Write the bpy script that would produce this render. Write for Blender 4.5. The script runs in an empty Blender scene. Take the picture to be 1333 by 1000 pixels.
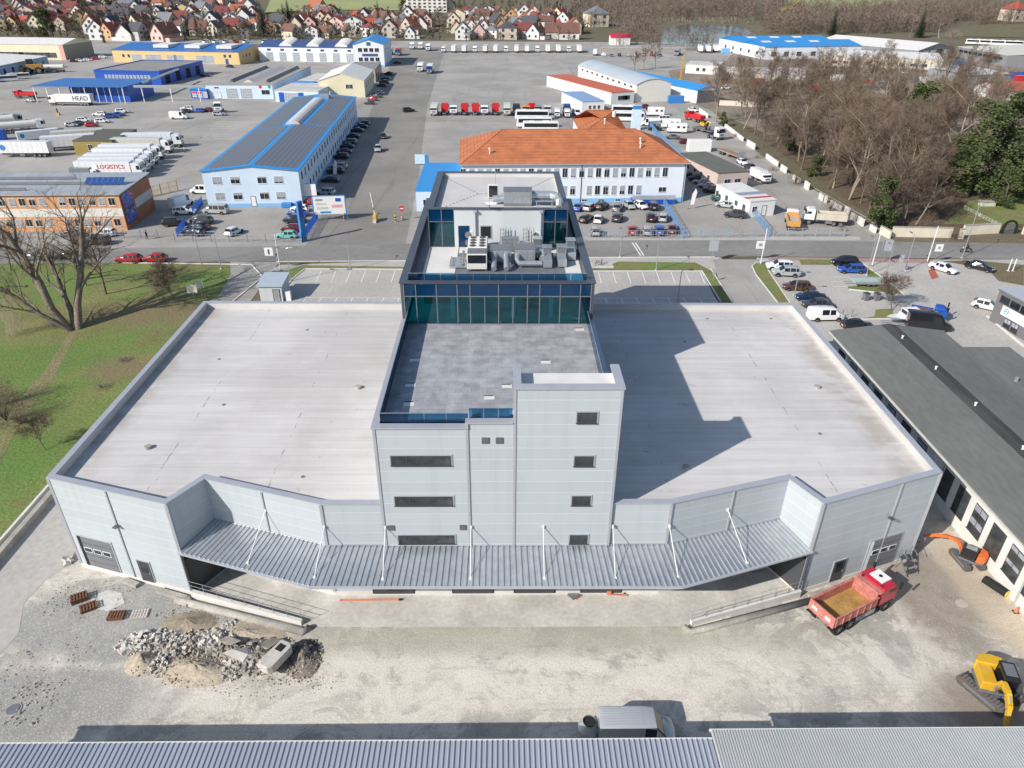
import bpy, bmesh, math, random
from mathutils import Vector, Matrix
R = math.radians
random.seed(7)
S = bpy.context.scene
COL = S.collection

# ---------------------------------------------------------------- camera, sky, sun, exposure
F, PITCH, YAW, ROLL, CAMH = 930.0, R(30.1), R(0.88), R(0.4), 44.0
_f = Vector((math.sin(YAW)*math.cos(PITCH), math.cos(YAW)*math.cos(PITCH), -math.sin(PITCH)))
_r0 = Vector((math.cos(YAW), -math.sin(YAW), 0)); _u0 = _r0.cross(_f)
_r = _r0*math.cos(ROLL) + _u0*math.sin(ROLL); _u = -_r0*math.sin(ROLL) + _u0*math.cos(ROLL)
cd = bpy.data.cameras.new('camera'); cam = bpy.data.objects.new('camera', cd); COL.objects.link(cam)
m = Matrix((_r, _u, -_f)).transposed().to_4x4(); m.translation = (0, 0, CAMH); cam.matrix_world = m
cd.sensor_width = 36; cd.sensor_fit = 'HORIZONTAL'; cd.lens = F*36/1333; cd.clip_start = 1; cd.clip_end = 9000
S.camera = cam
SUN_EL, SUN_AZ = R(33), R(53.5)          # shadows run towards +X +Y at this bearing from +Y
W = bpy.data.worlds.new('World'); S.world = W; W.use_nodes = True
nt = W.node_tree; sky = nt.nodes.new('ShaderNodeTexSky'); sky.sky_type = 'NISHITA'; sky.sun_disc = False
sky.sun_elevation = SUN_EL; sky.sun_rotation = SUN_AZ + math.pi; sky.altitude = 300
bg = nt.nodes['Background']; nt.links.new(sky.outputs[0], bg.inputs[0]); bg.inputs[1].default_value = 0.12
sd = bpy.data.lights.new('sun', 'SUN'); sd.energy = 4.6; sd.angle = R(0.5); sd.color = (1, 0.95, 0.88)
sun = bpy.data.objects.new('sun', sd); COL.objects.link(sun)
sdir = Vector((math.sin(SUN_AZ)*math.cos(SUN_EL), math.cos(SUN_AZ)*math.cos(SUN_EL), -math.sin(SUN_EL)))
sun.rotation_euler = sdir.to_track_quat('-Z', 'Y').to_euler(); sun.location = (-60, -40, 90)
S.view_settings.view_transform = 'Standard'; S.view_settings.look = 'None'; S.view_settings.exposure = 0.17; S.view_settings.gamma = 1
S.cycles.max_bounces = 6; S.cycles.transparent_max_bounces = 16; S.cycles.caustics_reflective = False; S.cycles.caustics_refractive = False

# ---------------------------------------------------------------- survey helpers (photo pixel -> ground point)
Y0, SL = 620.0, 0.035                     # the land rises gently beyond Y0
def ray(px, py): return _r*((px-666.5)/F) - _u*((py-500)/F) + _f
def at(px, py, z=0.0):
    d = ray(px, py); t = (z-CAMH)/d.z; return Vector((d.x*t, d.y*t, z))
def land(y): return max(0.0, (y-Y0)*SL)
def atT(px, py, dz=0.0):
    p = at(px, py, 0.0)
    if p.y > Y0 or p.y < 0:
        d = ray(px, py); t = (CAMH+Y0*SL)/(SL*d.y-d.z); p = Vector((d.x*t, d.y*t, land(d.y*t)))
    return p + Vector((0, 0, dz))

# ---------------------------------------------------------------- materials
MC = {}
def mat(name, col, rough=0.7, metal=0.0, var=0.15, scale=1.0, fine=None, bump=0.0, stretch=(1, 1, 1), spec=0.5, coat=0.0):
    """Principled with two scales of procedural variation in object space (metres)."""
    if name in MC: return MC[name]
    M = bpy.data.materials.new(name); MC[name] = M; M.use_nodes = True; n = M.node_tree.nodes; L = M.node_tree.links
    b = n['Principled BSDF']; b.inputs['Roughness'].default_value = rough; b.inputs['Metallic'].default_value = metal
    b.inputs['Specular IOR Level'].default_value = spec; b.inputs['Coat Weight'].default_value = coat
    c = (*col, 1); M.diffuse_color = c; b.inputs['Base Color'].default_value = c
    if var > 0:
        tc = n.new('ShaderNodeTexCoord'); mp = n.new('ShaderNodeMapping'); mp.inputs['Scale'].default_value = stretch
        L.new(tc.outputs['Object'], mp.inputs[0])
        n1 = n.new('ShaderNodeTexNoise'); n1.inputs['Scale'].default_value = scale; n1.inputs['Detail'].default_value = 6; n1.inputs['Roughness'].default_value = .65
        L.new(mp.outputs[0], n1.inputs['Vector'])
        mr = n.new('ShaderNodeMapRange'); mr.inputs[1].default_value = .3; mr.inputs[2].default_value = .7; mr.inputs[3].default_value = 1-var; mr.inputs[4].default_value = 1+var
        L.new(n1.outputs[0], mr.inputs[0]); out = mr.outputs[0]
        if fine:
            n2 = n.new('ShaderNodeTexNoise'); n2.inputs['Scale'].default_value = fine[0]; n2.inputs['Detail'].default_value = 3
            L.new(mp.outputs[0], n2.inputs['Vector'])
            m2 = n.new('ShaderNodeMapRange'); m2.inputs[1].default_value = .3; m2.inputs[2].default_value = .7; m2.inputs[3].default_value = 1-fine[1]; m2.inputs[4].default_value = 1+fine[1]
            L.new(n2.outputs[0], m2.inputs[0]); mm = n.new('ShaderNodeMath'); mm.operation = 'MULTIPLY'; L.new(out, mm.inputs[0]); L.new(m2.outputs[0], mm.inputs[1]); out = mm.outputs[0]
            if bump:
                bp = n.new('ShaderNodeBump'); bp.inputs['Strength'].default_value = bump; bp.inputs['Distance'].default_value = .05
                L.new(n2.outputs[0], bp.inputs['Height']); L.new(bp.outputs[0], b.inputs['Normal'])
        vm = n.new('ShaderNodeVectorMath'); vm.operation = 'SCALE'; vm.inputs[0].default_value = col; L.new(out, vm.inputs['Scale']); L.new(vm.outputs[0], b.inputs['Base Color'])
    return M
class NB:
    """small node-graph builder for the special materials"""
    def __init__(s, name, rough=.8):
        s.M = bpy.data.materials.new(name); MC[name] = s.M; s.M.use_nodes = True; s.n = s.M.node_tree.nodes; s.L = s.M.node_tree.links
        s.b = s.n['Principled BSDF']; s.b.inputs['Roughness'].default_value = rough
        s.tc = s.n.new('ShaderNodeTexCoord').outputs['Object']
    def set(s, sock, v):
        if hasattr(v, 'links'): s.L.new(v, sock)
        else: sock.default_value = v
    def noise(s, scale, detail=5, stretch=(1, 1, 1), rough=.6, dist=0):
        mp = s.n.new('ShaderNodeMapping'); mp.inputs['Scale'].default_value = stretch; s.L.new(s.tc, mp.inputs[0])
        t = s.n.new('ShaderNodeTexNoise'); t.inputs['Scale'].default_value = scale; t.inputs['Detail'].default_value = detail; t.inputs['Roughness'].default_value = rough; t.inputs['Distortion'].default_value = dist
        s.L.new(mp.outputs[0], t.inputs['Vector']); return t.outputs[0]
    def vor(s, scale):
        t = s.n.new('ShaderNodeTexVoronoi'); t.inputs['Scale'].default_value = scale; s.L.new(s.tc, t.inputs['Vector']); return t
    def math(s, op, a, b=0.0):
        t = s.n.new('ShaderNodeMath'); t.operation = op; s.set(t.inputs[0], a); s.set(t.inputs[1], b); return t.outputs[0]
    def rng(s, v, a, b, c=0.0, d=1.0):
        t = s.n.new('ShaderNodeMapRange'); t.interpolation_type = 'SMOOTHSTEP'; s.L.new(v, t.inputs[0])
        for i, q in enumerate((a, b, c, d)): t.inputs[i+1].default_value = q
        return t.outputs[0]
    def mix(s, f, a, b):
        t = s.n.new('ShaderNodeMix'); t.data_type = 'RGBA'; s.set(t.inputs[0], f)
        s.set(t.inputs[6], (*a, 1) if isinstance(a, tuple) else a); s.set(t.inputs[7], (*b, 1) if isinstance(b, tuple) else b); return t.outputs[2]
    def mul(s, c, v):
        t = s.n.new('ShaderNodeVectorMath'); t.operation = 'SCALE'; s.set(t.inputs[0], c); s.set(t.inputs['Scale'], v); return t.outputs[0]
    def xyz(s):
        t = s.n.new('ShaderNodeSeparateXYZ'); s.L.new(s.tc, t.inputs[0]); return t.outputs
    def blob(s, cx, cy, rx, ry, soft=.35, wob=.5, ws=.25):
        x, y, z = s.xyz(); dx = s.math('DIVIDE', s.math('SUBTRACT', x, cx), rx); dy = s.math('DIVIDE', s.math('SUBTRACT', y, cy), ry)
        d = s.math('SQRT', s.math('ADD', s.math('MULTIPLY', dx, dx), s.math('MULTIPLY', dy, dy)))
        d = s.math('ADD', d, s.math('MULTIPLY', s.math('SUBTRACT', s.noise(ws, 6), .5), wob*2)); return s.rng(d, 1-soft, 1+soft, 1, 0)
    def bump(s, h, st=.4, dist=.05):
        t = s.n.new('ShaderNodeBump'); t.inputs['Strength'].default_value = st; t.inputs['Distance'].default_value = dist; s.L.new(h, t.inputs['Height']); s.L.new(t.outputs[0], s.b.inputs['Normal'])
    def col(s, c): s.set(s.b.inputs['Base Color'], c); return s.M

def seam_panels(name, col, period, phase=0.0, seamcol=(.60, .63, .65), wid=.05, axis=2, rough=.45, var=.05):
    g = NB(name, rough); x = g.xyz()[axis]
    fr = g.math('FRACT', g.math('DIVIDE', g.math('ADD', x, phase+1000*period), period)); e = g.math('LESS_THAN', fr, wid/period)
    pid = g.math('FLOOR', g.math('DIVIDE', g.math('ADD', x, phase+1000*period), period))
    wn = g.n.new('ShaderNodeTexWhiteNoise'); wn.noise_dimensions = '1D'; g.L.new(pid, wn.inputs['W'])
    k = g.math('ADD', g.math('MULTIPLY', wn.outputs[0], var), g.math('ADD', g.math('MULTIPLY', g.noise(.35, 4), .10), g.math('MULTIPLY', g.rng(g.noise(1.6, 5, (1, 1, .07)), .45, .75, 1, 0), .07)))
    g.bump(g.math('MULTIPLY', e, -1), .5, .02)
    return g.col(g.mix(e, g.mul(col, g.math('ADD', k, .92-var/2)), seamcol))

def glassy(name, tint, mixk=.25, rough=.03):
    M = bpy.data.materials.new(name); MC[name] = M; M.use_nodes = True; n = M.node_tree.nodes; L = M.node_tree.links
    n.remove(n['Principled BSDF']); t = n.new('ShaderNodeBsdfTransparent'); t.inputs[0].default_value = (*tint, 1)
    g = n.new('ShaderNodeBsdfGlossy'); g.inputs['Roughness'].default_value = rough; g.inputs[0].default_value = (.8, .9, 1, 1)
    fr = n.new('ShaderNodeFresnel'); fr.inputs[0].default_value = 1.5; ad = n.new('ShaderNodeMath'); ad.operation = 'MULTIPLY_ADD'; ad.inputs[1].default_value = .9; ad.inputs[2].default_value = mixk*.2
    L.new(fr.outputs[0], ad.inputs[0]); mx = n.new('ShaderNodeMixShader'); L.new(ad.outputs[0], mx.inputs[0]); L.new(t.outputs[0], mx.inputs[1]); L.new(g.outputs[0], mx.inputs[2])
    L.new(mx.outputs[0], n['Material Output'].inputs[0]); return M

# setting
def yardmat(name, c, stain):
    g = NB(name, .9); v = g.vor(.028).outputs['Color']; sx = g.n.new('ShaderNodeSeparateXYZ'); g.L.new(v, sx.inputs[0]); n1 = g.noise(.05, 8, rough=.68); n2 = g.noise(.35, 7, rough=.7); tr = g.noise(.22, 6, (1.5, .12, 1), dist=.8); tr2 = g.noise(.2, 6, (.12, 1.5, 1), dist=.8); fine = g.noise(2.5, 4)
    k = g.math('MULTIPLY', g.rng(n1, .35, .65, .86, 1.12), g.math('ADD', g.math('MULTIPLY', sx.outputs[0], .10), .95)); k = g.math('MULTIPLY', k, g.rng(tr, .56, .70, 1, .84)); k = g.math('MULTIPLY', k, g.rng(tr2, .58, .72, 1, .88)); k = g.math('MULTIPLY', k, g.rng(fine, .3, .7, .93, 1.07))
    col = g.mix(g.math('MULTIPLY', g.rng(n2, .62, .72), stain), c, tuple(x*.45 for x in c)); g.bump(fine, .15); return g.col(g.mul(col, k))
asphalt = yardmat('asphalt_yard', (.35, .33, .30), .55)
asph_d = mat('asphalt_road', (.235, .225, .21), .9, var=.2, scale=.09, fine=(1.5, .1), stretch=(.5, 1, 1), bump=.1)
asph_w = yardmat('asphalt_driveway', (.25, .235, .21), .6)
paver = mat('concrete_paving', (.44, .415, .38), .9, var=.12, scale=.12, fine=(2, .1))
conc = mat('concrete', (.55, .525, .48), .85, var=.2, scale=.3, fine=(3, .1), bump=.1)
conc_d = mat('concrete_dirty', (.36, .34, .30), .9, var=.25, scale=.7, fine=(5, .15), bump=.2)
conc_w = mat('concrete_white', (.66, .64, .60), .8, var=.1, scale=.8)
paintw = mat('road_paint', (.78, .78, .75), .7, var=.08, scale=2)
def grassmat(name, a, b, c, s=.12):
    g = NB(name, .95); n1 = g.noise(s, 8, rough=.7); n2 = g.noise(3.5, 4); n3 = g.noise(.45, 6)
    k = g.mix(g.rng(n1, .42, .6), a, b); k = g.mix(g.math('MULTIPLY', g.rng(n3, .5, .7), .8), k, c)
    g.bump(n2, .6, .12); return g.col(g.mul(k, g.rng(n2, .25, .75, .6, 1.4)))
def lawn():
    g = NB('lawn', .95); n0 = g.noise(.05, 6, rough=.6, dist=.5); n1 = g.noise(.16, 9, rough=.72); n2 = g.noise(3.2, 4); n3 = g.noise(.6, 7, rough=.7)
    k = g.mix(g.rng(n0, .42, .58), (.14, .21, .045), (.22, .205, .075)); k = g.mix(g.rng(n1, .47, .6), k, (.175, .165, .06)); k = g.mix(g.math('MULTIPLY', g.rng(n3, .52, .68), .7), k, (.10, .165, .03))
    worn = g.math('MAXIMUM', g.blob(-52, 97, 10, 4.5, .4, .5), g.math('MAXIMUM', g.blob(-49, 80, 4, 3, .4, .6, .4), g.blob(-66, 74, 6, 3, .4, .5))); k = g.mix(g.math('MULTIPLY', worn, .8), k, (.21, .155, .085))
    br = g.math('MAXIMUM', g.blob(-60, 82, 9, 5, .5, .5), g.blob(-50, 62, 4, 6, .5, .5)); k = g.mix(g.math('MULTIPLY', br, .55), k, (.10, .20, .03))
    g.bump(n2, .7, .15); return g.col(g.mul(k, g.rng(n2, .25, .75, .72, 1.28)))
lawn_m = lawn()
drygrass = grassmat('dry_grass', (.16, .13, .07), (.11, .11, .04), (.2, .15, .09))
litter = grassmat('leaf_litter', (.11, .075, .045), (.15, .11, .07), (.085, .075, .03), .2)
field_m = grassmat('field', (.33, .36, .14), (.30, .30, .15), (.25, .32, .1), .02)
hill_m = grassmat('open_land', (.15, .12, .075), (.12, .11, .055), (.19, .15, .1), .03)
def site_mat():
    g = NB('site_gravel', .95)
    big = g.noise(.075, 8, rough=.7, dist=.8); mid = g.noise(.55, 8, rough=.72); fine = g.noise(7, 3); st = g.vor(5.5).outputs['Distance']
    base = g.mix(g.rng(big, .44, .56), (.56, .51, .435), (.385, .37, .325))
    base = g.mix(g.math('MULTIPLY', g.rng(mid, .49, .57), .6), base, (.30, .285, .25))
    base = g.mix(g.math('MULTIPLY', g.rng(g.noise(.20, 10, rough=.75, dist=.7), .49, .56), .8), base, (.66, .615, .54))
    pale = g.math('MULTIPLY', g.blob(2, 34.2, 26, 3.2, .5, .55, .22), g.rng(mid, .38, .55)); base = g.mix(g.math('MULTIPLY', pale, .85), base, (.70, .645, .555))
    green = g.blob(2, 37.4, 22, 1.6, .5, .4); base = g.mix(g.math('MULTIPLY', green, .6), base, (.37, .36, .285))
    grav = g.math('MAXIMUM', g.blob(-28.5, 39.5, 10, 4.2, .2, .4), g.blob(-31, 32, 7, 3, .25, .5)); base = g.mix(g.math('MULTIPLY', grav, .8), base, g.mix(g.rng(st, .1, .5), (.46, .455, .435), (.26, .26, .245)))
    mud = g.math('MAXIMUM', g.blob(35.5, 42, 4.2, 6, .35, .5, .3), g.blob(34.5, 31, 5, 3, .4, .5, .4)); base = g.mix(g.math('MULTIPLY', mud, .78), base, (.25, .205, .165))
    sand = g.blob(39.6, 43, 2.0, 9, .4, .4); base = g.mix(g.math('MULTIPLY', sand, .7), base, (.52, .435, .32))
    x = g.xyz(); tr = g.noise(.9, 5, (.12, 1.6, 1), dist=1.2); base = g.mix(g.math('MULTIPLY', g.rng(tr, .55, .68), .3), base, (.33, .31, .265))
    g.bump(g.math('ADD', g.math('MULTIPLY', fine, .5), g.math('MULTIPLY', mid, .8)), .5, .12)
    return g.col(g.mul(base, g.math('MULTIPLY', g.rng(fine, .3, .7, .9, 1.09), g.rng(st, 0, .6, .95, 1.04))))
site_m = site_mat()
water_m = mat('pond_water', (.05, .05, .045), .1, var=.2, scale=.05)
# facade and roofs
panel = seam_panels('wall_panel', (.455, .495, .52), 1.0, .4)
panel_v = seam_panels('wall_panel_plain', (.54, .57, .59), 2.4, 0, axis=0)
trim = mat('metal_trim', (.49, .505, .54), .4, .3, var=.06, scale=1)
trim_d = mat('dark_trim', (.10, .11, .135), .4, .3, var=.06, scale=1)
def membrane():
    g = NB('roof_membrane', .7); s1 = g.noise(.8, 6, (.06, 1.6, 1)); s2 = g.noise(.16, 7); s3 = g.noise(2.2, 5, (.08, 2, 1), dist=.5)
    k = g.math('MULTIPLY', g.rng(s1, .3, .7, .91, 1.05), g.math('MULTIPLY', g.rng(s3, .3, .7, .95, 1.04), g.rng(g.noise(.07, 6, rough=.65), .35, .65, .91, 1.06))); c = g.mix(g.math('MULTIPLY', g.rng(s2, .45, .62), .6), (.61, .585, .56), (.55, .52, .49))
    x = g.xyz(); fr = g.math('FRACT', g.math('DIVIDE', x[1], 2.05)); seam = g.math('LESS_THAN', fr, .02); c = g.mix(g.math('MULTIPLY', seam, .45), c, (.72, .70, .69))
    edge = g.math('MULTIPLY', g.rng(x[0], 30.8, 33.2), g.rng(x[0], 34.6, 34.1)); c = g.mix(g.math('MULTIPLY', g.math('MULTIPLY', edge, g.rng(g.noise(.5, 6), .38, .6)), .6), c, (.40, .35, .29))
    e2 = g.rng(x[0], -32.4, -34.2); c = g.mix(g.math('MULTIPLY', g.math('MULTIPLY', e2, g.rng(g.noise(.6, 6), .35, .6)), .6), c, (.40, .36, .31))
    for xs in (-27.5, -18.2, 13.4, 26.5):
        ln = g.math('LESS_THAN', g.math('ABSOLUTE', g.math('ADD', g.math('SUBTRACT', x[0], xs), g.math('MULTIPLY', g.noise(.4, 3), .5))), .05); c = g.mix(g.math('MULTIPLY', ln, g.rng(g.noise(.7, 4), .5, .64)), c, (.32, .30, .28))
    sp = g.rng(g.noise(1.1, 3), .68, .74); c = g.mix(g.math('MULTIPLY', sp, .5), c, (.36, .33, .30))
    return g.col(g.mul(c, k))
memb = membrane()
memb_w = mat('white_membrane', (.70, .68, .65), .7, var=.08, scale=.6)
memb_p = mat('pale_membrane', (.58, .56, .54), .7, var=.08, scale=.4)
def deckmat():
    g = NB('deck_paving', .8); t = g.n.new('ShaderNodeTexBrick'); t.offset = .5
    mp = g.n.new('ShaderNodeMapping'); mp.inputs['Scale'].default_value = (1, 1, 1); g.L.new(g.tc, mp.inputs[0]); g.L.new(mp.outputs[0], t.inputs[0])
    t.inputs['Color1'].default_value = (.30, .305, .32, 1); t.inputs['Color2'].default_value = (.365, .37, .385, 1); t.inputs['Mortar'].default_value = (.21, .215, .23, 1)
    t.inputs['Scale'].default_value = 1; t.inputs['Mortar Size'].default_value = .012; t.inputs['Brick Width'].default_value = 1.2; t.inputs['Row Height'].default_value = .8
    return g.col(g.mul(t.outputs[0], g.rng(g.noise(.9, 6), .3, .7, .82, 1.2)))
deck_m = deckmat()
g_wall = glassy('teal_glass', (.08, .81, .85), .15)
g_rail = glassy('blue_glass', (.22, .50, .68), .1)
g_pane = mat('window_glass', (.018, .022, .028), .06, var=.4, scale=.6, spec=.8)
greyed = mat('grey_sheen_glass', (.06, .065, .066), .12, var=.7, scale=.8)  # grey reflections on the panes are put into the glass colour
g_lite = mat('window_blind', (.34, .37, .40), .25, var=.25, scale=1.2)
spandrel = mat('spandrel_glass', (.002, .03, .085), .08, var=.15, scale=.5, spec=.6)
frame_w = mat('white_frame', (.75, .76, .77), .5, var=.04)
frame_d = mat('dark_frame', (.06, .065, .07), .45, var=.05)
white = mat('white_paint', (.78, .78, .77), .5, var=.05, scale=.6)
off = mat('offwhite_render', (.70, .68, .63), .85, var=.10, scale=.25, fine=(3, .05))
galv = mat('galvanised', (.47, .50, .53), .35, .55, var=.12, scale=1.5)
galv_d = mat('grey_steel', (.21, .22, .24), .5, .3, var=.12, scale=1.5)
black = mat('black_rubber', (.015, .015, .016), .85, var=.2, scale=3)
dark = mat('dark_void', (.012, .013, .015), .9, var=.1)
red_p = mat('red_paint', (.55, .02, .03), .35, var=.06, coat=.4)
def dirty(name, c, dust=(.34, .29, .22)):
    g = NB(name, .5); k = g.rng(g.noise(1.3, 8, rough=.75), .48, .68); k2 = g.rng(g.noise(6, 4), .55, .75); k3 = g.rng(g.xyz()[2], .2, 1.6, .45, .0)
    return g.col(g.mul(g.mix(g.math('MINIMUM', g.math('ADD', g.math('ADD', g.math('MULTIPLY', k, .38), g.math('MULTIPLY', k2, .25)), g.math('MULTIPLY', k3, .8)), .85), c, dust), g.rng(g.noise(.7, 4), .3, .7, .85, 1.1)))
yel_p = dirty('yellow_paint', (.74, .43, .02)); org_p = dirty('orange_paint', (.80, .16, .03))
blue_p = mat('blue_paint', (.015, .09, .42), .4, var=.08)
sky_b = mat('sky_blue_paint', (.05, .22, .55), .5, var=.08)
lbl = mat('pale_blue_render', (.57, .68, .80), .8, var=.06, scale=.3)
lbl2 = mat('blue_base_render', (.22, .46, .75), .8, var=.06, scale=.3)
blueroof = seam_panels('blue_roof_sheet', (.035, .16, .44), .5, 0, (.015, .10, .36), .05, 0, .45)
blueroof_b = seam_panels('bright_blue_roof_sheet', (.035, .27, .62), .5, 0, (.015, .2, .55), .05, 0, .45)
navyroof = mat('navy_roof', (.05, .09, .22), .5, var=.1, scale=.4)
wood_m = mat('weathered_wood', (.34, .19, .10), .85, var=.25, scale=2, fine=(12, .2), stretch=(.2, 2, 1))
def tilemat(name, c):
    g = NB(name, .8); x = g.xyz(); w = g.math('FRACT', g.math('MULTIPLY', x[2], 2.6)); w2 = g.math('FRACT', g.math('MULTIPLY', x[0], 3.2))
    g.bump(g.math('ADD', w, g.math('MULTIPLY', w2, .4)), .7, .08)
    return g.col(g.mul(c, g.math('MULTIPLY', g.rng(g.noise(.4, 6), .3, .7, .82, 1.15), g.rng(w, 0, .3, .78, 1.03))))
tile_o = tilemat('orange_tile', (.43, .145, .06))
tile_r = tilemat('red_tile', (.42, .09, .05))
brick_o = mat('orange_render', (.62, .33, .17), .85, var=.12, scale=.3, fine=(4, .08))
brick_d = mat('rust_brick', (.38, .16, .08), .85, var=.15, scale=.5, fine=(5, .12))
bark = mat('bark', (.16, .125, .095), .95, var=.3, scale=2.5, fine=(9, .25), bump=.5, stretch=(1, 1, .3))
twig = mat('twigs', (.15, .108, .08), .95, var=.25, scale=.8)
twig_p = mat('pale_twigs', (.30, .25, .19), .95, var=.2, scale=.8)
twig_f = mat('far_twigs', (.185, .14, .11), .95, var=.35, scale=.03)
leaf_c = mat('conifer_needles', (.022, .042, .018), .9, var=.4, scale=1.2)
leaf_g = mat('ivy_leaves', (.068, .088, .026), .8, var=.45, scale=.7)
leaf_y = mat('yellow_buds', (.34, .24, .05), .9, var=.3, scale=.8)

# ---------------------------------------------------------------- mesh builder
class MB:
    def __init__(s): s.v = []; s.f = []; s.m = []
    def face(s, pts, mi=0):
        k = len(s.v); s.v += [tuple(p) for p in pts]; s.f.append(tuple(range(k, k+len(pts)))); s.m.append(mi); return s
    def box(s, x0, x1, y0, y1, z0, z1, mi=0):
        k = len(s.v); s.v += [(x, y, z) for z in (z0, z1) for x, y in ((x0, y0), (x1, y0), (x1, y1), (x0, y1))]
        for q in ((3, 2, 1, 0), (4, 5, 6, 7), (0, 1, 5, 4), (1, 2, 6, 5), (2, 3, 7, 6), (3, 0, 4, 7)): s.f.append(tuple(k+i for i in q)); s.m.append(mi)
        return s
    def prism(s, poly, z0, z1, mi=0, top=None, bottom=True):
        n = len(poly); k = len(s.v); s.v += [(p[0], p[1], z0) for p in poly] + [(p[0], p[1], z1) for p in poly]
        for i in range(n): j = (i+1) % n; s.f.append((k+i, k+j, k+n+j, k+n+i)); s.m.append(mi)
        s.f.append(tuple(k+n+i for i in range(n))); s.m.append(mi if top is None else top)
        if bottom: s.f.append(tuple(k+n-1-i for i in range(n))); s.m.append(mi)
        return s
    def sweep(s, poly, axis, a, b, mi=0):
        """poly in the two other axes, extruded along axis from a to b"""
        def P(p, q): return {'x': (q, p[0], p[1]), 'y': (p[0], q, p[1])}[axis]
        n = len(poly); k = len(s.v); s.v += [P(p, a) for p in poly]+[P(p, b) for p in poly]
        for i in range(n): j = (i+1) % n; s.f.append((k+i, k+j, k+n+j, k+n+i)); s.m.append(mi)
        s.f.append(tuple(k+n-1-i for i in range(n))); s.m.append(mi); s.f.append(tuple(k+n+i for i in range(n))); s.m.append(mi); return s
    def beam(s, p, q, w, h=None, mi=0):
        p = Vector(p); q = Vector(q); d = (q-p).normalized(); h = h or w
        a = d.cross(Vector((0, 0, 1))); a = a.normalized() if a.length > 1e-4 else Vector((1, 0, 0)); c = a.cross(d)
        k = len(s.v); s.v += [tuple(o + a*(i*w/2) + c*(j*h/2)) for o in (p, q) for i, j in ((-1, -1), (1, -1), (1, 1), (-1, 1))]
        for t in ((0, 1, 2, 3), (7, 6, 5, 4), (0, 4, 5, 1), (1, 5, 6, 2), (2, 6, 7, 3), (3, 7, 4, 0)): s.f.append(tuple(k+i for i in t)); s.m.append(mi)
        return s
    def tube(s, pts, rad, n=6, mi=0, cap=True):
        pts = [Vector(p) for p in pts]; rings = []
        if not isinstance(rad, (list, tuple)): rad = [rad]*len(pts)
        for i, p in enumerate(pts):
            d = (pts[min(i+1, len(pts)-1)]-pts[max(i-1, 0)]).normalized(); a = d.cross(Vector((0, 0, 1)) if abs(d.z) < .95 else Vector((1, 0, 0))).normalized(); c = d.cross(a)
            k = len(s.v); rings.append(k); s.v += [tuple(p + (a*math.cos(6.2832*j/n)+c*math.sin(6.2832*j/n))*rad[i]) for j in range(n)]
        for a, b in zip(rings, rings[1:]):
            for j in range(n): s.f.append((a+j, a+(j+1) % n, b+(j+1) % n, b+j)); s.m.append(mi)
        if cap: s.f.append(tuple(rings[0]+n-1-j for j in range(n))); s.f.append(tuple(rings[-1]+j for j in range(n))); s.m += [mi, mi]
        return s
    def rock(s, c, r, rnd, mi=0):
        """irregular block: jittered 12-vertex solid"""
        k = len(s.v); sx, sy, sz = (r*rnd.uniform(.55, 1.25) for _ in range(3)); rt = Matrix.Rotation(rnd.uniform(0, 6), 3, Vector((rnd.random(), rnd.random(), rnd.random()+.1)))
        for z in (-1, 1):
            for x, y in ((-1, -1), (1, -1), (1, 1), (-1, 1)): s.v.append(tuple(Vector(c)+rt @ Vector((x*sx*rnd.uniform(.5, 1), y*sy*rnd.uniform(.5, 1), z*sz*rnd.uniform(.5, 1)))))
        for q in ((3, 2, 1, 0), (4, 5, 6, 7), (0, 1, 5, 4), (1, 2, 6, 5), (2, 3, 7, 6), (3, 0, 4, 7)): s.f.append(tuple(k+i for i in q)); s.m.append(mi)
        return s
    def mesh(s, name, mats):
        me = bpy.data.meshes.new(name); me.from_pydata(s.v, [], s.f)
        for q in (mats if isinstance(mats, (list, tuple)) else [mats]): me.materials.append(q)
        if any(s.m): me.polygons.foreach_set('material_index', s.m)
        me.update(); return me
    def build(s, name, mats, parent=None, loc=(0, 0, 0), rz=0.0, bevel=0, smooth=False, fix=False):
        me = s.mesh(name, mats)
        if fix or bevel:
            bm = bmesh.new(); bm.from_mesh(me); bmesh.ops.remove_doubles(bm, verts=bm.verts, dist=1e-4); bmesh.ops.recalc_face_normals(bm, faces=bm.faces); bm.to_mesh(me); bm.free()
        if smooth: me.polygons.foreach_set('use_smooth', [True]*len(me.polygons))
        o = link(name, me, parent, loc, rz)
        if bevel: b = o.modifiers.new('bevel', 'BEVEL'); b.width = bevel; b.segments = 2; b.limit_method = 'ANGLE'
        return o
def link(name, me, parent=None, loc=(0, 0, 0), rz=0.0):
    o = bpy.data.objects.new(name, me); COL.objects.link(o); o.location = loc; o.rotation_euler = (0, 0, rz)
    if parent: o.parent = parent; CH.setdefault(parent, []).append(o)
    return o
CH = {}
def thing(name, label, cat, loc=(0, 0, 0), rz=0.0, group=None):
    return tag(link(name, None, None, loc, rz), label, cat, group)
def tag(o, label, cat, group=None, kind=None):
    if label: o['label'] = label
    if cat: o['category'] = cat
    if group: o['group'] = group
    if kind: o['kind'] = kind
    return o
def struct(o): o['kind'] = 'structure'; return o
def copy_tree(o, parent=None):
    c = o.copy(); COL.objects.link(c); c.parent = parent
    if parent: CH.setdefault(parent, []).append(c)
    for ch in list(CH.get(o, [])): copy_tree(ch, c)
    return c
PROTO = {}; USED = set()
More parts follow.
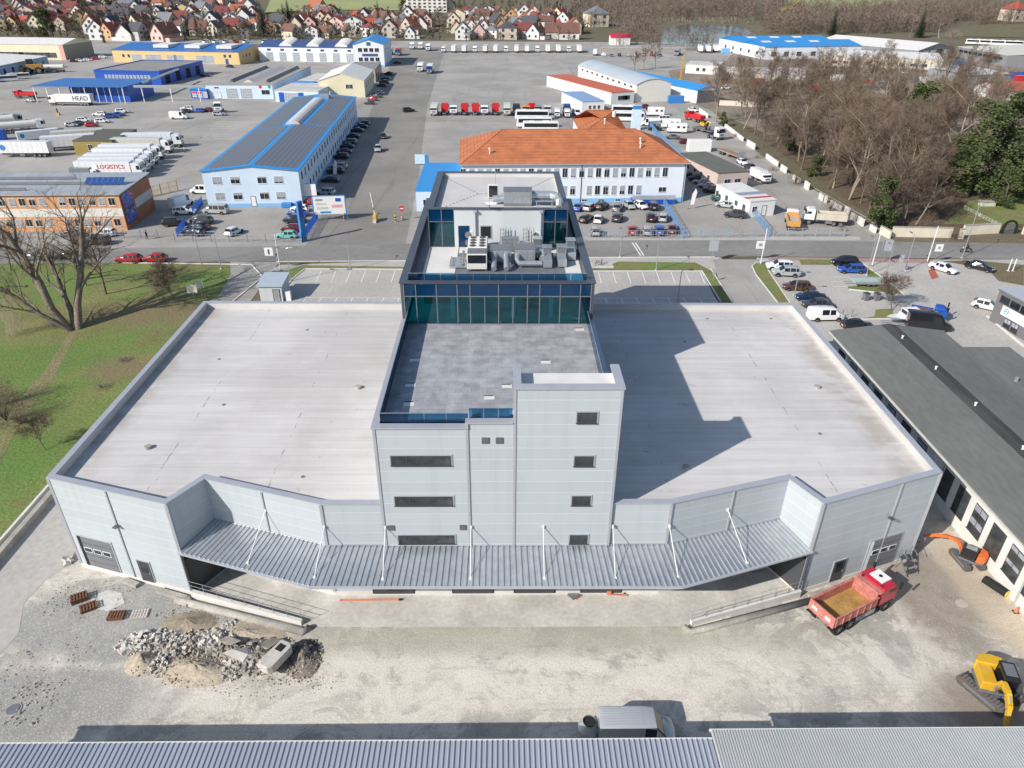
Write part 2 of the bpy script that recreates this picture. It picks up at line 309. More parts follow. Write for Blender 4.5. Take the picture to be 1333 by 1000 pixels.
def spawn(key, loc, rz, label, cat=None, group=None, paint=None, scale=None):
    """first call moves the prototype itself, later calls copy the thing and all of its parts"""
    p = PROTO[key]
    if key in USED: o = copy_tree(p)
    else: USED.add(key); o = p
    o.location = loc; o.rotation_euler = (0, 0, rz); o['label'] = label
    if cat: o['category'] = cat
    if group: o['group'] = group
    if scale: o.scale = scale if isinstance(scale, (tuple, list)) else (scale,)*3
    if paint: repaint(o, paint)
    return o
def repaint(o, paint):
    if o.type == 'MESH':
        for i, mt in enumerate(o.data.materials):
            if mt.name in paint: sl = o.material_slots[i]; sl.link = 'OBJECT'; sl.material = paint[mt.name]
    for c in CH.get(o, []): repaint(c, paint)
ORD = ['first', 'second', 'third', 'fourth', 'fifth', 'sixth', 'seventh', 'eighth', 'ninth', 'tenth', 'eleventh', 'twelfth'] + ['%dth' % k for k in range(13, 21)] + ['21st', '22nd', '23rd'] + ['%dth' % k for k in range(24, 31)] + ['31st', '32nd', '33rd'] + ['%dth' % k for k in range(34, 41)]
def sheet(name, pts, m, z=.004, land_=False):
    P = [(p if len(p) == 3 else at(p[0], p[1])) if not land_ else atT(p[0], p[1]) for p in pts]
    b = MB(); b.face([(p[0], p[1], (p[2] if land_ else 0)+z) for p in P]); o = b.build(name, m, fix=True)
    if o.data.polygons[0].normal.z < 0: o.data.flip_normals()
    return struct(o)
def wpt(*xy): return [(a, b, 0) for a, b in xy]
def text_mesh(txt, size, m, name, parent=None, loc=(0, 0, 0), rot=(0, 0, 0), ext=.01):
    cu = bpy.data.curves.new(name, 'FONT'); cu.body = txt; cu.size = size; cu.extrude = ext; cu.align_x = 'CENTER'; cu.align_y = 'CENTER'; cu.resolution_u = 3
    t = bpy.data.objects.new(name, cu); COL.objects.link(t); dg = bpy.context.evaluated_depsgraph_get()
    me = bpy.data.meshes.new_from_object(t.evaluated_get(dg)); bpy.data.objects.remove(t); bpy.data.curves.remove(cu); me.materials.clear(); me.materials.append(m)
    o = link(name, me, parent, loc); o.rotation_euler = rot; return o
# ================================================================ 1 the new warehouse with its office tower
YF = 41.60; ZH = 9.4
HALL = [(-35.6, 45.1), (-25.1, 41.85), (-23.3, 44.9), (-13.6, 41.75), (12.7, 41.75), (22.6, 44.7), (24.15, 41.65), (35.1, 45.5), (35.1, 78.8), (-35.7, 79.3)]
BX, BY = -0.4, 60.0
wh = thing('warehouse_building', 'large new pale grey warehouse with flat white roof and blue glass office tower', 'warehouse', (BX, BY, 0))
def part(b, name, mats, parent=wh, **k):
    off = (-BX, -BY, 0) if parent is wh else (0, 0, 0)
    return b.build(name, mats, parent, off, **k)
def offset(poly, d):
    out = []; n = len(poly)
    for i in range(n):
        p0, p1, p2 = (Vector(poly[(i+k) % n]) for k in (-1, 0, 1)); e1 = (p1-p0).normalized(); e2 = (p2-p1).normalized()
        n1 = Vector((-e1.y, e1.x)); n2 = Vector((-e2.y, e2.x)); bs = n1+n2; out.append(tuple(p1 + bs*(d/max(.2, n1.dot(bs)))))
    return out
def ring(b, poly, d0, d1, z0, z1, mi=0):
    A = offset(poly, d0); B = offset(poly, d1); n = len(poly)
    for i in range(n):
        j = (i+1) % n; a0, a1, b0, b1 = A[i], A[j], B[i], B[j]
        b.face([(*a0, z0), (*a1, z0), (*a1, z1), (*a0, z1)], mi); b.face([(*b1, z0), (*b0, z0), (*b0, z1), (*b1, z1)], mi); b.face([(*a0, z1), (*a1, z1), (*b1, z1), (*b0, z1)], mi); b.face([(*b0, z0), (*b1, z0), (*a1, z0), (*a0, z0)], mi)
    return b
b = MB(); ring(b, HALL, 0, .4, .45, ZH); part(b, 'hall_wall', panel)
b = MB(); ring(b, HALL, -.04, .36, -.3, .44); part(b, 'plinth', conc_w)
b = MB(); b.face([(*p, 8.75) for p in offset(HALL, .41)]); part(b, 'hall_roof', memb)
b = MB(); ring(b, HALL, -.07, .46, ZH+.004, ZH+.10); part(b, 'coping', trim)
b = MB(); ring(b, HALL, .405, .44, 8.75, ZH); part(b, 'parapet_lining', memb_p)
for i, (x, y) in enumerate(((-30, 50), (-29.5, 66), (-22, 73), (-14, 60), (-26, 57), (31.5, 76), (30.8, 60), (20, 70), (28, 52), (15, 47), (-16, 46), (24, 76))):
    b = MB(); n = 12; rr = .16 if i % 3 else .3; b.tube([(x, y, 8.75), (x, y, 8.78 if i % 3 else 9.0)], rr, n); part(b, 'roof_drain' if i % 3 else 'roof_vent', galv_d if i % 3 else conc_d)
# corner trims and downpipes
b = MB()
for x, y in (HALL[0], HALL[1], HALL[3], HALL[4], HALL[6], HALL[7]): b = MB(); b.box(x-.11, x+.11, y-.07, y+.11, .46, ZH); part(b, 'corner_trim', trim)
for p, q, t in ((HALL[0], HALL[1], .50), (HALL[6], HALL[7], .66), (HALL[2], HALL[3], .5), (HALL[4], HALL[5], .52)):
    c = Vector(p).lerp(Vector(q), t); b = MB(); b.box(c.x-.05, c.x+.05, c.y-.09, c.y+.08, .46, ZH-.02); part(b, 'joint_trim', trim)
def wall_local(p, q):
    p, q = Vector(p), Vector(q); d = (q-p); return math.atan2(d.y, d.x), d.length
def sectional_door(p, q, u, w, h, z=.5):
    rz, L = wall_local(p, q); c = Vector(p).lerp(Vector(q), u/L)
    b = MB(); b.box(-.14, w+.14, -.06, .02, z, z+h+.14); b.box(-.02, w+.02, -.075, 0, z, z+h, 1)
    d = b.build('loading_door', [trim, galv_d], wh, (c.x-BX, c.y-BY, 0), rz)
    b = MB(); b.box(0, .3, -.09, -.06, z, z+h, 0); b.build('reveal', dark if u < 5 else white, d)
    b = MB()
    for k in range(1, 5): b.box(.3, w, -.082, -.07, z+h*k/5-.02, z+h*k/5+.02)
    b.build('panel_joint', frame_d, d)
    b = MB(); n = 3; ww = (w-.5)/n
    for i in range(n): b.box(.36+i*ww, .36+i*ww+ww-.12, -.11, -.08, z+1.62, z+2.12); b.box(.42+i*ww, .36+i*ww+ww-.18, -.118, -.1, z+1.68, z+2.06, 1)
    b.build('vision_window', [frame_w, g_pane], d); return d
def person_door(p, q, u, w=1.15, h=2.2, z=.35):
    rz, L = wall_local(p, q); c = Vector(p).lerp(Vector(q), u/L)
    b = MB(); b.box(-.08, w+.08, -.07, .02, z, z+h+.08); b.box(0, w, -.085, 0, z, z+h, 1); d = b.build('door', [trim, frame_d], wh, (c.x-BX, c.y-BY, 0), rz)
    b = MB(); b.box(.25, w-.25, -.10, -.08, z+1.0, z+h-.2); b.build('door_glass', g_pane, d)
    b = MB(); b.box(w-.18, w-.1, -.15, -.085, z+.95, z+1.1); b.build('handle', galv, d)
sectional_door(HALL[0], HALL[1], .75, 3.3, 3.2); person_door(HALL[0], HALL[1], 6.3)
sectional_door(HALL[6], HALL[7], 6.4, 3.2, 3.2); person_door(HALL[6], HALL[7], 3.0)
for p, q, t in ((HALL[0], HALL[1], .51), (HALL[6], HALL[7], .64)):
    c = Vector(p).lerp(Vector(q), t); b = MB(); b.box(-.18, .18, -.45, -.05, 6.0, 6.08); b.beam((0, 0, 6.05), (0, -.3, 6.05), .06); b.build('wall_lamp', trim_d, wh, (c.x-BX, c.y-BY, 0), wall_local(p, q)[0])
# dock doors in the dark recess under the canopy
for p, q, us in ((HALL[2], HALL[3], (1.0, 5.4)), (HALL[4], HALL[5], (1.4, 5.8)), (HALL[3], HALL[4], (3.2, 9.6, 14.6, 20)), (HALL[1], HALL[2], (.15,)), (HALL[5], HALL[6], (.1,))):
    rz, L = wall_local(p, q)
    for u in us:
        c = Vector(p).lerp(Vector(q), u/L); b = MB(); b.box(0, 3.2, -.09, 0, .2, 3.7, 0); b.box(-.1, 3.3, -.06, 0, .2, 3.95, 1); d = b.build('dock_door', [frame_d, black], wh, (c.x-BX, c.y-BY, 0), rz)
# canopy
CB = [(-23.3, 44.85, 5.35), (-13.6, 41.7, 5.35), (12.7, 41.7, 5.35), (22.6, 44.65, 5.35)]
CF = [(-25.2, 41.75, 4.72), (-14.1, 38.1, 4.72), (13.25, 37.95, 4.72), (24.35, 41.6, 4.72)]
b = MB(); rb = MB(); gt = MB(); th = Vector((0, 0, .09))
for i, n in ((0, 26), (1, 58), (2, 26)):
    q = [Vector(CF[i]), Vector(CF[i+1]), Vector(CB[i+1]), Vector(CB[i])]; b.face([p for p in q]); b.face([p-th for p in reversed(q)])
    for k in range(n+1):
        t = (k+.5)/(n+1); f = q[0].lerp(q[1], t); k2 = q[3].lerp(q[2], t); w = (q[1]-q[0]).normalized()*.055; w2 = (q[2]-q[3]).normalized()*.055; up = Vector((0, 0, .085))
        rb.face([f-w*1.6, f-w+up, k2-w2+up, k2-w2*1.6]); rb.face([f-w+up, f+w+up, k2+w2+up, k2-w2+up]); rb.face([f+w+up, f+w*1.6, k2+w2*1.6, k2+w2+up]); rb.face([f-w*1.6, f+w*1.6, f+w+up, f-w+up])
    gt.beam(q[0]+Vector((0, -.07, -.04)), q[1]+Vector((0, -.07, -.04)), .14, .17)
    b.beam(q[3]+Vector((0, .05, .07)), q[2]+Vector((0, .05, .07)), .16, .07)
cn = part(b, 'canopy', galv)
o = rb.build('sheet_rib', galv, cn); o = gt.build('gutter', trim, cn)
for x, y in ((-25.0, 41.7), (24.1, 41.55)):
    b = MB(); b.tube([(x, y, 4.7), (x, y, .1)], .1, 8); b.build('downpipe', trim_d, cn)
# tension rods carrying the canopy: one strut each
st = [((-18.4, 43.3, 7.6), (-19.4, 40.4, 4.85)), ((-13.55, 41.65, 7.3), (-14.0, 38.9, 4.85))] + [((x, YF-.05, 7.35), (x, 38.7, 4.85)) for x in (-8.9, -2.4, 3.1, 8.4)] + [((12.75, 41.6, 7.3), (13.1, 38.8, 4.85)), ((17.6, 43.15, 7.6), (18.7, 40.2, 4.85))]
for p, q in st:
    b = MB(); b.tube([p, q], .034, 6); b.beam(Vector(q)-Vector((0, 0, .14)), Vector(q)+Vector((0, 0, .08)), .18); b.beam(Vector(p)-Vector((0, 0, .12)), Vector(p)+Vector((0, 0, .12)), .14); part(b, 'canopy_strut', white)
# ---- office tower
X0, X1, X2, X3 = -9.1, -2.5, .85, 8.25; ZD = 15.85; YG = 59.5; YB = 86.4; ZT = 19.85; ZTF = 19.2; YP = 71.0; YPB = 86.2; PX0, PX1 = -7.5, 6.6; ZP = 23.25; ZPR = 22.75
b = MB()
b.box(X0, X1, YF, YF+.4, 5.4, 16.3); b.box(X1, X2, YF+.02, YF+.42, 5.4, 16.72); b.box(X2, X3, YF, YF+.4, 5.4, 19.5)
b.box(X0, X0+.35, YF+.4, YG, 8.7, 16.3); b.box(X3-.35, X3, YF+.4, YG, 8.7, 16.3)
b.box(X3-.36, X3+.005, YF+.4, 44.8, 16.31, 19.5); b.box(X2, X2+.35, YF+.4, 44.8, 15.8, 19.5)
tw = part(b, 'tower_wall', panel)
b = MB()
for x in (X0+.1, X1, X2, X3-.1): b = MB(); b.box(x-.1, x+.1, YF-.05, YF+.1, 5.41, 16.3 if x < 0 else 19.5); part(b, 'tower_trim', trim)
b = MB(); b.box(X0-.08, X1+.1, YF-.12, YF+.48, 16.3, 16.42); b.box(X1+.1, X2-.1, YF-.1, YF+.5, 16.72, 16.84); b.box(X1-.1, X1+.1, YF-.1, YF+.5, 16.42, 16.84)
b.box(X0-.08, X0+.46, YF+.48, YG-.02, 16.3, 16.42); b.box(X3-.46, X3+.08, 44.8, YG-.02, 16.3, 16.42)
b.box(X2-.1, X3+.08, YF-.12, YF+.48, 19.5, 19.64); b.box(X2-.1, X2+.44, YF+.48, 44.85, 19.5, 19.64); b.box(X3-.54, X3+.08, YF+.48, 44.85, 19.5, 19.64)
part(b, 'tower_coping', trim)
b = MB(); b.box(X2+.36, X3-.37, YF+.4, 44.85, 18.6, 18.9); b.box(X2+.352, X2+.37, YF+.45, 44.8, 18.9, 19.49); b.box(X3-.37, X3-.362, YF+.45, 44.8, 18.9, 19.49)
b.box(X2+.4, X3-.4, 44.5, 44.8, 15.8, 18.6, 1); part(b, 'stair_roof', [memb_w, panel])
b = MB(); b.box(X0+.35, X3-.35, YF+.4, YG+7, 15.5, ZD); part(b, 'deck_paving', deck_m)
b = MB(); b.box(X1+.3, X2-.02, YF+.45, 43.6, ZD, ZD+.03); b.box(X1+.12, X1+.32, YF+.5, 43.9, ZD, ZD+.5); b.box(X2-.35, X2, 43.5, 44.1, ZD, ZD+.4)
part(b, 'white_upstand', memb_w)
b = MB()
for x, y in ((-7.3, 52.6), (-7.2, 48.4), (-7.0, 45.6), (-1.0, 46.5), (.35, 48.2), (3.6, 52.2), (7.0, 58.4)): b = MB(); b.box(x-.4, x+.4, y-.27, y+.27, ZD, ZD+.02); b.box(x-.42, x+.3, y+.2, y+.31, ZD, ZD+.03, 1); part(b, 'gully_opening', [memb_w, black])
def rail(pts, n, h=.78, z=16.42, y=0):
    p, q = Vector(pts[0]), Vector(pts[1]); d = (q-p)/n; a = MB(); fr = MB(); nr = Vector((-d.y, d.x, 0)).normalized()*.012
    for i in range(n):
        u, v = p+d*i+d.normalized()*.015, p+d*(i+1)-d.normalized()*.015
        P = [u-nr, v-nr, v+nr, u+nr]; a.prism([(t.x, t.y) for t in P], z-.35, z+h)
    fr.beam(Vector((p.x, p.y, z+h)), Vector((q.x, q.y, z+h)), .05, .03)
    o = part(a, 'glass_balustrade', g_rail); fr.build('handrail', galv, o); return o
rail([(X0+.5, YF+.6, 0), (X1+.1, YF+.6, 0)], 4); rail([(X1+.15, YF+.6, 0), (X2-.12, YF+.6, 0)], 3, .78, 16.84)
rail([(X0+.52, YG-.1, 0), (X0+.52, YF+.62, 0)], 9); rail([(X3-.52, 44.9, 0), (X3-.52, YG-.1, 0)], 8)
# glazed storey: interior, glass wall, spandrels, mullions
b = MB(); b.box(X0+.36, X3-.36, YG+.3, YG+6.9, ZD, ZD+.02); b.box(X0+.36, X3-.36, YG+6.9, YG+7.1, ZD, 18.5, 1); b.box(X0+.36, X3-.36, YG+.3, YG+7, 18.5, 18.6, 2)
for x in (-4.6, 1.0, 4.5): b.box(x-.2, x+.2, YG+1.5, YG+1.9, ZD, 18.5, 1)
b.box(-7.6, -4.9, YG+4.6, YG+5.4, ZD+.02, ZD+.75, 3); b.box(2, 3.6, YG+3.4, YG+4.2, ZD+.02, ZD+.75, 3); part(b, 'glazed_storey_interior', [conc_w, white, white, wood_m])
mx = [X0+.28, -7.75, -5.9, -4.05, -2.9, -.35, 2.25, 3.35, 5.2, 7.0, X3-.28]
m2 = [X0+.28, -7.75, -5.9, -4.05, -2.9, -1.6, -.35, .95, 2.25, 3.35, 5.2, 7.0, X3-.28]
for u, v in zip(mx, mx[1:]): b = MB(); b.box(u+.04, v-.04, YG, YG+.05, 18.66, 19.74); part(b, 'spandrel_panel', spandrel)
for u, v in zip(m2, m2[1:]): b = MB(); b.box(u+.04, v-.04, YG+.02, YG+.045, ZD+.08, 18.56); part(b, 'glass_pane', g_wall)
b = MB()
for x in mx: b.box(x-.04, x+.04, YG-.06, YG+.12, ZD, 19.75)
for x in m2: b.box(x-.035, x+.035, YG-.05, YG+.11, ZD, 18.6)
b.box(X0+.3, X3-.3, YG-.045, YG+.1, 18.57, 18.65); b.box(X0+.3, X3-.3, YG-.045, YG+.1, ZD, ZD+.07); part(b, 'mullion', galv_d)
for x0, x1 in ((X0+.05, X0+.09), (X3-.09, X3-.05)):
    b = MB(); b.box(x0, x1, YG+.2, YG+6.8, ZD+.1, 18.55); part(b, 'side_glass', g_wall)
b = MB(); b.box(X0, X0+.34, YG-.02, YG+.2, 8.7, ZT); b.box(X3-.34, X3, YG-.02, YG+.2, 8.7, ZT)
for x0, x1 in ((X0, X0+.3), (X3-.3, X3)): b.box(x0, x1, YG+.2, YB, 18.6, ZT); b.box(x0, x1, YG+7.0, YB, 0, 18.6); b.box(x0, x1, YG+.2, YG+7, 8.7, ZD+.05)
b.box(X0+.3, X3-.3, YB-.3, YB, 0, ZT); part(b, 'tower_frame', trim_d)
b = MB(); b.box(X0-.1, X0+.62, YG-.1, YB+.05, ZT, ZT+.13); b.box(X3-.62, X3+.1, YG-.1, YB+.05, ZT, ZT+.13); b.box(X0+.62, X3-.62, YG-.1, YG+.45, ZT, ZT+.13); b.box(X0+.62, X3-.62, YB-.5, YB+.05, ZT, ZT+.13); part(b, 'terrace_coping', trim_d)
b = MB(); b.box(X0+.3, X3-.3, YG+.1, YB-.3, 18.85, ZTF); b.box(X0+.302, X0+.62, YG+.45, YB-.3, ZTF, ZT-.01, 1); b.box(X3-.62, X3-.302, YG+.45, YB-.3, ZTF, ZT-.01, 1); part(b, 'terrace_floor', [galv_d, trim_d])
b = MB(); b.box(-7.2, -4.5, 63.2, 70.9, ZTF, ZTF+.03); b.box(6.0, 7.5, 61.0, 67.5, ZTF, ZTF+.03); b.box(-4.4, 5.6, 69.2, 70.9, ZTF, ZTF+.025); part(b, 'membrane_pad', memb_w)
rail([(X0+.66, YG+.62, 0), (X3-.66, YG+.62, 0)], 11, .62, ZT+.1)
# penthouse
b = MB(); b.box(PX0+2.6, PX1-2.4, YP, YP+.3, ZTF, ZP-.1); part(b, 'penthouse_wall', panel_v)
b = MB(); b.box(PX0, PX0+.3, YP+.3, YPB, ZTF, ZP-.1); b.box(PX1-.3, PX1, YP+.3, YPB, ZTF, ZP-.1); b.box(PX0+.3, PX1-.3, YPB-.3, YPB, ZTF, ZP-.1)
b.box(PX0-.05, PX0+.08, YP-.06, YP+.3, ZTF, ZP-.1); b.box(PX1-.08, PX1+.05, YP-.06, YP+.3, ZTF, ZP-.1); part(b, 'penthouse_frame', trim_d)
b = MB(); b.box(PX0-.15, PX0+.55, YP+.4, YPB-.5, ZP-.1, ZP); b.box(PX1-.55, PX1+.15, YP+.4, YPB-.5, ZP-.1, ZP); b.box(PX0-.15, PX1+.15, YP-.12, YP+.4, ZP-.1, ZP); b.box(PX0-.15, PX1+.15, YPB-.5, YPB+.1, ZP-.1, ZP); part(b, 'penthouse_coping', trim_d)
b = MB(); b.box(PX0+.3, PX1-.3, YP+.3, YPB-.3, ZPR-.3, ZPR); b.box(PX0+.3, PX0+.5, YP+.3, YPB-.3, ZPR, ZP-.11, 1); b.box(PX1-.5, PX1-.3, YP+.4, YPB-.3, ZPR, ZP-.11, 0); b.box(PX0+.5, PX1-.5, YPB-.45, YPB-.3, ZPR, ZP-.11); part(b, 'penthouse_roof', [memb_p, trim_d])
b = MB()
cx0, cx1 = -2.6, 1.8; cy = 78.2
for p, q in (((PX0+.6, YP+.6), (cx0, cy)), ((PX0+.6, YPB-.6), (cx0, cy)), ((PX1-.6, YPB-.6), (cx1, cy)), ((cx0, cy), (cx1, cy))):
    p, q = Vector(p), Vector(q); L = (q-p).length; k = 0.0
    while k < L-.3: u = p.lerp(q, k/L); v = p.lerp(q, (k+.32)/L); b.beam((*u, ZPR+.012), (*v, ZPR+.012), .10, .02); k += .62
part(b, 'drain_seam', galv_d)
for xa, xb, nm in ((PX0+.08, PX0+2.6, 'l'), (PX1-2.4, PX1-.08, 'r')):
    h = (xa+xb)/2
    for u, v in ((xa, h), (h, xb)):
        b = MB(); b.box(u+.03, v-.03, YP, YP+.05, 21.9, ZP-.12); part(b, 'spandrel_panel', spandrel)
        b = MB(); b.box(u+.03, v-.03, YP, YP+.04, ZTF+.05, 21.84); part(b, 'glass_pane', g_wall)
    b = MB(); b.box(xa, xb, YP-.03, YP+.08, 21.84, 21.9); b.box(h-.035, h+.035, YP-.03, YP+.08, ZTF, ZP-.1); b.box(xa, xb, YP-.03, YP+.08, ZTF, ZTF+.05); part(b, 'mullion', galv_d)
    b = MB(); b.box(xa, xb, YP+3.2, YP+3.3, ZTF, 21.8); b.box(xa, xb, YP+.3, YP+3.2, ZTF+.01, ZTF+.03); part(b, 'penthouse_interior', white)
b = MB(); b.box(-4.5, -3.4, YP-.06, YP+.02, ZTF+.05, ZTF+2.25); d = part(b, 'door', spandrel); b = MB(); b.box(-3.55, -3.48, YP-.12, YP-.06, ZTF+1.05, ZTF+1.15); b.build('handle', galv, d)
b = MB(); b.box(-2.3, -1.1, YP-.05, YP+.02, ZTF+.9, ZTF+2.3); b.box(-2.2, -1.2, YP-.07, YP-.04, ZTF+1.0, ZTF+2.2, 1); part(b, 'window', [trim, dark])
for x in (-2.75, 3.9): b = MB(); b.tube([(x, YP-.15, ZP-.15), (x, YP-.15, ZTF+.1)], .09, 8); b.box(x-.18, x+.18, YP-.35, YP-.05, ZP-.35, ZP-.14); part(b, 'downpipe', trim)
# tower windows
WC = {}
def winmesh(w, h, nx=2, ny=1, frame=frame_w, pane=g_pane, t=.06, blind=0.0, lite=g_lite):
    k = (w, h, nx, ny, frame.name, pane.name, blind)
    if k not in WC:
        b = MB(); b.box(-w/2, w/2, -.035, .03, 0, h); cw = (w-t)/nx; ch = (h-t)/ny
        for i in range(nx):
            for j in range(ny):
                x = -w/2+t+i*cw; z = t+j*ch; b.box(x, x+cw-t, -.045, 0, z, z+ch-t, 1)
                if blind: b.box(x+.01, x+cw-t-.01, -.052, -.02, z+(ch-t)*(1-blind), z+ch-t-.01, 2)
        b.box(-w/2-.05, w/2+.05, -.10, 0, -.06, -.002, 0); WC[k] = b.mesh('window', [frame, pane, lite])
    return WC[k]
def tower_win(x0, x1, z0, z1, nx):
    link('window', winmesh(round(x1-x0, 2), round(z1-z0, 2), nx, 1, frame_d, greyed, .08), wh, ((x0+x1)/2-BX, YF-.02-BY, z0))
    b = MB(); t = .09
    b.box(x0-t, x1+t, YF-.05, YF+.02, z1, z1+t); b.box(x0-t, x0, YF-.05, YF+.02, z0, z1); b.box(x1, x1+t, YF-.05, YF+.02, z0, z1); part(b, 'window_surround', trim)
for z in (16.76, 13.05, 9.42, 5.62): tower_win(5.15, 6.55, z, z+.88, 1)
for z in (13.14, 9.45, 5.68): tower_win(-8.0, -3.68, z, z+.85, 4)
for x, z in ((-1.2, 15.02), (-.22, 15.02), (-8.45, 7.0), (-3.0, 7.02)):
    b = MB(); b.box(x-.26, x+.26, YF-.04, YF+.02, z, z+.5)
    for k in range(5): b.box(x-.24, x+.24, YF-.055, YF-.03, z+.04+k*.095, z+.09+k*.095, 1)
    part(b, 'vent_grille', [frame_d, galv_d])
# ---- dock apron, ramp walls, railing
b = MB(); e = [at(*q) for q in ((398, 815), (430, 816), (660, 816), (880, 815), (895, 815))]; b.prism([(-25.0, 41.9)]+[(q.x, q.y) for q in e]+[(24.2, 41.6), (24.1, 44), (-23.2, 45)], -.2, .02); struct(b.build('dock_apron', conc))
def ramp_wall(pts, label):
    p, q = (Vector((*t, 0)) for t in pts); d = (q-p).normalized(); n = Vector((-d.y, d.x, 0)); n = n if n.y > 0 else -n
    t = thing('ramp_wall', label, 'ramp wall', tuple(p)); b = MB(); L = (q-p).length
    def P(u, v, z): w = d*u+n*v; return (w.x, w.y, z)
    for (u0, v0, z0, z1), (u1, v1, z2, z3) in (((0, 0, 0, .75), (L, 0, 0, .45)),):
        A = [P(0, -.14, z0), P(L, -.14, z2), P(L, .14, z2), P(0, .14, z0)]; B = [P(0, -.14, z1), P(L, -.14, z3), P(L, .14, z3), P(0, .14, z1)]
        b.face(B)
        for i in range(4): j = (i+1) % 4; b.face([A[i], A[j], B[j], B[i]])
    b.build('concrete_wall', conc_w, t, fix=True)
    b = MB(); b.tube([P(-1, -.75, .12), P(L+.5, -.75, .12), P(L+.7, -.2, .12)], .3, 8); b.build('kerb_edge', conc_d, t, smooth=True)
    zt = lambda u: .75-.30*u/L
    b = MB(); k = 0
    while k <= 8: u = L*k/8; b.tube([P(u, 0, zt(u)), P(u, 0, zt(u)+1.0)], .02, 6); k += 1
    for hh in (1.0, .55, .2): b.tube([P(0, 0, zt(0)+hh), P(L, 0, zt(L)+hh)], .016, 6)
    b.build('railing', galv, t)
ramp_wall([(-25.0, 41.6), tuple(at(394, 813))[:2]], 'low white concrete ramp wall with steel railing below the canopy end beside rubble')
ramp_wall([(24.1, 41.35), tuple(at(899, 813))[:2]], 'low white concrete ramp wall with steel railing behind the red dump truck')
# ---- machines on the terrace and penthouse roof
def tw_at(px, py, z): p = at(px, py, z); return p.x, p.y
def hv(name, label, cat, px, py, z=ZTF, group=None, rz=0): x, y = tw_at(px, py, z); return thing(name, label, cat, (x, y, z), rz, group)
def fan(t, x, y, z, r, flat=True):
    b = MB(); n = 16
    ringp = [(x+r*math.cos(6.283*i/n), y+r*math.sin(6.283*i/n)) if flat else (x+r*math.cos(6.283*i/n), z+r*math.sin(6.283*i/n)) for i in range(n)]
    if flat: b.prism(ringp, z, z+.05); b.prism([(x+(p[0]-x)*.3, y+(p[1]-y)*.3) for p in ringp], z+.05, z+.08)
    else: b.sweep(ringp, 'y', y-.04, y); b.sweep([(x+(p[0]-x)*.3, z+(p[1]-z)*.3) for p in ringp], 'y', y-.07, y-.04)
    b.build('fan', frame_d if flat else galv_d, t)
def condenser(px, py, label, z=ZTF):
    t = hv('air_conditioner', label, 'air conditioner', px, py, z, 'air conditioners on the office tower')
    b = MB(); b.box(-.5, .5, -.2, .2, .1, 1.7); b.build('casing', off, t, bevel=.03); fan(t, 0, -.2, .5, .34, False); fan(t, 0, -.2, 1.3, .34, False)
    b = MB(); b.box(-.4, -.3, -.2, .2, 0, .1); b.box(.3, .4, -.2, .2, 0, .1); b.build('foot', galv_d, t)
condenser(610, 321, 'upright white air conditioner with two fans beside the dark blue terrace door'); condenser(697, 322, 'upright white air conditioner with two fans before the terrace glass at the pipe ladders')
def chiller(px, py, label, n, L):
    t = hv('chiller_unit', label, 'chiller', px, py); w = .95
    b = MB(); b.box(-w, w, 0, L, .25, 1.75); b.build('casing', off, t, bevel=.03)
    for k in range(n): b = MB(); b.box(-w+.05, w-.05, L-.1-(k+1)*.8, L-.2-k*.8, 1.75, 1.8); b.build('fan_deck', off, t); [fan(t, sx, L-.55-k*.8, 1.8, .3) for sx in (-.45, .45)]
    b = MB(); b.box(-w+.1, w-.1, -.02, 0, .85, 1.65); b.build('coil', g_pane, t)
    b = MB(); b.box(-w+.05, w-.05, .1, 1.6, 1.75, 1.78); b.build('dark_grille', galv_d, t)
    b = MB(); [b.box(sx-.05, sx+.05, y, y+.1, 0, .25) for sx in (-w+.1, w-.1) for y in (.1, L-.2)]; b.build('foot', galv_d, t)
chiller(621, 354, 'long white chiller with four pairs of black roof fans on the glass terrace', 4, 5.2)
def ahu(px, py, w, d, h, label, ducts, z=ZTF):
    t = hv('air_handler', label, 'air handling unit', px, py, z, 'air handling units on the office tower')
    b = MB(); b.box(-w/2, w/2, 0, d, .3, h); b.build('casing', galv, t, bevel=.02)
    b = MB(); b.box(-w/2-.04, w/2+.04, -.04, d+.04, h, h+.05); b.build('rain_lid', galv_d, t)
    b = MB(); [b.box(-w/2+.1+i*(w-.2)/3, -w/2+.04+(i+1)*(w-.2)/3, -.03, 0, .45, h-.15) for i in range(3)]; b.build('access_door', galv, t)
    b = MB(); b.box(-w/2, w/2, .05, .2, 0, .3); b.box(-w/2, w/2, d-.2, d-.05, 0, .3); b.build('base_rail', galv_d, t)
    for pts, r in ducts:
        b = MB(); b.tube(pts, r, 10); k = 0
        for p, q in zip(pts, pts[1:]):
            p, q = Vector(p), Vector(q); L = (q-p).length; n = max(1, int(L/.7))
            for i in range(1, n+1): c = p.lerp(q, i/(n+1)); dd = (q-p).normalized()*.03; b.tube([c-dd, c+dd], r+.025, 10)
        b.build('duct', galv, t, smooth=False)
ahu(652, 345, 2.0, 1.6, 1.5, 'grey air handler with two round ducts dropping towards the terrace front', [([(-.6, 0, 1.0), (-.62, -.7, .9), (-.65, -2.0, .35)], .26), ([(.5, 0, 1.0), (.52, -.7, .9), (.55, -2.0, .35)], .26), ([(-.9, .8, 1.1), (-2.0, .9, 1.1), (-2.3, 1.8, 1.0)], .22)])
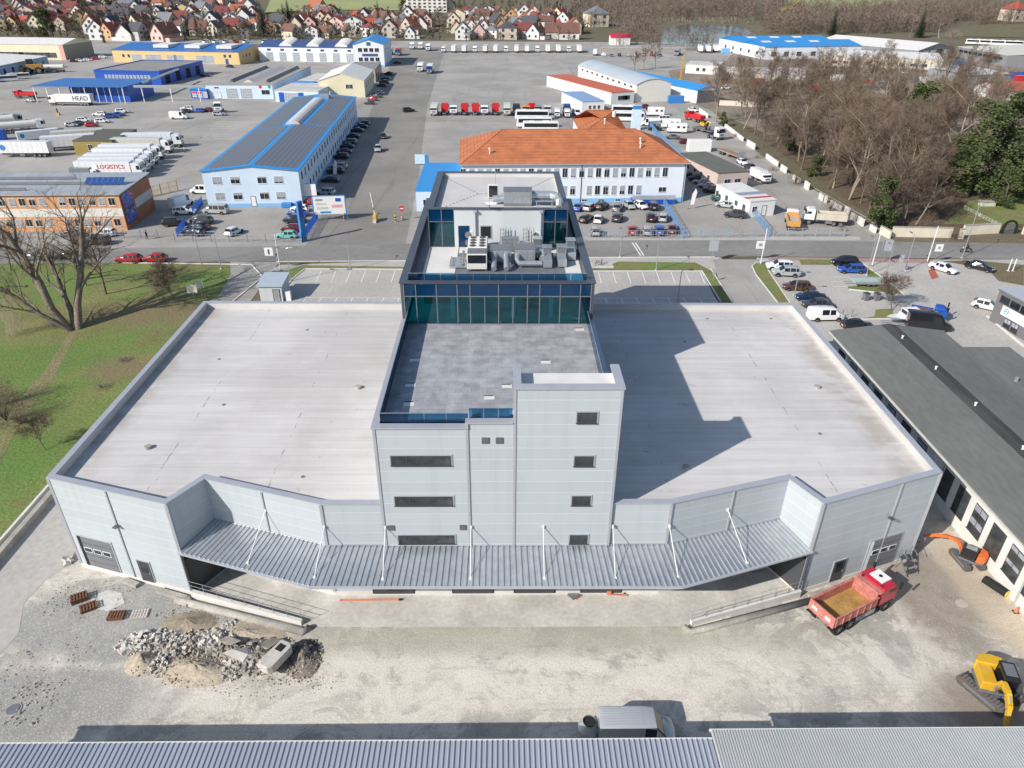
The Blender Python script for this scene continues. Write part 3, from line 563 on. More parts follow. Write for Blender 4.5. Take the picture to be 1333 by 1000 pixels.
ahu(683, 344, 2.0, 1.8, 1.5, 'grey air handler with a bent duct lying along its front on the terrace', [([(-.7, 0, .9), (-.75, -.6, .7), (-.6, -1.1, .5), (1.6, -1.1, .5)], .24), ([(1.0, .9, 1.0), (1.7, .9, 1.0), (1.9, .4, .8), (1.6, -.3, .6)], .24), ([(-.5, 1.7, 1.2), (-.5, 2.6, 1.2)], .22), ([(.4, 1.7, 1.2), (.4, 2.6, 1.2)], .22)])
def cowl(px, py, label):
    t = hv('vent_duct', label, 'vent duct', px, py, ZTF, 'square vent ducts on the terrace'); b = MB(); b.box(-.42, .42, 0, 2.6, .1, .85); b.build('duct_body', galv, t, bevel=.02)
    b = MB(); b.box(-.42, .42, 1.7, 2.5, .85, 1.5); b.box(-.5, .5, 1.6, 2.6, 1.5, 1.56); b.build('outlet', galv, t)
    b = MB(); [b.box(-.36, .36, 1.66, 1.7, .92+k*.11, .98+k*.11) for k in range(5)]; b.build('louvre', galv_d, t)
cowl(713, 350, 'square galvanised vent duct with louvred outlet beside the bent round duct'); cowl(732, 349, 'square galvanised vent duct with louvred outlet closest to the terrace parapet')
ahu(664, 329, 1.7, .9, 1.35, 'small grey air handler close to the penthouse wall between the pipe ladders', [([(.8, .4, .9), (1.9, .4, .9), (2.1, -.6, .7)], .2)])
ahu(634, 341, 1.2, 1.3, 1.2, 'small grey air handler squeezed between chiller and the front air handlers', [([(.1, 1.3, .8), (.1, 2.6, .8), (1.5, 3.2, .8)], .2), ([(0, 0, .7), (0, -1.2, .5), (.9, -1.8, .4)], .18)])
cowl(700, 338, 'square galvanised vent duct half hidden behind the bent round duct'); cowl(744, 340, 'short square vent duct beside the bright membrane pad on the terrace')
t = hv('duct_run', 'flat grey cable and duct run with small stands on the terrace floor', 'duct run', 597, 350); b = MB(); b.box(-.9, 1.0, 0, 2.6, .1, .22); [b.box(x, x+.12, y, y+.12, 0, .5) for x in (-.8, -.1, .6) for y in (.2, 1.1, 2.0)]; b.build('tray', galv, t); b = MB(); b.tube([(.4, .2, .3), (.4, 1.4, .9), (.4, 2.4, .9)], .12, 8); b.build('pipe', galv_d, t)
for px, lab in ((655, 'steel pipe ladder with red bands on the penthouse wall beside the door window'), (685, 'steel pipe ladder with red bands on the penthouse wall beside the white air conditioner')):
    x = tw_at(px, 322, ZTF)[0]; t = thing('pipe_ladder', lab, 'pipe ladder', (x, YP-.4, ZTF)); b = MB(); [b.tube([(sx, 0, 0), (sx, 0, 2.2)], .04, 6) for sx in (-.3, 0, .3, .7)]; b.build('upright', galv, t); b = MB(); [b.box(-.33, -.27, -.05, .05, z, z+.12) for z in (.3, .7, 1.1, 1.5, 1.9)]; b.build('red_band', red_p, t); b = MB(); [b.beam((-.3, 0, z), (.3, 0, z), .03) for z in (.4, .8, 1.2, 1.6, 2)]; b.build('rung', galv_d, t)
ahu(674, 269, 2.9, 1.7, 1.55, 'large grey air handler on the penthouse roof with a bent round duct', [([(1.4, .8, 1.0), (3.4, .8, 1.0), (4.1, .5, .9), (4.3, -.2, .6), (4.3, -.5, .2)], .42), ([(-1.4, .7, .7), (-2.6, .7, .6)], .34)], ZPR)
t = hv('air_conditioner', 'dark fronted air conditioner standing alone on the penthouse roof', 'air conditioner', 642, 259, ZPR, 'air conditioners on the office tower'); b = MB(); b.box(-.55, .55, 0, .5, .1, 1.5); b.build('casing', off, t, bevel=.03); b = MB(); b.box(-.45, .45, -.03, 0, .2, 1.4); b.build('coil', g_pane, t); b = MB(); b.box(-.45, .45, .05, .15, 0, .1); b.build('foot', galv_d, t)
t = hv('satellite_dish', 'white satellite dish tilted on the penthouse roof edge', 'satellite dish', 637, 272, ZP); b = MB()
for i in range(3):
    r0, r1 = .75*i/3, .75*(i+1)/3
    for k in range(12): a0, a1 = 6.283*k/12, 6.283*(k+1)/12; b.face([(r0*math.cos(a0), r0*math.sin(a0)*.8, .35+r0*r0*.35), (r1*math.cos(a0), r1*math.sin(a0)*.8, .35+r1*r1*.35), (r1*math.cos(a1), r1*math.sin(a1)*.8, .35+r1*r1*.35), (r0*math.cos(a1), r0*math.sin(a1)*.8, .35+r0*r0*.35)])
b.build('dish', white, t); b = MB(); b.tube([(0, 0, 0), (0, 0, .4)], .05, 6); b.tube([(0, -.5, .45), (0, 0, 1.0)], .03, 5); b.build('mount', galv_d, t)
for px, py, lab in ((645, 236, 'thin tall lightning rod on the penthouse roof behind the lone air conditioner'),):
    t = hv('lightning_rod', lab, 'lightning rod', px, py+22, ZPR); b = MB(); b.tube([(0, 0, 0), (0, 0, 4.5)], .025, 5); b.build('rod', galv, t); b = MB(); b.prism([(.2*math.cos(k*.785), .2*math.sin(k*.785)) for k in range(8)], 0, .1); b.build('foot', conc, t)
t = hv('equipment_stand', 'low steel frame under the bent duct at the penthouse roof corner', 'equipment stand', 708, 269, ZPR); b = MB(); [b.box(x, x+.08, y, y+.08, 0, .5) for x in (-.8, .8) for y in (0, .9)]; b.build('leg', galv, t); b = MB(); b.box(-.9, .95, -.05, 1.0, .5, .56); b.build('grating', galv, t)
# ================================================================ 2 the ground and its surfaces
b = MB(); ys = [-300, 0, 200, 400, 560, 620, 700, 900, 1300, 2000, 3500, 6000]; xs = [-5000, -2500, -1200, -600, -300, -100, 0, 100, 300, 600, 1200, 2500, 5000]
for y in ys: b.v += [(x, y, land(y)-.03 if y < 3000 else land(y)) for x in xs]
n = len(xs)
for j in range(len(ys)-1):
    for i in range(n-1): k = j*n+i; b.f.append((k, k+1, k+n+1, k+n)); b.m.append(0)
struct(b.build('ground', hill_m))
sheet('site_ground', wpt((-62, 5), (60, 5), (60, 82), (40, 81), (-36, 81), (-37, 46), (-60, 44)), site_m, .0)
sheet('industrial_yard', wpt((-330, 113), (74.5, 123), (71.5, 200), (77, 285), (130, 330), (175, 430), (200, 500), (150, 560), (-340, 560)), asphalt, .0)
sheet('driveway', [(395, 325), (452, 215), (500, 105), (517, 62), (580, 62), (556, 140), (545, 230), (528, 318)], asph_w, .008)
sheet('main_road', [wpt((-420, 112))[0], (0, 344), (330, 340.5), (530, 339), (766, 335), (1000, 334), (1333, 337.5), wpt((420, 120))[0], wpt((420, 131))[0], (1333, 317), (1000, 313), (766, 313.5), (333, 321), (0, 325), wpt((-420, 124))[0]], asph_d, .012)
sheet('pavement', [(350, 353), (365, 345), (530, 339.5), (766, 335.5), (940, 334.8), (940, 352), (760, 347), (523, 348)], paver, .016)
sheet('far_pavement', [(766, 313), (1000, 312.6), (1120, 313), (1120, 308), (1000, 307.5), (760, 309)], paver, .018)
sheet('side_road', [(300, 341), (364, 341), (350, 360), (325, 394), (330, 402), (255, 402), (285, 385), (300, 358)], asphalt, .014)
sheet('car_park_west', [(395, 349.5), (525, 350.5), (525, 402), (355, 402), (382, 362)], paver, .012)
sheet('car_park_east', [(772, 353.5), (914, 353.5), (938, 402), (772, 402)], paver, .012)
sheet('parking_lawn', [(366, 354), (395, 345.5), (525, 347.5), (525, 350.8), (397, 350), (380, 364), (356, 396), (340, 396)], lawn_m, .02)
sheet('verge_lawn', [(778, 352), (805, 340.5), (905, 342), (925, 352), (953, 393), (939, 393), (915, 353.3)], lawn_m, .02)
sheet('access_road', [(928, 338), (988, 338), (985, 352), (1025, 402), (956, 402), (935, 362)], asphalt, .0185)
sheet('east_forecourt', [(985, 336), (1140, 338), (1333, 338), wpt((130, 118))[0], wpt((130, 60))[0], wpt((62, 60))[0], wpt((62, 80))[0], wpt((36, 80))[0], (1025, 402), (983, 352)], paver, .010)
sheet('island_lawn', [(979, 345), (995, 341), (1003, 344), (1000, 352), (1028, 394), (1012, 394), (984, 358)], lawn_m, .022)
sheet('plot_lawn', [(1040, 338), (1085, 338.5), (1082, 345), (1043, 345)], lawn_m, .022)
sheet('kerb_lawn', [(1112, 341), (1122, 341), (1162, 372), (1176, 384), (1160, 381), (1105, 377), (1103, 373), (1140, 372), (1128, 358)], lawn_m, .022)
sheet('corner_lawn', [(1140, 403), (1160, 402), (1166, 414), (1120, 415), (1138, 412)], lawn_m, .022)
sheet('dry_verge', [(1225, 340), (1265, 339), (1333, 345), (1333, 372), (1300, 366), (1285, 350)], drygrass, .02)
sheet('brick_footway', [(1000, 334.5), (1210, 337.6), (1210, 343), (1000, 338.5)], mat('red_paver', (.36, .24, .21), .9, var=.12, scale=.5), .014)
sheet('lawn', wpt((-300, 116), (-66, 117.3), (-43, 116.5), (-39.5, 111), (-41.5, 99), (-44, 85), (-44.2, 60), (-44.2, 0), (-300, -20)), lawn_m, .004)
sheet('side_drive', wpt((-36.6, 80), (-36.4, 46), (-37.9, 43.5), (-38.2, 41), (-36.9, 38), (-37.3, 35), (-36.2, 30), (-36.5, 0), (-43.9, 0), (-43.9, 80)), paver, .012)
sheet('walled_park', wpt((76.5, 138), (330, 138), (330, 300), (190, 300), (120, 262), (79, 240)), litter, .004)
sheet('park_lawn', [(1228, 292), (1262, 262), (1333, 250), (1450, 255), (1450, 292)], lawn_m, .02)
sheet('sandy_path', [(0, 548), (60, 480), (92, 430), (100, 432), (72, 490), (30, 545), (0, 600)], grassmat('worn_grass', (.22, .19, .09), (.18, .18, .065), (.26, .22, .13)), .012)
sheet('pond', [(858, 58), (895, 58), (972, 60), (985, 46), (965, 34), (900, 31), (862, 38)], water_m, .1, True)
sheet('meadow', [(345, 17), (420, 13), (520, 14), (570, 6), (560, -20), (380, -20), (352, 0)], field_m, .4, True)
sheet('far_field', [(1030, 16), (1100, 14), (1170, 6), (1170, -20), (1020, -20)], field_m, .4, True)
sheet('bare_slope', [(1245, 48), (1340, 50), (1440, 48), (1440, 30), (1290, 32), (1250, 40)], drygrass, .3, True)
sheet('east_yard', [(880, 126), (1000, 175), (1180, 205), (1420, 190), (1420, 62), (960, 62), (945, 80), (870, 92)], mat('yard_dirt', (.25, .20, .155), .95, var=.3, scale=.05, fine=(.5, .25)), .012)
# painted stall lines, kerbs
def stripes(name, lines, w=.12, m=paintw, z=.022):
    b = MB()
    for p, q in lines:
        p, q = at(*p), at(*q); d = (q-p).normalized(); nrm = Vector((-d.y, d.x, 0))*w/2; b.face([p-nrm+Vector((0, 0, z)), q-nrm+Vector((0, 0, z)), q+nrm+Vector((0, 0, z)), p+nrm+Vector((0, 0, z))])
    return struct(b.build(name, m, fix=True))
L = [((418-i*0+i*19.3, 353), (411+i*19.6, 368)) for i in range(6)] + [((398+i*20.3, 388.5), (394+i*20.6, 394)) for i in range(7)] + [((388, 387.3), (523, 388.4))]
L += [((779+i*18.9, 354.5), (783+i*19.2, 369)) for i in range(8)] + [((788+i*20.3, 388.5), (791+i*20.6, 394.5)) for i in range(8)] + [((773, 388.3), (932, 388.3))]
L += [((1085, 361), (1122, 361)), ((1082, 367), (1128, 367)), ((1084, 373), (1118, 373))]
stripes('parking_marking', L)
stripes('cycle_crossing', [((823, 316), (834, 333)), ((827, 316), (838, 333))], .25)
stripes('yard_marking', [((266+i*2, 158+i*3.2), (312-i*1, 159+i*3.2)) for i in range(8)], .12)
def kerb(name, pts, w=.16, h=.12, m=conc_w):
    b = MB(); P = [p if isinstance(p, Vector) else at(*p) for p in pts]
    for p, q in zip(P, P[1:]): b.beam((p.x, p.y, h/2), (q.x, q.y, h/2), w, h)
    return struct(b.build(name, m))
kerb('kerb', [(397, 350.2), (525, 351)]); kerb('kerb', [(397, 350.2), (380, 364), (357, 396)]); kerb('kerb', [(772, 353.2), (914, 353.2), (938, 393)]); kerb('kerb', [(925, 350), (953, 393)])
kerb('kerb', [(979, 347), (984, 358), (1012, 394)]); kerb('kerb', [(979, 347), (984, 342), (996, 340)]); kerb('kerb', [(1000, 352), (1028, 394)]); kerb('kerb', [(1120, 341), (1162, 372), (1178, 385)]); kerb('kerb', [(1105, 377), (1140, 381), (1162, 382)])
kerb('kerb', [Vector(p) for p in ((-66, 117.5, 0), (-43, 116.7, 0), (-39.4, 111, 0), (-41.4, 99, 0), (-44, 85, 0))], .2, .14)
kerb('kerb', [(1118, 416), (1170, 415)]); kerb('kerb', [(1285, 412), (1333, 452)], .3, .2); kerb('kerb', [(1000, 211), (1130, 285), (1152, 305)], .2, .1, conc_d)
kerb('kerb', [(360, 341), (530, 339.8), (766, 335.6), (930, 334.8)], .18, .1)
kerb('wall_kerb', [Vector(p) for p in ((-31.3, 43.35, 0), (-29.9, 42.75, 0))], .45, .3, conc_d); kerb('wall_kerb', [Vector(p) for p in ((-28.0, 42.2, 0), (-25.4, 41.3, 0), (-24.9, 40.6, 0))], .45, .3, conc_d); kerb('wall_kerb', [Vector(p) for p in ((24.9, 41.2, 0), (27.3, 42.1, 0))], .45, .3, conc_d); kerb('wall_kerb', [Vector(p) for p in ((28.6, 42.5, 0), (30.2, 43.1, 0))], .45, .3, conc_d)
# ================================================================ 3 neighbouring buildings
class Bld:
    def __init__(s, name, label, cat, fl, fr, d, h, group=None, rz=None):
        """fl, fr: front corners (x,y) in metres; d depth (or a back-right point); h eave height"""
        fl, fr = Vector((fl[0], fl[1], 0)), Vector((fr[0], fr[1], 0)); v = fr-fl; s.w = v.length; s.rz = math.atan2(v.y, v.x) if rz is None else rz; s.h = h
        if not isinstance(d, (int, float)): q = Vector((d[0]-fr.x, d[1]-fr.y)); s.d = abs(-math.sin(s.rz)*q.x+math.cos(s.rz)*q.y)
        else: s.d = d
        g = land(fl.y); s.t = thing(name, label, cat, (fl.x, fl.y, g), s.rz, group)
    def add(s, b, name, m, **k): return b.build(name, m, s.t, **k)
    def walls(s, m, h=None, name='wall', gable=None, z0=0.0):
        h = h or s.h; b = MB(); b.box(0, s.w, 0, s.d, z0, h)
        if gable and gable[0] == 'y':
            for y in (0, s.d): b.face([(0, y, h), (s.w, y, h), (s.w/2, y, h+gable[1])] if y == 0 else [(s.w, y, h), (0, y, h), (s.w/2, y, h+gable[1])])
        elif gable:
            for x in (0, s.w): b.face([(x, s.d, h), (x, 0, h), (x, s.d/2, h+gable[1])] if x == 0 else [(x, 0, h), (x, s.d, h), (x, s.d/2, h+gable[1])])
        s.wall = s.add(b, name, m); return s.wall
    def gable(s, m, rise, axis='y', o=.3, t=.16, name='roof'):
        b = MB(); h = s.h+.02
        if axis == 'y':
            sl = rise/(s.w/2); P = [(-o, h-o*sl), (s.w/2, h+rise), (s.w+o, h-o*sl)]; b.sweep([P[0], P[1], (P[1][0], P[1][1]+t), (P[0][0], P[0][1]+t)], 'y', -o, s.d+o); b.sweep([P[1], P[2], (P[2][0], P[2][1]+t), (P[1][0], P[1][1]+t)], 'y', -o, s.d+o)
        else:
            sl = rise/(s.d/2); P = [(-o, h-o*sl), (s.d/2, h+rise), (s.d+o, h-o*sl)]; b.sweep([P[0], P[1], (P[1][0], P[1][1]+t), (P[0][0], P[0][1]+t)], 'x', -o, s.w+o); b.sweep([P[1], P[2], (P[2][0], P[2][1]+t), (P[1][0], P[1][1]+t)], 'x', -o, s.w+o)
        s.rise = rise; s.roof = s.add(b, name, m, fix=True); return s.roof
    def flat(s, m, cap=None, par=.35, o=.12, rise=0.0):
        b = MB(); z = s.h+.01
        k = [(-o, -o, z), (s.w+o, -o, z), (s.w+o, s.d+o, z+rise), (-o, s.d+o, z+rise)]; kt = [(p[0], p[1], p[2]+.18) for p in k]; b.face(kt); b.face(k[::-1])
        for i in range(4): j = (i+1) % 4; b.face([k[i], k[j], kt[j], kt[i]])
        s.roof = s.add(b, 'roof', m)
        if cap:
            b = MB(); w = .3; b.box(-o-.03, s.w+o+.03, -o-.03, w, z-.12, z+par); b.box(-o-.03, s.w+o+.03, s.d-w, s.d+o+.03, z-.12, z+par); b.box(-o-.03, w, w, s.d-w, z-.12, z+par); b.box(s.w-w, s.w+o+.03, w, s.d-w, z-.12, z+par); s.add(b, 'parapet', cap)
        return s.roof
    def vault(s, m, rise, o=.25, n=10, name='roof'):
        b = MB(); P = []
        for i in range(n+1): u = -o+(s.w+2*o)*i/n; k = (2*u/s.w-1); P.append((u, s.h+.02+rise*(1-k*k)))
        for p, q in zip(P, P[1:]): b.sweep([p, q, (q[0], q[1]+.14), (p[0], p[1]+.14)], 'y', -o, s.d+o)
        s.roof = s.add(b, name, m, fix=True)
        for y in (.01, s.d-.01): b = MB(); [b.face([(max(0, p[0]), y, s.h-.01), (min(s.w, q[0]), y, s.h-.01), (min(s.w, q[0]), y, q[1]), (max(0, p[0]), y, p[1])]) for p, q in zip(P, P[1:])]; s.add(b, 'gable_wall', s.wall.data.materials[0])
    def hip(s, m, rise, o=.5, inset=None):
        i = inset or s.d/2; h = s.h; A = [(-o, -o, h), (s.w+o, -o, h), (s.w+o, s.d+o, h), (-o, s.d+o, h)]; r0, r1 = (i, s.d/2, h+rise), (s.w-i, s.d/2, h+rise); b = MB()
        b.face([A[0], A[1], r1, r0]); b.face([A[1], A[2], r1]); b.face([A[2], A[3], r0, r1]); b.face([A[3], A[0], r0]); b.face(A[::-1]); s.roof = s.add(b, 'roof', m)
        b = MB(); b.beam(A[0], A[1], .16, .16); b.beam(A[1], A[2], .16, .16); b.build('gutter', trim, s.roof)
        b = MB(); b.beam(r0, r1, .3, .14); [b.beam(p, q, .28, .12) for p, q in ((A[0], r0), (A[1], r1))]; b.build('ridge_tile', m, s.roof)
    def win(s, us, z, w=1.1, h=1.3, nx=2, ny=1, face='f', frame=frame_w, pane=g_pane, name='window', off=0.0, blinds=None):
        for i, u in enumerate(us):
            bl = 0 if not blinds else blinds[i % len(blinds)]
            me = winmesh(w, h, nx, ny, frame, pane, blind=bl)
            if face == 'f': link(name, me, s.t, (u, -.02-off, z))
            elif face == 'r': link(name, me, s.t, (s.w+.02+off, u, z), math.pi/2)
            else: link(name, me, s.t, (-.02-off, u, z), -math.pi/2)
    def gate(s, us, z=.05, w=3.4, h=3.6, nx=4, ny=4, face='f', frame=frame_w, pane=g_lite): s.win(us, z, w, h, nx, ny, face, frame, pane, 'garage_door')
    def door(s, u, w=1.1, h=2.2, m=frame_w, face='f', z=.05):
        b = MB(); b.box(-w/2, w/2, -.05, .02, 0, h); b.box(-w/2+.1, w/2-.1, -.06, 0, .1, h-.1, 1); P = {'f': ((u, 0, z), 0), 'r': ((s.w, u, z), math.pi/2), 'l': ((0, u, z), -math.pi/2)}[face]
        d = b.build('door', [frame_d, m], s.t, P[0], P[1]); b = MB(); b.box(w/2-.25, w/2-.18, -.12, -.06, 1.0, 1.12); b.build('handle', galv, d)
    def band(s, m, z0, z1, name='base_band', o=.025, faces='flr'):
        b = MB()
        if 'f' in faces: b.box(-o, s.w+o, -o, 0, z0, z1)
        if 'r' in faces: b.box(s.w, s.w+o, 0, s.d, z0, z1)
        if 'l' in faces: b.box(-o, 0, 0, s.d, z0, z1)
        s.add(b, name, m)
def rp(px, py, h): p = at(px, py, h); return (p.x, p.y)
def lin(a, b, n): return [a+(b-a)*i/(n-1) for i in range(n)]
BL = [0, .9, .35, .9, 0, .6, .95, .2]
# -- old workshop to the right with the dark felt roof
W1 = Bld('old_workshop', 'long old white workshop with dark grey felt roof and tall windows beside the new warehouse', 'workshop', (41.35, 20), (54.6, 20), 59.6, 5.2)
felt = mat('roof_felt', (.155, .155, .145), .95, var=.14, scale=.25, fine=(2.5, .1), stretch=(1, .25, 1)); felt_d = mat('roof_felt_dark', (.055, .055, .052), .95, var=.3, scale=.8, stretch=(1, .2, 1))
plas = mat('old_white_plaster', (.72, .70, .66), .9, var=.1, scale=.35, fine=(2, .06))
W1.walls(plas, gable=('y', .75)); W1.gable(felt, .85, 'y', .45, .14)
b = MB(); b.sweep([(5.6, 6.055), (6.62, 6.215), (7.65, 6.055), (7.65, 6.075), (6.62, 6.235), (5.6, 6.075)], 'y', -.43, 60.03); b.build('ridge_strip', felt_d, W1.roof)
for i in range(5): b = MB(); b.tube([(6.4, 56-i*7.6, 6.1), (6.4, 56-i*7.6, 6.5)], .1, 8); b.tube([(6.4, 56-i*7.6, 6.5), (6.4, 56-i*7.6, 6.56)], .15, 8); b.build('roof_vent', white, W1.roof)
for i in range(9): b = MB(); b.box(2.0+i*.0, 2.2, 57-i*6.4, 57.2-i*6.4, 5.5, 5.6); b.build('lightning_clip', galv_d, W1.roof)
b = MB(); b.box(-.62, -.44, -.4, 60, 4.98, 5.14); b.build('gutter', mat('pale_gutter', (.62, .60, .55), .7, var=.12), W1.roof)
for u in (52.5, 42, 33.2, 20.5): b = MB(); b.tube([(-.5, u, 5.0), (-.12, u, 4.5), (-.12, u, .1)], .07, 6); b.build('downpipe', trim, W1.t)
wy = [56.6, 53.4, 50.2, 47.0, 43.8, 40.6, 37.4, 32.6, 29.9, 27.3, 24.75, 22.2, 19.6]
W1.win(wy, 1.35, 1.75, 2.75, 2, 2, 'l', frame_d, greyed, blinds=[0, .3, 0, 0, .45])
for u in (55, 51.8, 48.6, 45.4, 42.2, 39, 35): b = MB(); b.box(-.16, 0, u-.3, u+.3, 0, 4.95); W1.add(b, 'pilaster', plas)
W2 = Bld('workshop_annex', 'lower grey felt roofed annex joined to the right of the old workshop', 'annex', (54.7, 20), (61.2, 20), 56.2, 4.7); W2.walls(plas); W2.flat(felt, None, rise=0); 
b = MB(); b.box(2.5, 3.6, 37, 38.2, 4.9, 5.05); b.build('skylight', memb_w, W2.roof)
for u in (48, 40): b = MB(); b.tube([(2.2, u, 4.85), (2.2, u, 5.4)], .2, 8); b.build('roof_vent', galv, W2.roof)
W2.door(3, face='f')
# -- sheds along the bottom of the picture
def shed(name, label, x0, x1, ye, h, depth, pitch, rw, rh, m, rise):
    t = thing(name, label, 'shed', (x0, ye-depth, 0)); w = x1-x0; b = MB(); b.box(.3, w-.3, .3, depth-.5, 0, h-.1); b.build('wall', off, t)
    b = MB(); A = [(0, 0, h+rise), (w, 0, h+rise), (w, depth, h), (0, depth, h)]; b.face(A); b.face([(p[0], p[1], p[2]-.1) for p in A[::-1]])
    for i in range(4): p, q = A[i], A[(i+1) % 4]; b.face([(p[0], p[1], p[2]-.1), (q[0], q[1], q[2]-.1), q, p])
    n = int(w/pitch)
    for k in range(n):
        x = (k+.5)*pitch
        za, zb = h+rise, h; b.face([(x-rw, 0, za), (x-rw*.5, 0, za+rh), (x-rw*.5, depth, zb+rh), (x-rw, depth, zb)]); b.face([(x-rw*.5, 0, za+rh), (x+rw*.5, 0, za+rh), (x+rw*.5, depth, zb+rh), (x-rw*.5, depth, zb+rh)]); b.face([(x+rw*.5, 0, za+rh), (x+rw, 0, za), (x+rw, depth, zb), (x+rw*.5, depth, zb+rh)]); b.face([(x-rw, depth, zb), (x-rw*.5, depth, zb+rh), (x+rw*.5, depth, zb+rh), (x+rw, depth, zb)])
    r = b.build('roof', m, t, fix=True); b = MB(); b.box(-.05, w+.05, depth+.02, depth+.14, h-.16, h-.02); b.build('gutter', off, r); return t
ye = at(450, 966, 4.7).y
shed('ribbed_shed', 'long low shed with blue grey ribbed metal roof at the bottom edge', -34, 12.35, ye, 4.7, 16, .31, .055, .07, mat('ribbed_roof_sheet', (.48, .50, .55), .4, .35, var=.08, scale=.3, stretch=(1, .1, 1)), .0)
shed('corrugated_shed', 'low shed with finely corrugated silver metal roof joined to the blue grey shed', 12.4, 42, at(1100, 950, 4.85).y, 4.85, 16.3, .165, .075, .06, mat('corrugated_sheet', (.62, .62, .60), .35, .4, var=.06, scale=.3), .0)
# -- building with solar panels, left of the driveway
fl = rp(264, 222, 7.5); SB = Bld('solar_office', 'long pale blue two storey office with solar panels and blue roof edges', 'office building', (fl[0], fl[1]-.9), (fl[0]+19.7*math.cos(R(3.2)), fl[1]-.9+19.7*math.sin(R(3.2))), 99, 7.5)
SB.walls(lbl, gable=('y', .9)); SB.gable(blueroof_b, 1.0, 'y', .35); SB.band(lbl2, 0, .7)
solar = NB('solar_cells', .35); xx = solar.xyz(); fx = solar.math('FRACT', solar.math('DIVIDE', xx[0], 1.05)); fy = solar.math('FRACT', solar.math('DIVIDE', xx[1], 1.75)); ed = solar.math('MAXIMUM', solar.math('LESS_THAN', fx, .07), solar.math('LESS_THAN', fy, .045)); solar = solar.col(solar.mix(ed, (.105, .105, .125), (.30, .31, .33)))
def slope_panel(x0, x1, y0, y1, lift=.2):
    b = MB(); z = lambda x: 7.52+1.0*(1-abs(x-9.85)/9.85)+lift; b.face([(x0, y0, z(x0)), (x1, y0, z(x1)), (x1, y1, z(x1)), (x0, y1, z(x0))]); k = .05
    b.face([(x0, y0, z(x0)-k), (x1, y0, z(x1)-k), (x1, y0, z(x1)), (x0, y0, z(x0))]); o = b.build('solar_array', [solar], SB.roof)
for x0, x1, y0, y1 in ((.6, 9.2, 1, 43.5), (.6, 6.8, 44.5, 97), (10.5, 19.1, 1, 47), (12.9, 19.1, 48, 97)): slope_panel(x0, x1, y0, y1)
b = MB(); n = 8
for i in range(n): a0, a1 = math.pi*i/n, math.pi*(i+1)/n; p, q = (9.85+1.9*math.cos(a0), 8.3+1.15*math.sin(a0)), (9.85+1.9*math.cos(a1), 8.3+1.15*math.sin(a1)); b.face([(p[0], 46, p[1]), (p[0], 86, p[1]), (q[0], 86, q[1]), (q[0], 46, q[1])])
b.face([(9.85+1.9*math.cos(math.pi*i/n), 46, 8.3+1.15*math.sin(math.pi*i/n)) for i in range(n+1)][::-1]); b.build('barrel_skylight', memb_p, SB.roof)
b = MB(); b.box(9.5, 12.5, 90, 92, 8.4, 9.6); b.tube([(13, 91, 8), (13, 91, 10.5)], .3, 8); b.build('roof_plant', galv, SB.roof)
for z in (1.6, 4.9): SB.win([2.8, 6.5, 12.0, 15.4], z, 1.9, 1.5, 2, 1, blinds=[.9, .4, .2, .8])
SB.door(9.6); SB.win(lin(3, 92, 24), 4.9, 1.2, 1.7, 1, 1, 'r'); SB.win(lin(3, 92, 24), 1.5, 1.2, 1.7, 1, 1, 'r'); SB.win(lin(3, 92, 12), 4.6, 1.5, 1.5, 2, 1, 'l')
b = MB(); b.box(15.5, 17.5, -1.3, 0, .1, .9); b.build('blue_porch', sky_b, SB.t)
# -- orange building with murals
OB = Bld('orange_office', 'orange two storey block with white band, metal roof and purple billboards', 'office building', (-128, 133.2), (-72.4, 135.2), 14.2, 6.9)
OB.walls(brick_o); OB.flat(mat('standing_seam_roof', (.46, .48, .50), .45, .3, var=.15, scale=.2, fine=(1.2, .1), stretch=(3, .2, 1)), None, o=.35, rise=.5); OB.band(off, 2.75, 4.3, 'white_band', .03, 'f')
b = MB(); b.box(OB.w, OB.w+.05, 0, OB.d, 0, 6.88); OB.add(b, 'end_wall', brick_d); b = MB(); b.box(OB.w+.05, OB.w+.08, 5.8, OB.d-.2, 2.7, 4.4); OB.add(b, 'pale_end_band', conc)
for z in (.9, 4.9): OB.win([OB.w-1.5-1.83*k for k in range(29) if k % 7 != 6], z, 1.25, 1.45, 2, 1, blinds=BL)
for k in range(3):
    b = MB(); y = 2.2+k*3.6; z = 7.22+.035*y
    b.box(2 if k != 1 else 10, OB.w-(18, 8, 12)[k], y, y+.25, z, z+.42); b.build('snow_guard', galv_d, OB.roof)
b = MB()
for k in range(7): b.face([(OB.w-8.4+k*1.05, 5.2, 7.55), (OB.w-7.4+k*1.05, 5.2, 7.55), (OB.w-7.4+k*1.05, 6.9, 8.5), (OB.w-8.4+k*1.05, 6.9, 8.5)]); b.beam((OB.w-8.2+k*1.05, 6.8, 7.3), (OB.w-8.2+k*1.05, 6.8, 8.4), .06)
b.build('solar_array', mat('blue_solar', (.03, .08, .25), .2, var=.1), OB.roof)
def mural(nm, seed):
    g = NB(nm, .5); n1 = g.noise(.55+seed*.1, 3, dist=1.5); n2 = g.noise(.9, 2, dist=.8); c = g.mix(g.rng(n1, .38, .6), (.10, .03, .24), (.05, .18, .50)); c = g.mix(g.rng(n2, .56, .66), c, (.55, .06, .22)); c = g.mix(g.math('MULTIPLY', g.rng(g.noise(1.6, 3), .6, .66), .7), c, (.7, .72, .8)); return g.col(c)
for z, nm in ((3.9, 'billboard_purple'), (.9, 'billboard_violet')): b = MB(); b.box(OB.w+.05, OB.w+.15, .5, 5.1, z, z+2.8); b.box(OB.w+.15, OB.w+.17, .6, 5.0, z+.1, z+2.7, 1); OB.add(b, 'billboard', [frame_d, mural(nm, z)])
OB.door(12); 
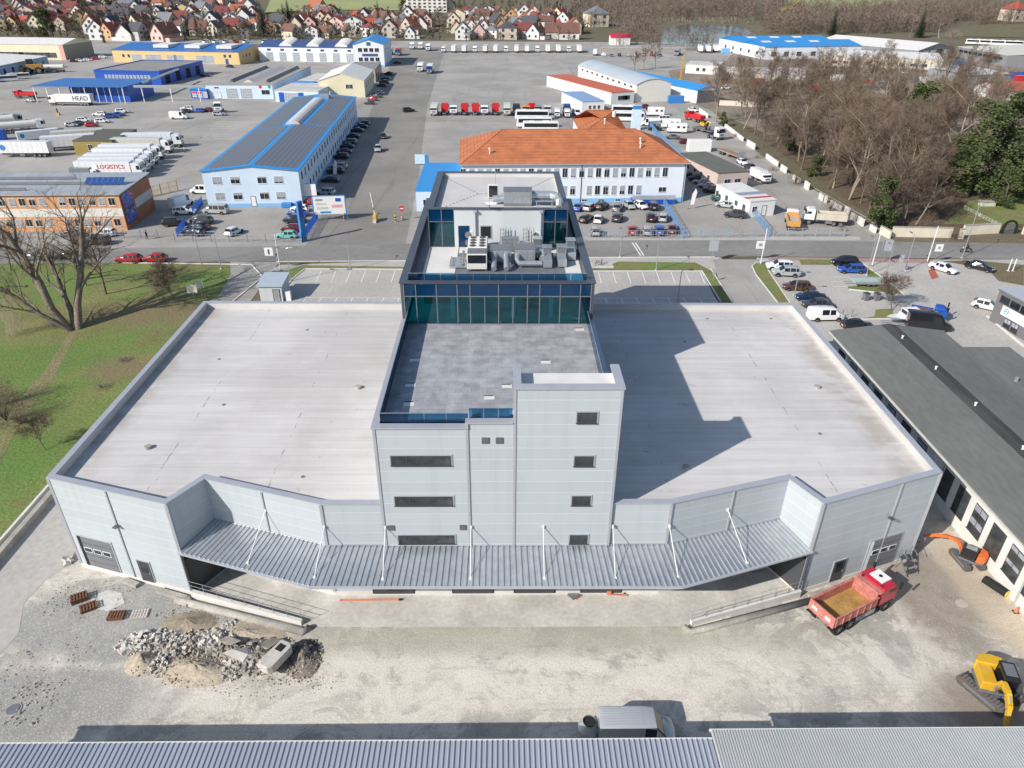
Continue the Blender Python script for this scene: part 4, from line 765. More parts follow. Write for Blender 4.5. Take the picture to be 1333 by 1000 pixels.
# -- orange roofed school-like block
fl, fr = rp(598, 215, 8.4), rp(898.5, 213, 8.4); SC = Bld('tiled_office', 'long white two storey block with big orange hipped tile roof and pale blue base', 'office building', (fl[0]+.5, fl[1]+.6), (fr[0]-.5, fr[1]+.6), 25.5, 8.4)
SC.walls(mat('white_blue_render', (.70, .76, .82), .8, var=.04, scale=.3)); SC.hip(tile_o, 4.7, .6, 9); SC.band(lbl2, 0, .95)
us = [SC.w-4.6-1.81*k for k in range(25)]
SC.win(us, 5.5, 1.15, 2.0, 2, 1, blinds=BL); SC.win([u for i, u in enumerate(us) if i not in (0, 1, 2, 10, 19)], 1.75, 1.15, 2.0, 2, 1, blinds=BL[3:]+BL[:3]); SC.win([us[0]-.2], 2.2, 1.7, 1.1, 2, 1); SC.win([SC.w-7-3.7*k for k in range(8)], .25, 1.2, .55, 2, 1)
b = MB(); b.tube([(us[10], -.08, 8.3), (us[10], -.08, .1)], .07, 6); b.tube([(SC.w-.3, -.08, 8.3), (SC.w-.3, -.08, .1)], .06, 6); SC.add(b, 'downpipe', trim_d)
for x, y in ((SC.w-9, 7), (SC.w-9.3, 5.2), (6, 3.5), (SC.w-15, 19)): z = 8.4+4.7*min(1, (y+.5)/13); b = MB(); b.tube([(x, y, z-.1), (x, y, z+.9)], .12, 8); b.tube([(x, y, z+.9), (x, y, z+1.2)], .24, 8); b.build('roof_vent', white, SC.roof)
b = MB(); b.box(SC.w-11.6, SC.w-2.2, -2.0, 0, 0, 1.1); b.box(SC.w-11.6, SC.w-2.2, -2.0, -1.92, 1.1, 2.0, 1); SC.add(b, 'entrance_ramp', [blue_p, trim])
# -- smaller neighbours
def roofrect(name, label, cat, FLp, FRp, BRp, h, **k): fl, fr, br = rp(*FLp, h), rp(*FRp, h), rp(*BRp, h); return Bld(name, label, cat, fl, fr, br, h, **k)
q = roofrect('blue_roof_lodge', 'small white lodge with flat bright blue roof at the driveway gate', 'lodge', (541, 249), (598, 249), (606, 213), 4.2); q.walls(lbl); q.flat(blueroof_b, None); q.win([2, 5], 1.2, 1.2, 1.3); q.door(7.3)
fl, bl = rp(935, 226, 3.9), rp(907, 198.5, 3.9); q = Bld('felt_roof_garage', 'pinkish garage block with flat grey felt roof beside the orange roofed office', 'garage', fl, rp(975, 223.5, 3.9), rp(940, 197, 3.9), 3.9); q.walls(mat('pink_render', (.60, .48, .42), .85, var=.06)); q.flat(mat('green_grey_felt', (.13, .14, .12), .95, var=.15, scale=.3), None); q.win([2.6, 5.2], 1.5, 1.6, 1.0); q.win(lin(4, q.d-3, 5), 1.6, 1.2, 1.0, face='l')
q = Bld('white_sales_office', 'low white prefab office with red stripe across its roof behind the blue fence', 'prefab', rp(977, 263, 3.2), rp(1010, 260.5, 3.2), rp(986, 237, 3.2), 3.2); q.walls(white); q.flat(memb_w, None); b = MB(); b.box(-.1, q.w+.1, 1.6, 2.6, 3.4, 3.43); b.build('red_stripe', mat('red_felt', (.45, .06, .05), .8, var=.15), q.roof); b = MB(); b.box(-.1, q.w+.1, 4.2, 6.2, 3.4, 3.43); b.build('glass_stripe', galv, q.roof); q.door(3.5); q.win([1.2], 1, 1.1, 1.2); q.win([2, 5, 9, 13], 1.0, 1.2, 1.2, face='l')
fl, fr = rp(145, 65, 6), rp(310, 68, 6); q = Bld('yellow_garage_hall', 'long yellow garage hall with blue roof, three skylights and grid doors', 'garage hall', fl, fr, rp(331, 58.5, 6), 6); q.walls(mat('yellow_render', (.68, .50, .24), .85, var=.06, scale=.2), gable=('x', 2.0)); q.gable(blueroof, 2.0, 'x', .3)
for u in (.37, .62, .87): x = q.w*u; b = MB(); b.box(x-5, x+3.4, q.d*.12, q.d*.45, 7.0, 8.5); b.build('skylight', memb_w, q.roof)
q.gate([q.w*u for u in (.19, .30, .345, .47, .525, .70, .76)], .1, 5.5, 4.0, 5, 4); q.win([6, 9], 2.5, 1.4, 1.6); q.win([q.w*.89, q.w*.93], 3.2, 1.4, 1.6); q.win([5, 9, 13], 3, 1.4, 1.4, face='r'); q.door(q.w*.9, 1.6, 2.6, blue_p)
q = Bld('white_truck_workshop', 'long white workshop with navy roof, three arched skylights and seven doors', 'workshop', rp(336, 61, 7), rp(459, 63, 7), 26, 7); q.walls(mat('cool_white', (.72, .74, .78), .7, var=.04), gable=('x', 2.4)); q.gable(navyroof, 2.4, 'x', .2)
for u in (.28, .57, .87): 
    x = q.w*u; b = MB(); 
    for i in range(6): a0, a1 = math.pi*i/6, math.pi*(i+1)/6; b.face([(x-3.6*math.cos(a0), 1.5, 7.4+1.6*math.sin(a0)), (x-3.6*math.cos(a1), 1.5, 7.4+1.6*math.sin(a1)), (x-3.6*math.cos(a1), q.d*.5, 9.4+1.6*math.sin(a1)), (x-3.6*math.cos(a0), q.d*.5, 9.4+1.6*math.sin(a0))])
    b.face([(x-3.6*math.cos(math.pi*i/6), 1.5, 7.4+1.6*math.sin(math.pi*i/6)) for i in range(7)]); b.build('arched_skylight', memb_w, q.roof)
q.gate([q.w*(.11+.142*k) for k in range(7)], .1, 4.0, 4.4, 4, 4); b = MB(); [b.box(q.w*(.11+.142*k)-1, q.w*(.11+.142*k)+1, -.1, 0, 5.2, 6.2) for k in range(7)]; q.add(b, 'door_lamp', frame_d)
q = Bld('white_office_block', 'white three storey gable block with bright blue roof at the end of the truck workshop', 'office block', rp(459, 58, 10.5), rp(499, 58, 10.5), 34, 10.5, rz=.02); q.walls(MC['cool_white'], gable=('y', 2.2)); q.gable(blueroof_b, 2.2, 'y', .4); q.win(lin(3.5, q.w-3.5, 4), 7.0, 2.2, 1.9); q.win(lin(3.5, q.w-3.5, 4), 2.6, 2.2, 1.9); q.band(lbl2, 0, .9)
b = MB(); b.box(q.w*.28, q.w*.80, -.12, 0, 5.0, 6.2); q.add(b, 'sign_board', navyroof); b = MB(); b.box(q.w*.45, q.w*.58, -.12, 0, 10.0, 11.6); q.add(b, 'sign_plate', navyroof); q.win([8, 18, 28], 6.5, 1.6, 1.8, face='r')
q = Bld('dark_blue_garage', 'dark blue garage with flat grey roof and a row of narrow white windows', 'garage', rp(122, 92.5, 5.2), rp(207, 94, 5.2), rp(236, 80, 5.2), 5.2); q.walls(blue_p); q.flat(mat('grey_felt', (.26, .25, .235), .95, var=.2, scale=.15), blue_p, .5); q.win(lin(5, q.w-5, 13), 2.2, 1.1, 1.6, 1, 1, pane=g_lite); q.gate(lin(6, q.d-6, 4), .1, 4, 4, 2, 3, 'r', blue_p, dark)
fl, fr, br = rp(40, 112.5, 5.6), rp(160, 114, 5.6), rp(182, 103.5, 5.6); q = Bld('blue_truck_shelter', 'open fronted blue truck shelter with blue roof and slim white posts', 'shelter', fl, fr, br, 5.6); b = MB(); b.box(6, q.w, q.d-9, q.d, 0, 5.6); b.box(q.w*.62, q.w, 3, q.d-9, 0, 5.6); q.add(b, 'wall', blue_p); q.flat(navyroof if 0 else blueroof, None, o=.3)
for k in range(8): b = MB(); x = .6+(q.w-1.2)*k/7; b.box(x-.12, x+.12, .1, .34, 0, 5.6); q.add(b, 'post', white)
for k in range(5): b = MB(); x = 10+(q.w-14)*k/4; b.box(x-.1, x+.1, q.d-9.1 if x < q.w*.62 else 2.9, q.d-9 if x < q.w*.62 else 3, 0, 5.5); q.add(b, 'white_strip', white)
q = Bld('pale_blue_garage', 'pale blue garage with flat roof, ridged rooflights and two grid doors', 'garage', rp(266, 110.5, 5), rp(354, 111, 5), 62, 5); q.walls(lbl); q.flat(mat('brown_grey_felt', (.34, .32, .29), .95, var=.15, scale=.12), None, o=.2); q.gate([q.w*.39, q.w*.60], .1, 4.4, 3.7, 5, 4); q.win([q.w*.89], 1.6, 3.2, 1.7); q.win([q.w*.17], 3.7, 1.8, .6); q.door(q.w*.2, 1.3, 2.4)
for x0, x1, m_ in ((.28, .36, mat('dark_rooflight', (.16, .16, .17), .5)), (.50, .66, memb_p), (.84, .88, MC['dark_rooflight'])): b = MB(); b.sweep([(q.w*x0, 5.19), (q.w*(x0+x1)/2, 6.2), (q.w*x1, 5.19)], 'y', 6, 54); b.build('rooflight', m_, q.roof)
for u, mm in ((.82, red_p), (.955, mat('green_paint', (.02, .35, .12), .5))): b = MB(); c = q.w*u; b.sweep([(c+.55*math.cos(k*.524), 4.35+.55*math.sin(k*.524)) for k in range(12)], 'y', -.1, 0); q.add(b, 'round_sign', mm)
q = Bld('low_annex', 'low flat roofed grey annex with blue stripes behind the pale blue garage', 'annex', rp(357, 118, 4), rp(414, 119, 4), 52, 4); q.walls(lbl); q.flat(conc, None); q.gate([q.w*.38], .1, 5.5, 3.2, 5, 3); b = MB(); b.box(-.05, q.w*.55, 20, 22, 4.2, 4.7); b.build('blue_roof_stripe', sky_b, q.roof)
for k in range(5): b = MB(); b.box(q.w*.35, q.w*.95, 6+k*8, 6.5+k*8, 4.2, 4.5); b.build('roof_ridge', galv, q.roof)
b = MB(); [b.box(q.w*x-1, q.w*x+1, -.06, 0, 0, 3.4) for x in (.15, .6)]; q.add(b, 'blue_pilaster', blue_p)
q = Bld('blue_kiosk', 'small dark blue kiosk with red and white window signs beside the pale blue garage', 'kiosk', rp(247, 116, 3.4), rp(268, 117, 3.4), 9, 3.4); q.walls(blue_p); q.flat(blueroof_b, None); q.win([1.6, 4, 6.4], .6, 1.9, 2.1, 2, 2, pane=g_lite); b = MB(); [b.box(x-.8, x+.8, -.1, -.04, 1.9, 2.6) for x in (1.6, 4)]; q.add(b, 'red_poster', red_p)
q = Bld('cream_hall', 'cream hall with white gabled roof beside the driveway cars', 'hall', rp(415, 105, 6.2), rp(473.5, 105, 6.2), 34, 6.2, rz=.05); q.walls(mat('cream_render', (.72, .66, .47), .85, var=.05, scale=.2), gable=('y', 2.6)); q.gable(memb_w, 2.6, 'y', .25); q.win([q.w*.62, q.w*.70], 3.2, 1.3, 1.6); q.win(lin(6, 34, 5), 3, 1.5, 1.6, face='r')
q = Bld('grey_roof_store', 'grey flat roofed store behind the cream hall', 'store', rp(452, 91, 5.2), rp(488, 91, 5.2), 30, 5.2, rz=.06); q.walls(mat('beige_render', (.42, .38, .30), .85, var=.1)); q.flat(mat('store_felt', (.24, .24, .245), .95, var=.1), None); q.gate(lin(5, 30, 4), .1, 3.5, 3.8, 2, 3, 'r', galv_d, g_pane)
fl, fr = rp(-50, 56.5, 7.5), rp(81, 58.5, 7.5); q = Bld('cream_depot', 'long cream depot with white roof and pink corner strip far at the back', 'depot', fl, fr, rp(111, 53, 7.5), 7.5); q.walls(MC['cream_render'], gable=('x', 2.2)); q.gable(memb_w, 2.2, 'x', .25); q.win(lin(8, q.w-8, 12), 1.0, 6.5, 2.6, 6, 3); b = MB(); b.box(q.w-2.5, q.w+.05, -.06, 0, 0, 7.4); q.add(b, 'pink_strip', mat('pink_paint', (.72, .38, .33), .8)); b = MB(); b.box(q.w, q.w+.05, .1, q.d-.1, 0, 7.3); q.add(b, 'end_wall', mat('olive_panel', (.30, .285, .22), .7, var=.06))
fl, fr = rp(-30, 92, 5.2), rp(61, 73.5, 5.2); q = Bld('blue_white_hall', 'pale blue hall with wide white roof behind the two white buses', 'hall', fl, fr, 40, 5.2); q.walls(mat('steel_blue_panel', (.36, .47, .60), .7, var=.06)); q.flat(memb_w, None, o=.4, rise=2.0); q.win(lin(6, q.w-5, 8), 1.6, 2.2, 2.2, blinds=[0])
fl, fr, bl = rp(796, 121, 4.2), rp(827.5, 119.5, 4.2), rp(774, 97.5, 4.2); q = Bld('red_roof_annex', 'white annex with flat orange red roof against the grey vaulted hall', 'annex', fl, fr, 54, 4.2); q.walls(white); q.flat(mat('orange_sheet', (.55, .13, .06), .6, var=.08, scale=.2), None); q.win(lin(4, q.w-3, 4), 1.4, 2.2, 1.6); q.t.rotation_euler[2] += R(5)
q = Bld('vaulted_hall', 'cream hall with curved pale grey roof beside the red roofed annex', 'hall', rp(829, 110.5, 6.3), rp(875.5, 109.5, 6.3), 66, 6.3); q.walls(mat('ivory_panel', (.76, .73, .66), .7, var=.04)); q.vault(mat('vault_sheet', (.52, .57, .60), .45, .2, var=.06, scale=.1), 1.9); q.win(lin(5, 60, 10), 4.6, 2.5, .9, face='l'); q.t.rotation_euler[2] += R(4)
q = Bld('blue_gable_shed', 'white shed with bright blue gable roof beside the mobile crane', 'shed', rp(908, 118, 4.6), rp(941, 116.5, 4.6), 62, 4.6); q.walls(white, gable=('y', 1.3)); q.gable(blueroof_b, 1.3, 'y', .3); b = MB(); b.box(.3, q.w-.3, -.06, 0, 0, 4.4); q.add(b, 'dark_front', galv_d); q.t.rotation_euler[2] += R(7)
for k, (yo, lab) in enumerate(((0, 'front'),)):
    fl, fr = rp(996, 61.5, 6.5), rp(1122, 60, 6.5); q = Bld('blue_roof_depot', 'wide white depot with twin bright blue gables and six skylights behind bare trees', 'depot', fl, fr, 60, 6.5); q.walls(mat('pale_white_blue', (.74, .78, .82), .7, var=.04)); d2 = q.d/2
    for j in (0, 1):
        b = MB(); y0, y1, ym = j*d2-.3*(1-j), (j+1)*d2+.3*j, (j+.5)*d2; b.sweep([(y0, 6.5), (ym, 8.9), (ym, 9.05), (y0, 6.65)], 'x', -.4, q.w+.4); b.sweep([(ym, 8.9), (y1, 6.5), (y1, 6.65), (ym, 9.05)], 'x', -.4, q.w+.4); b.face([(0, y0, 6.5), (0, ym, 8.9), (0, y1, 6.5)]); rf = q.add(b, 'roof', blueroof_b, fix=True)
        for u in (.22, .47, .72): x = q.w*u+j*6-6; b = MB(); b.face([(x-3, y0+6, 7.15), (x+3, y0+6, 7.15), (x+1, ym-3, 8.85), (x-5, ym-3, 8.85)]); b.build('skylight', memb_w, rf)
    q.win([6, 14, 22, 31], 1.6, 3.2, 2.4, 3, 2); q.win(lin(8, 50, 5), 1.8, 2.4, 2, face='l')
q = Bld('white_flat_store', 'small white store with grey flat roof behind the blue gable shed', 'store', rp(893, 84, 4), rp(936, 86, 4), 16, 4); q.walls(off); q.flat(conc, None); q.win([6, 9], 1.2, 1.6, 1.6)
q = Bld('pale_panel_works', 'long works with pale ribbed panel front behind the bare park trees', 'works', rp(1068, 72, 5), rp(1228, 78, 5), 18, 5); q.walls(seam_panels('ribbed_panel', (.60, .54, .46), 3.2, 0, (.36, .31, .26), .7, 0, .8, .2)); q.flat(memb_w, None, rise=1.5); q.win(lin(8, q.w-8, 9), 1.2, 2.6, 1.5)
q = Bld('low_white_store', 'low white flat roofed store among scrap behind the bare trees', 'store', rp(955, 92, 3.5), rp(1050, 93, 3.5), 14, 3.5); q.walls(off); q.flat(memb_p, None); q.gate([8, 16, 24], .1, 3.2, 2.8, 2, 2)
q = Bld('grey_gable_works', 'grey gabled works with white roof and one dark open door', 'works', rp(1196, 66, 5), rp(1262, 64, 5), 70, 5); q.walls(mat('mid_grey_panel', (.24, .25, .26), .6, var=.05), gable=('y', 3.2)); q.gable(memb_w, 3.2, 'y', .3); q.t.rotation_euler[2] += R(14); q.gate([q.w*.2, q.w*.4, q.w*.78], .1, 5, 4.4, 1, 1, 'f', white, white); q.gate([q.w*.58], .1, 5, 4.8, 1, 1, 'f', frame_d, dark)
q = Bld('long_grey_works', 'long grey works with cream roof and a strip of dark windows far at the right', 'works', rp(1247, 61, 5.5), rp(1312, 72.5, 5.5), 40, 5.5); q.walls(MC['mid_grey_panel']); q.flat(mat('cream_roof', (.58, .55, .48), .8, var=.06), None, rise=1.5); q.win(lin(5, q.w-6, 9), 3.0, 4.2, 1.3, 3, 1, frame=frame_d)
q = Bld('grey_lean_shed', 'grey corrugated shed with wide pale roof beside the red tiled house', 'shed', rp(1263, 98, 4), rp(1316, 96.5, 4), 26, 4); q.walls(galv); q.flat(memb_p, None, o=.5, rise=.8); q.gate([8, 16], .1, 4, 3, 1, 1, 'f', galv_d, galv_d)
q = Bld('red_tile_house', 'low white house with red tiled gable roof at the right edge', 'house', rp(1300, 119, 3.4), rp(1372, 119, 3.4), 16, 3.4); q.walls(white, gable=('x', 2.6)); q.gable(tile_r, 2.6, 'x', .4); q.win([4, 8, 13, 18], 1.1, 1.3, 1.4)
q = Bld('white_blue_lodge', 'small white lodge with pale blue roof beside the parked truck row', 'lodge', rp(758, 133, 3.8), rp(787, 132, 3.8), 24, 3.8); q.walls(white); q.flat(mat('pale_blue_roof', (.24, .36, .55), .6, var=.1), None); q.win([q.w*.35, q.w*.55, q.w*.75], 1.3, 1.0, 1.3)
q = Bld('small_hip_office', 'small orange hip roofed block behind the long orange roof', 'office block', rp(758, 174, 6), rp(817, 174, 6), 22, 6); q.walls(white); q.hip(tile_o, 4.2, .4, 10); b = MB(); b.tube([(q.w*.78, 8, 8), (q.w*.78, 8, 10.4)], .5, 8); b.build('chimney', white, q.roof); q.win([2, 5, 8], 3, 1.2, 1.4)
FLg, FRg = at(1287, 417), at(1352, 455); q = Bld('grey_showroom', 'small dark grey showroom with ribbon windows and white sign board', 'showroom', FLg, FRg, 16, 4.8); q.walls(mat('anthracite_panel', (.17, .165, .17), .6, var=.05)); q.flat(mat('showroom_roof', (.42, .44, .48), .5, var=.06), galv_d, .15); q.win([1.5, 3.4, 5.3, 7.2, 9.1, 11], 3.3, 1.7, 1.0, 2, 1, frame=frame_d)
b = MB(); b.box(1.6, 7.4, -.14, 0, 1.75, 3.1); sg = q.add(b, 'sign_board', white); b = MB(); c = (2.5, 2.5)
for k in range(16): a0, a1 = 6.283*k/16, 6.283*(k+1)/16; b.face([(c[0]+.42*math.cos(a0), -.15, c[1]+.42*math.sin(a0)), (c[0]+.42*math.cos(a1), -.15, c[1]+.42*math.sin(a1)), (c[0]+.3*math.cos(a1), -.15, c[1]+.3*math.sin(a1)), (c[0]+.3*math.cos(a0), -.15, c[1]+.3*math.sin(a0))])
b.box(2.3, 2.7, -.155, -.145, 2.42, 2.56); b.build('emblem', mat('teal_paint', (.03, .25, .36), .5), sg); q.win([3.2, 4.6], .3, 1.2, 1.3, 2, 1, frame=frame_d, blinds=[.5]); q.door(8.6)
q = Bld('transformer_kiosk', 'small pale grey transformer kiosk with sheet roof at the corner of the empty car park', 'kiosk', at(340, 393), at(369, 393), 4.2, 2.5); q.walls(panel_v); q.flat(mat('kiosk_roof', (.40, .46, .52), .5, var=.06), None, o=.25, rise=.4); q.door(q.w*.75, 1.1, 2.0, galv); b = MB(); b.box(q.w+.3, q.w+1.1, .3, 1.0, 0, 1.5); q.add(b, 'meter_box', white)
q = Bld('yellow_site_cabin', 'dark roofed yellow brown cabin wedged behind the white trailers', 'cabin', rp(94, 184, 3.6), rp(145, 184, 3.6), 16, 3.6); q.walls(mat('ochre_panel', (.30, .23, .07), .8, var=.15)); q.flat(mat('olive_felt', (.11, .11, .09), .9, var=.1), None); q.win([q.w-3, q.w-6], 1.2, 1.3, 1.6); q.win([3, 7, 11], 1.2, 1.2, 1.6, face='r')
# -- pipe bridge between the blue garages
t = thing('pipe_bridge', 'pale elevated pipe bridge on thin posts between the dark blue shelter and pale blue garage', 'pipe bridge', tuple(at(215, 126)))
o = t.location; P = [at(x, y, 5.5)-Vector((o.x, o.y, 0)) for x, y in ((174, 112.5), (267, 112.5))]; b = MB(); b.beam(P[0], P[1], .7, .8); b.build('deck', galv, t); P2 = [at(x, y, 5.5)-Vector((o.x, o.y, 0)) for x, y in ((185, 108), (232, 90))]; b = MB(); b.beam(P2[0], P2[1], .7, .6); b.build('branch', galv, t)
for u in (.1, .5, .9): p = P[0].lerp(P[1], u); b = MB(); b.beam((p.x, p.y, 0), (p.x, p.y, 5.2), .25); b.build('post', white, t)
# ================================================================ 4 vehicles
paint = mat('car_paint', (.5, .5, .5), .3, var=.03, coat=.6); lampw = mat('head_lamp', (.75, .78, .8), .15, var=.05); lampr = mat('tail_lamp', (.45, .01, .01), .25, var=.05); rim = mat('wheel_rim', (.42, .43, .44), .35, .6, var=.1, scale=4); cargl = mat('car_glass', (.012, .015, .018), .05, var=.1, spec=.8)
PC = {k: mat('paint_'+k, v, .28, .25 if k in ('silver', 'grey', 'brown') else 0, var=.03, coat=.7) for k, v in dict(white=(.80, .80, .80), silver=(.48, .50, .52), grey=(.17, .18, .19), black=(.012, .012, .014), navy=(.012, .025, .07), blue=(.02, .09, .38), red=(.42, .012, .02), maroon=(.14, .012, .02), brown=(.14, .06, .04), mint=(.16, .52, .43), dkgrey=(.05, .055, .06), cream=(.7, .66, .55), beige=(.45, .40, .32), orange=(.75, .2, .02), yellow=(.8, .5, .03), bgreen=(.03, .10, .10)).items()}
SPEC = {
 'hatchback': [(2.0, .38, .58, .62, .62, .5, 'h'), (1.86, .24, .68, .76, .80, .62, 'h'), (1.0, .2, .84, .96, .87, .70, 'w'), (.30, .2, .88, 1.42, .88, .61, 'c'), (-.42, .2, .90, 1.48, .88, .62, 'p'), (-.52, .2, .90, 1.48, .88, .62, 'c'), (-1.40, .2, .92, 1.42, .87, .60, 'w'), (-1.84, .24, .94, 1.0, .82, .64, 'h'), (-1.98, .36, .74, .80, .74, .58, 'e')],
 'saloon': [(2.3, .38, .56, .60, .64, .5, 'h'), (2.12, .24, .66, .74, .82, .62, 'h'), (1.1, .2, .82, .93, .89, .70, 'w'), (.35, .2, .86, 1.40, .9, .60, 'c'), (-.45, .2, .88, 1.45, .9, .61, 'p'), (-.55, .2, .88, 1.45, .9, .61, 'c'), (-1.05, .2, .9, 1.38, .9, .58, 'w'), (-1.62, .2, .92, 1.03, .88, .68, 'h'), (-2.16, .26, .92, .99, .82, .64, 'h'), (-2.28, .38, .72, .78, .74, .58, 'e')],
 'estate': [(2.3, .38, .56, .60, .64, .5, 'h'), (2.12, .24, .66, .74, .82, .62, 'h'), (1.1, .2, .82, .93, .89, .70, 'w'), (.35, .2, .86, 1.40, .9, .62, 'c'), (-.45, .2, .88, 1.46, .9, .62, 'p'), (-.55, .2, .88, 1.46, .9, .62, 'c'), (-1.3, .2, .9, 1.45, .9, .62, 'p'), (-1.38, .2, .9, 1.45, .9, .62, 'c'), (-1.85, .2, .92, 1.38, .88, .6, 'w'), (-2.2, .26, .94, 1.0, .82, .64, 'h'), (-2.3, .38, .72, .78, .74, .58, 'e')],
 'suv': [(2.25, .45, .72, .78, .70, .55, 'h'), (2.12, .32, .84, .92, .86, .66, 'h'), (1.1, .28, .98, 1.12, .92, .74, 'w'), (.45, .28, 1.02, 1.62, .93, .68, 'c'), (-.4, .28, 1.04, 1.68, .93, .69, 'p'), (-.5, .28, 1.04, 1.68, .93, .69, 'c'), (-1.35, .28, 1.06, 1.66, .93, .68, 'p'), (-1.43, .28, 1.06, 1.66, .93, .68, 'c'), (-1.88, .28, 1.08, 1.58, .91, .64, 'w'), (-2.16, .34, 1.08, 1.16, .86, .70, 'h'), (-2.25, .46, .9, .96, .8, .62, 'e')],
 'van': [(2.55, .42, .72, .78, .78, .6, 'h'), (2.38, .28, .90, 1.0, .92, .72, 'h'), (1.75, .25, 1.06, 1.2, .95, .80, 'w'), (1.05, .25, 1.10, 1.88, .96, .76, 'c'), (.25, .25, 1.10, 1.93, .96, .76, 'p'), (.1, .25, 1.10, 1.94, .96, .76, 'c'), (-.95, .25, 1.10, 1.94, .96, .76, 'h'), (-2.3, .25, 1.1, 1.92, .95, .75, 'h'), (-2.5, .3, 1.1, 1.84, .93, .72, 'e')],
 'minibus': [(2.55, .42, .72, .78, .78, .6, 'h'), (2.38, .28, .90, 1.0, .92, .72, 'h'), (1.75, .25, 1.06, 1.2, .95, .80, 'w'), (1.05, .25, 1.10, 1.88, .96, .76, 'c'), (.25, .25, 1.10, 1.93, .96, .76, 'p'), (.15, .25, 1.10, 1.94, .96, .76, 'c'), (-.95, .25, 1.10, 1.94, .96, .76, 'p'), (-1.05, .25, 1.1, 1.94, .96, .76, 'c'), (-2.25, .25, 1.1, 1.92, .95, .75, 'w'), (-2.5, .3, 1.1, 1.3, .93, .72, 'e')],
 'panel_van': [(2.95, .45, .8, .9, .82, .66, 'h'), (2.75, .3, 1.0, 1.15, .96, .8, 'h'), (2.05, .28, 1.15, 1.4, .99, .86, 'w'), (1.3, .28, 1.2, 2.36, 1.0, .84, 'c'), (.45, .28, 1.2, 2.5, 1.0, .84, 'h'), (-2.75, .28, 1.2, 2.5, 1.0, .84, 'h'), (-2.95, .32, 1.2, 2.42, .98, .82, 'e')],
}
WB = {'hatchback': (1.28, -1.22, .31), 'saloon': (1.42, -1.36, .32), 'estate': (1.42, -1.36, .32), 'suv': (1.38, -1.34, .37), 'van': (1.65, -1.5, .34), 'minibus': (1.65, -1.5, .34), 'panel_van': (1.85, -1.75, .36)}
def wheel_mesh(r, w, n=18):
    b = MB()
    def ringy(y, rr): return [(rr*math.cos(6.2832*i/n), y, rr*math.sin(6.2832*i/n)) for i in range(n)]
    prof = [(-w/2, r*.62, 0), (-w/2, r*.93, 0), (-w*.36, r, 0), (w*.36, r, 0), (w/2, r*.93, 0), (w/2, r*.62, 0)]
    for (y0, a, _), (y1, c, _) in zip(prof, prof[1:]):
        A, B = ringy(y0, a), ringy(y1, c)
        for i in range(n): j = (i+1) % n; b.face([A[i], A[j], B[j], B[i]])
    for y, s in ((-w*.40, 1), (w*.40, -1)):
        C = ringy(y, r*.62); k = [C[i] for i in range(n)]; b.face(k if s > 0 else k[::-1], 1)
        for i in range(5):
            a = 6.2832*i/5; q = [(r*.2*math.cos(a-.3), y-.012*s, r*.2*math.sin(a-.3)), (r*.56*math.cos(a-.18), y-.012*s, r*.56*math.sin(a-.18)), (r*.56*math.cos(a+.18), y-.012*s, r*.56*math.sin(a+.18)), (r*.2*math.cos(a+.3), y-.012*s, r*.2*math.sin(a+.3))]; b.face(q, 0)
    return b.mesh('wheel', [black, rim])
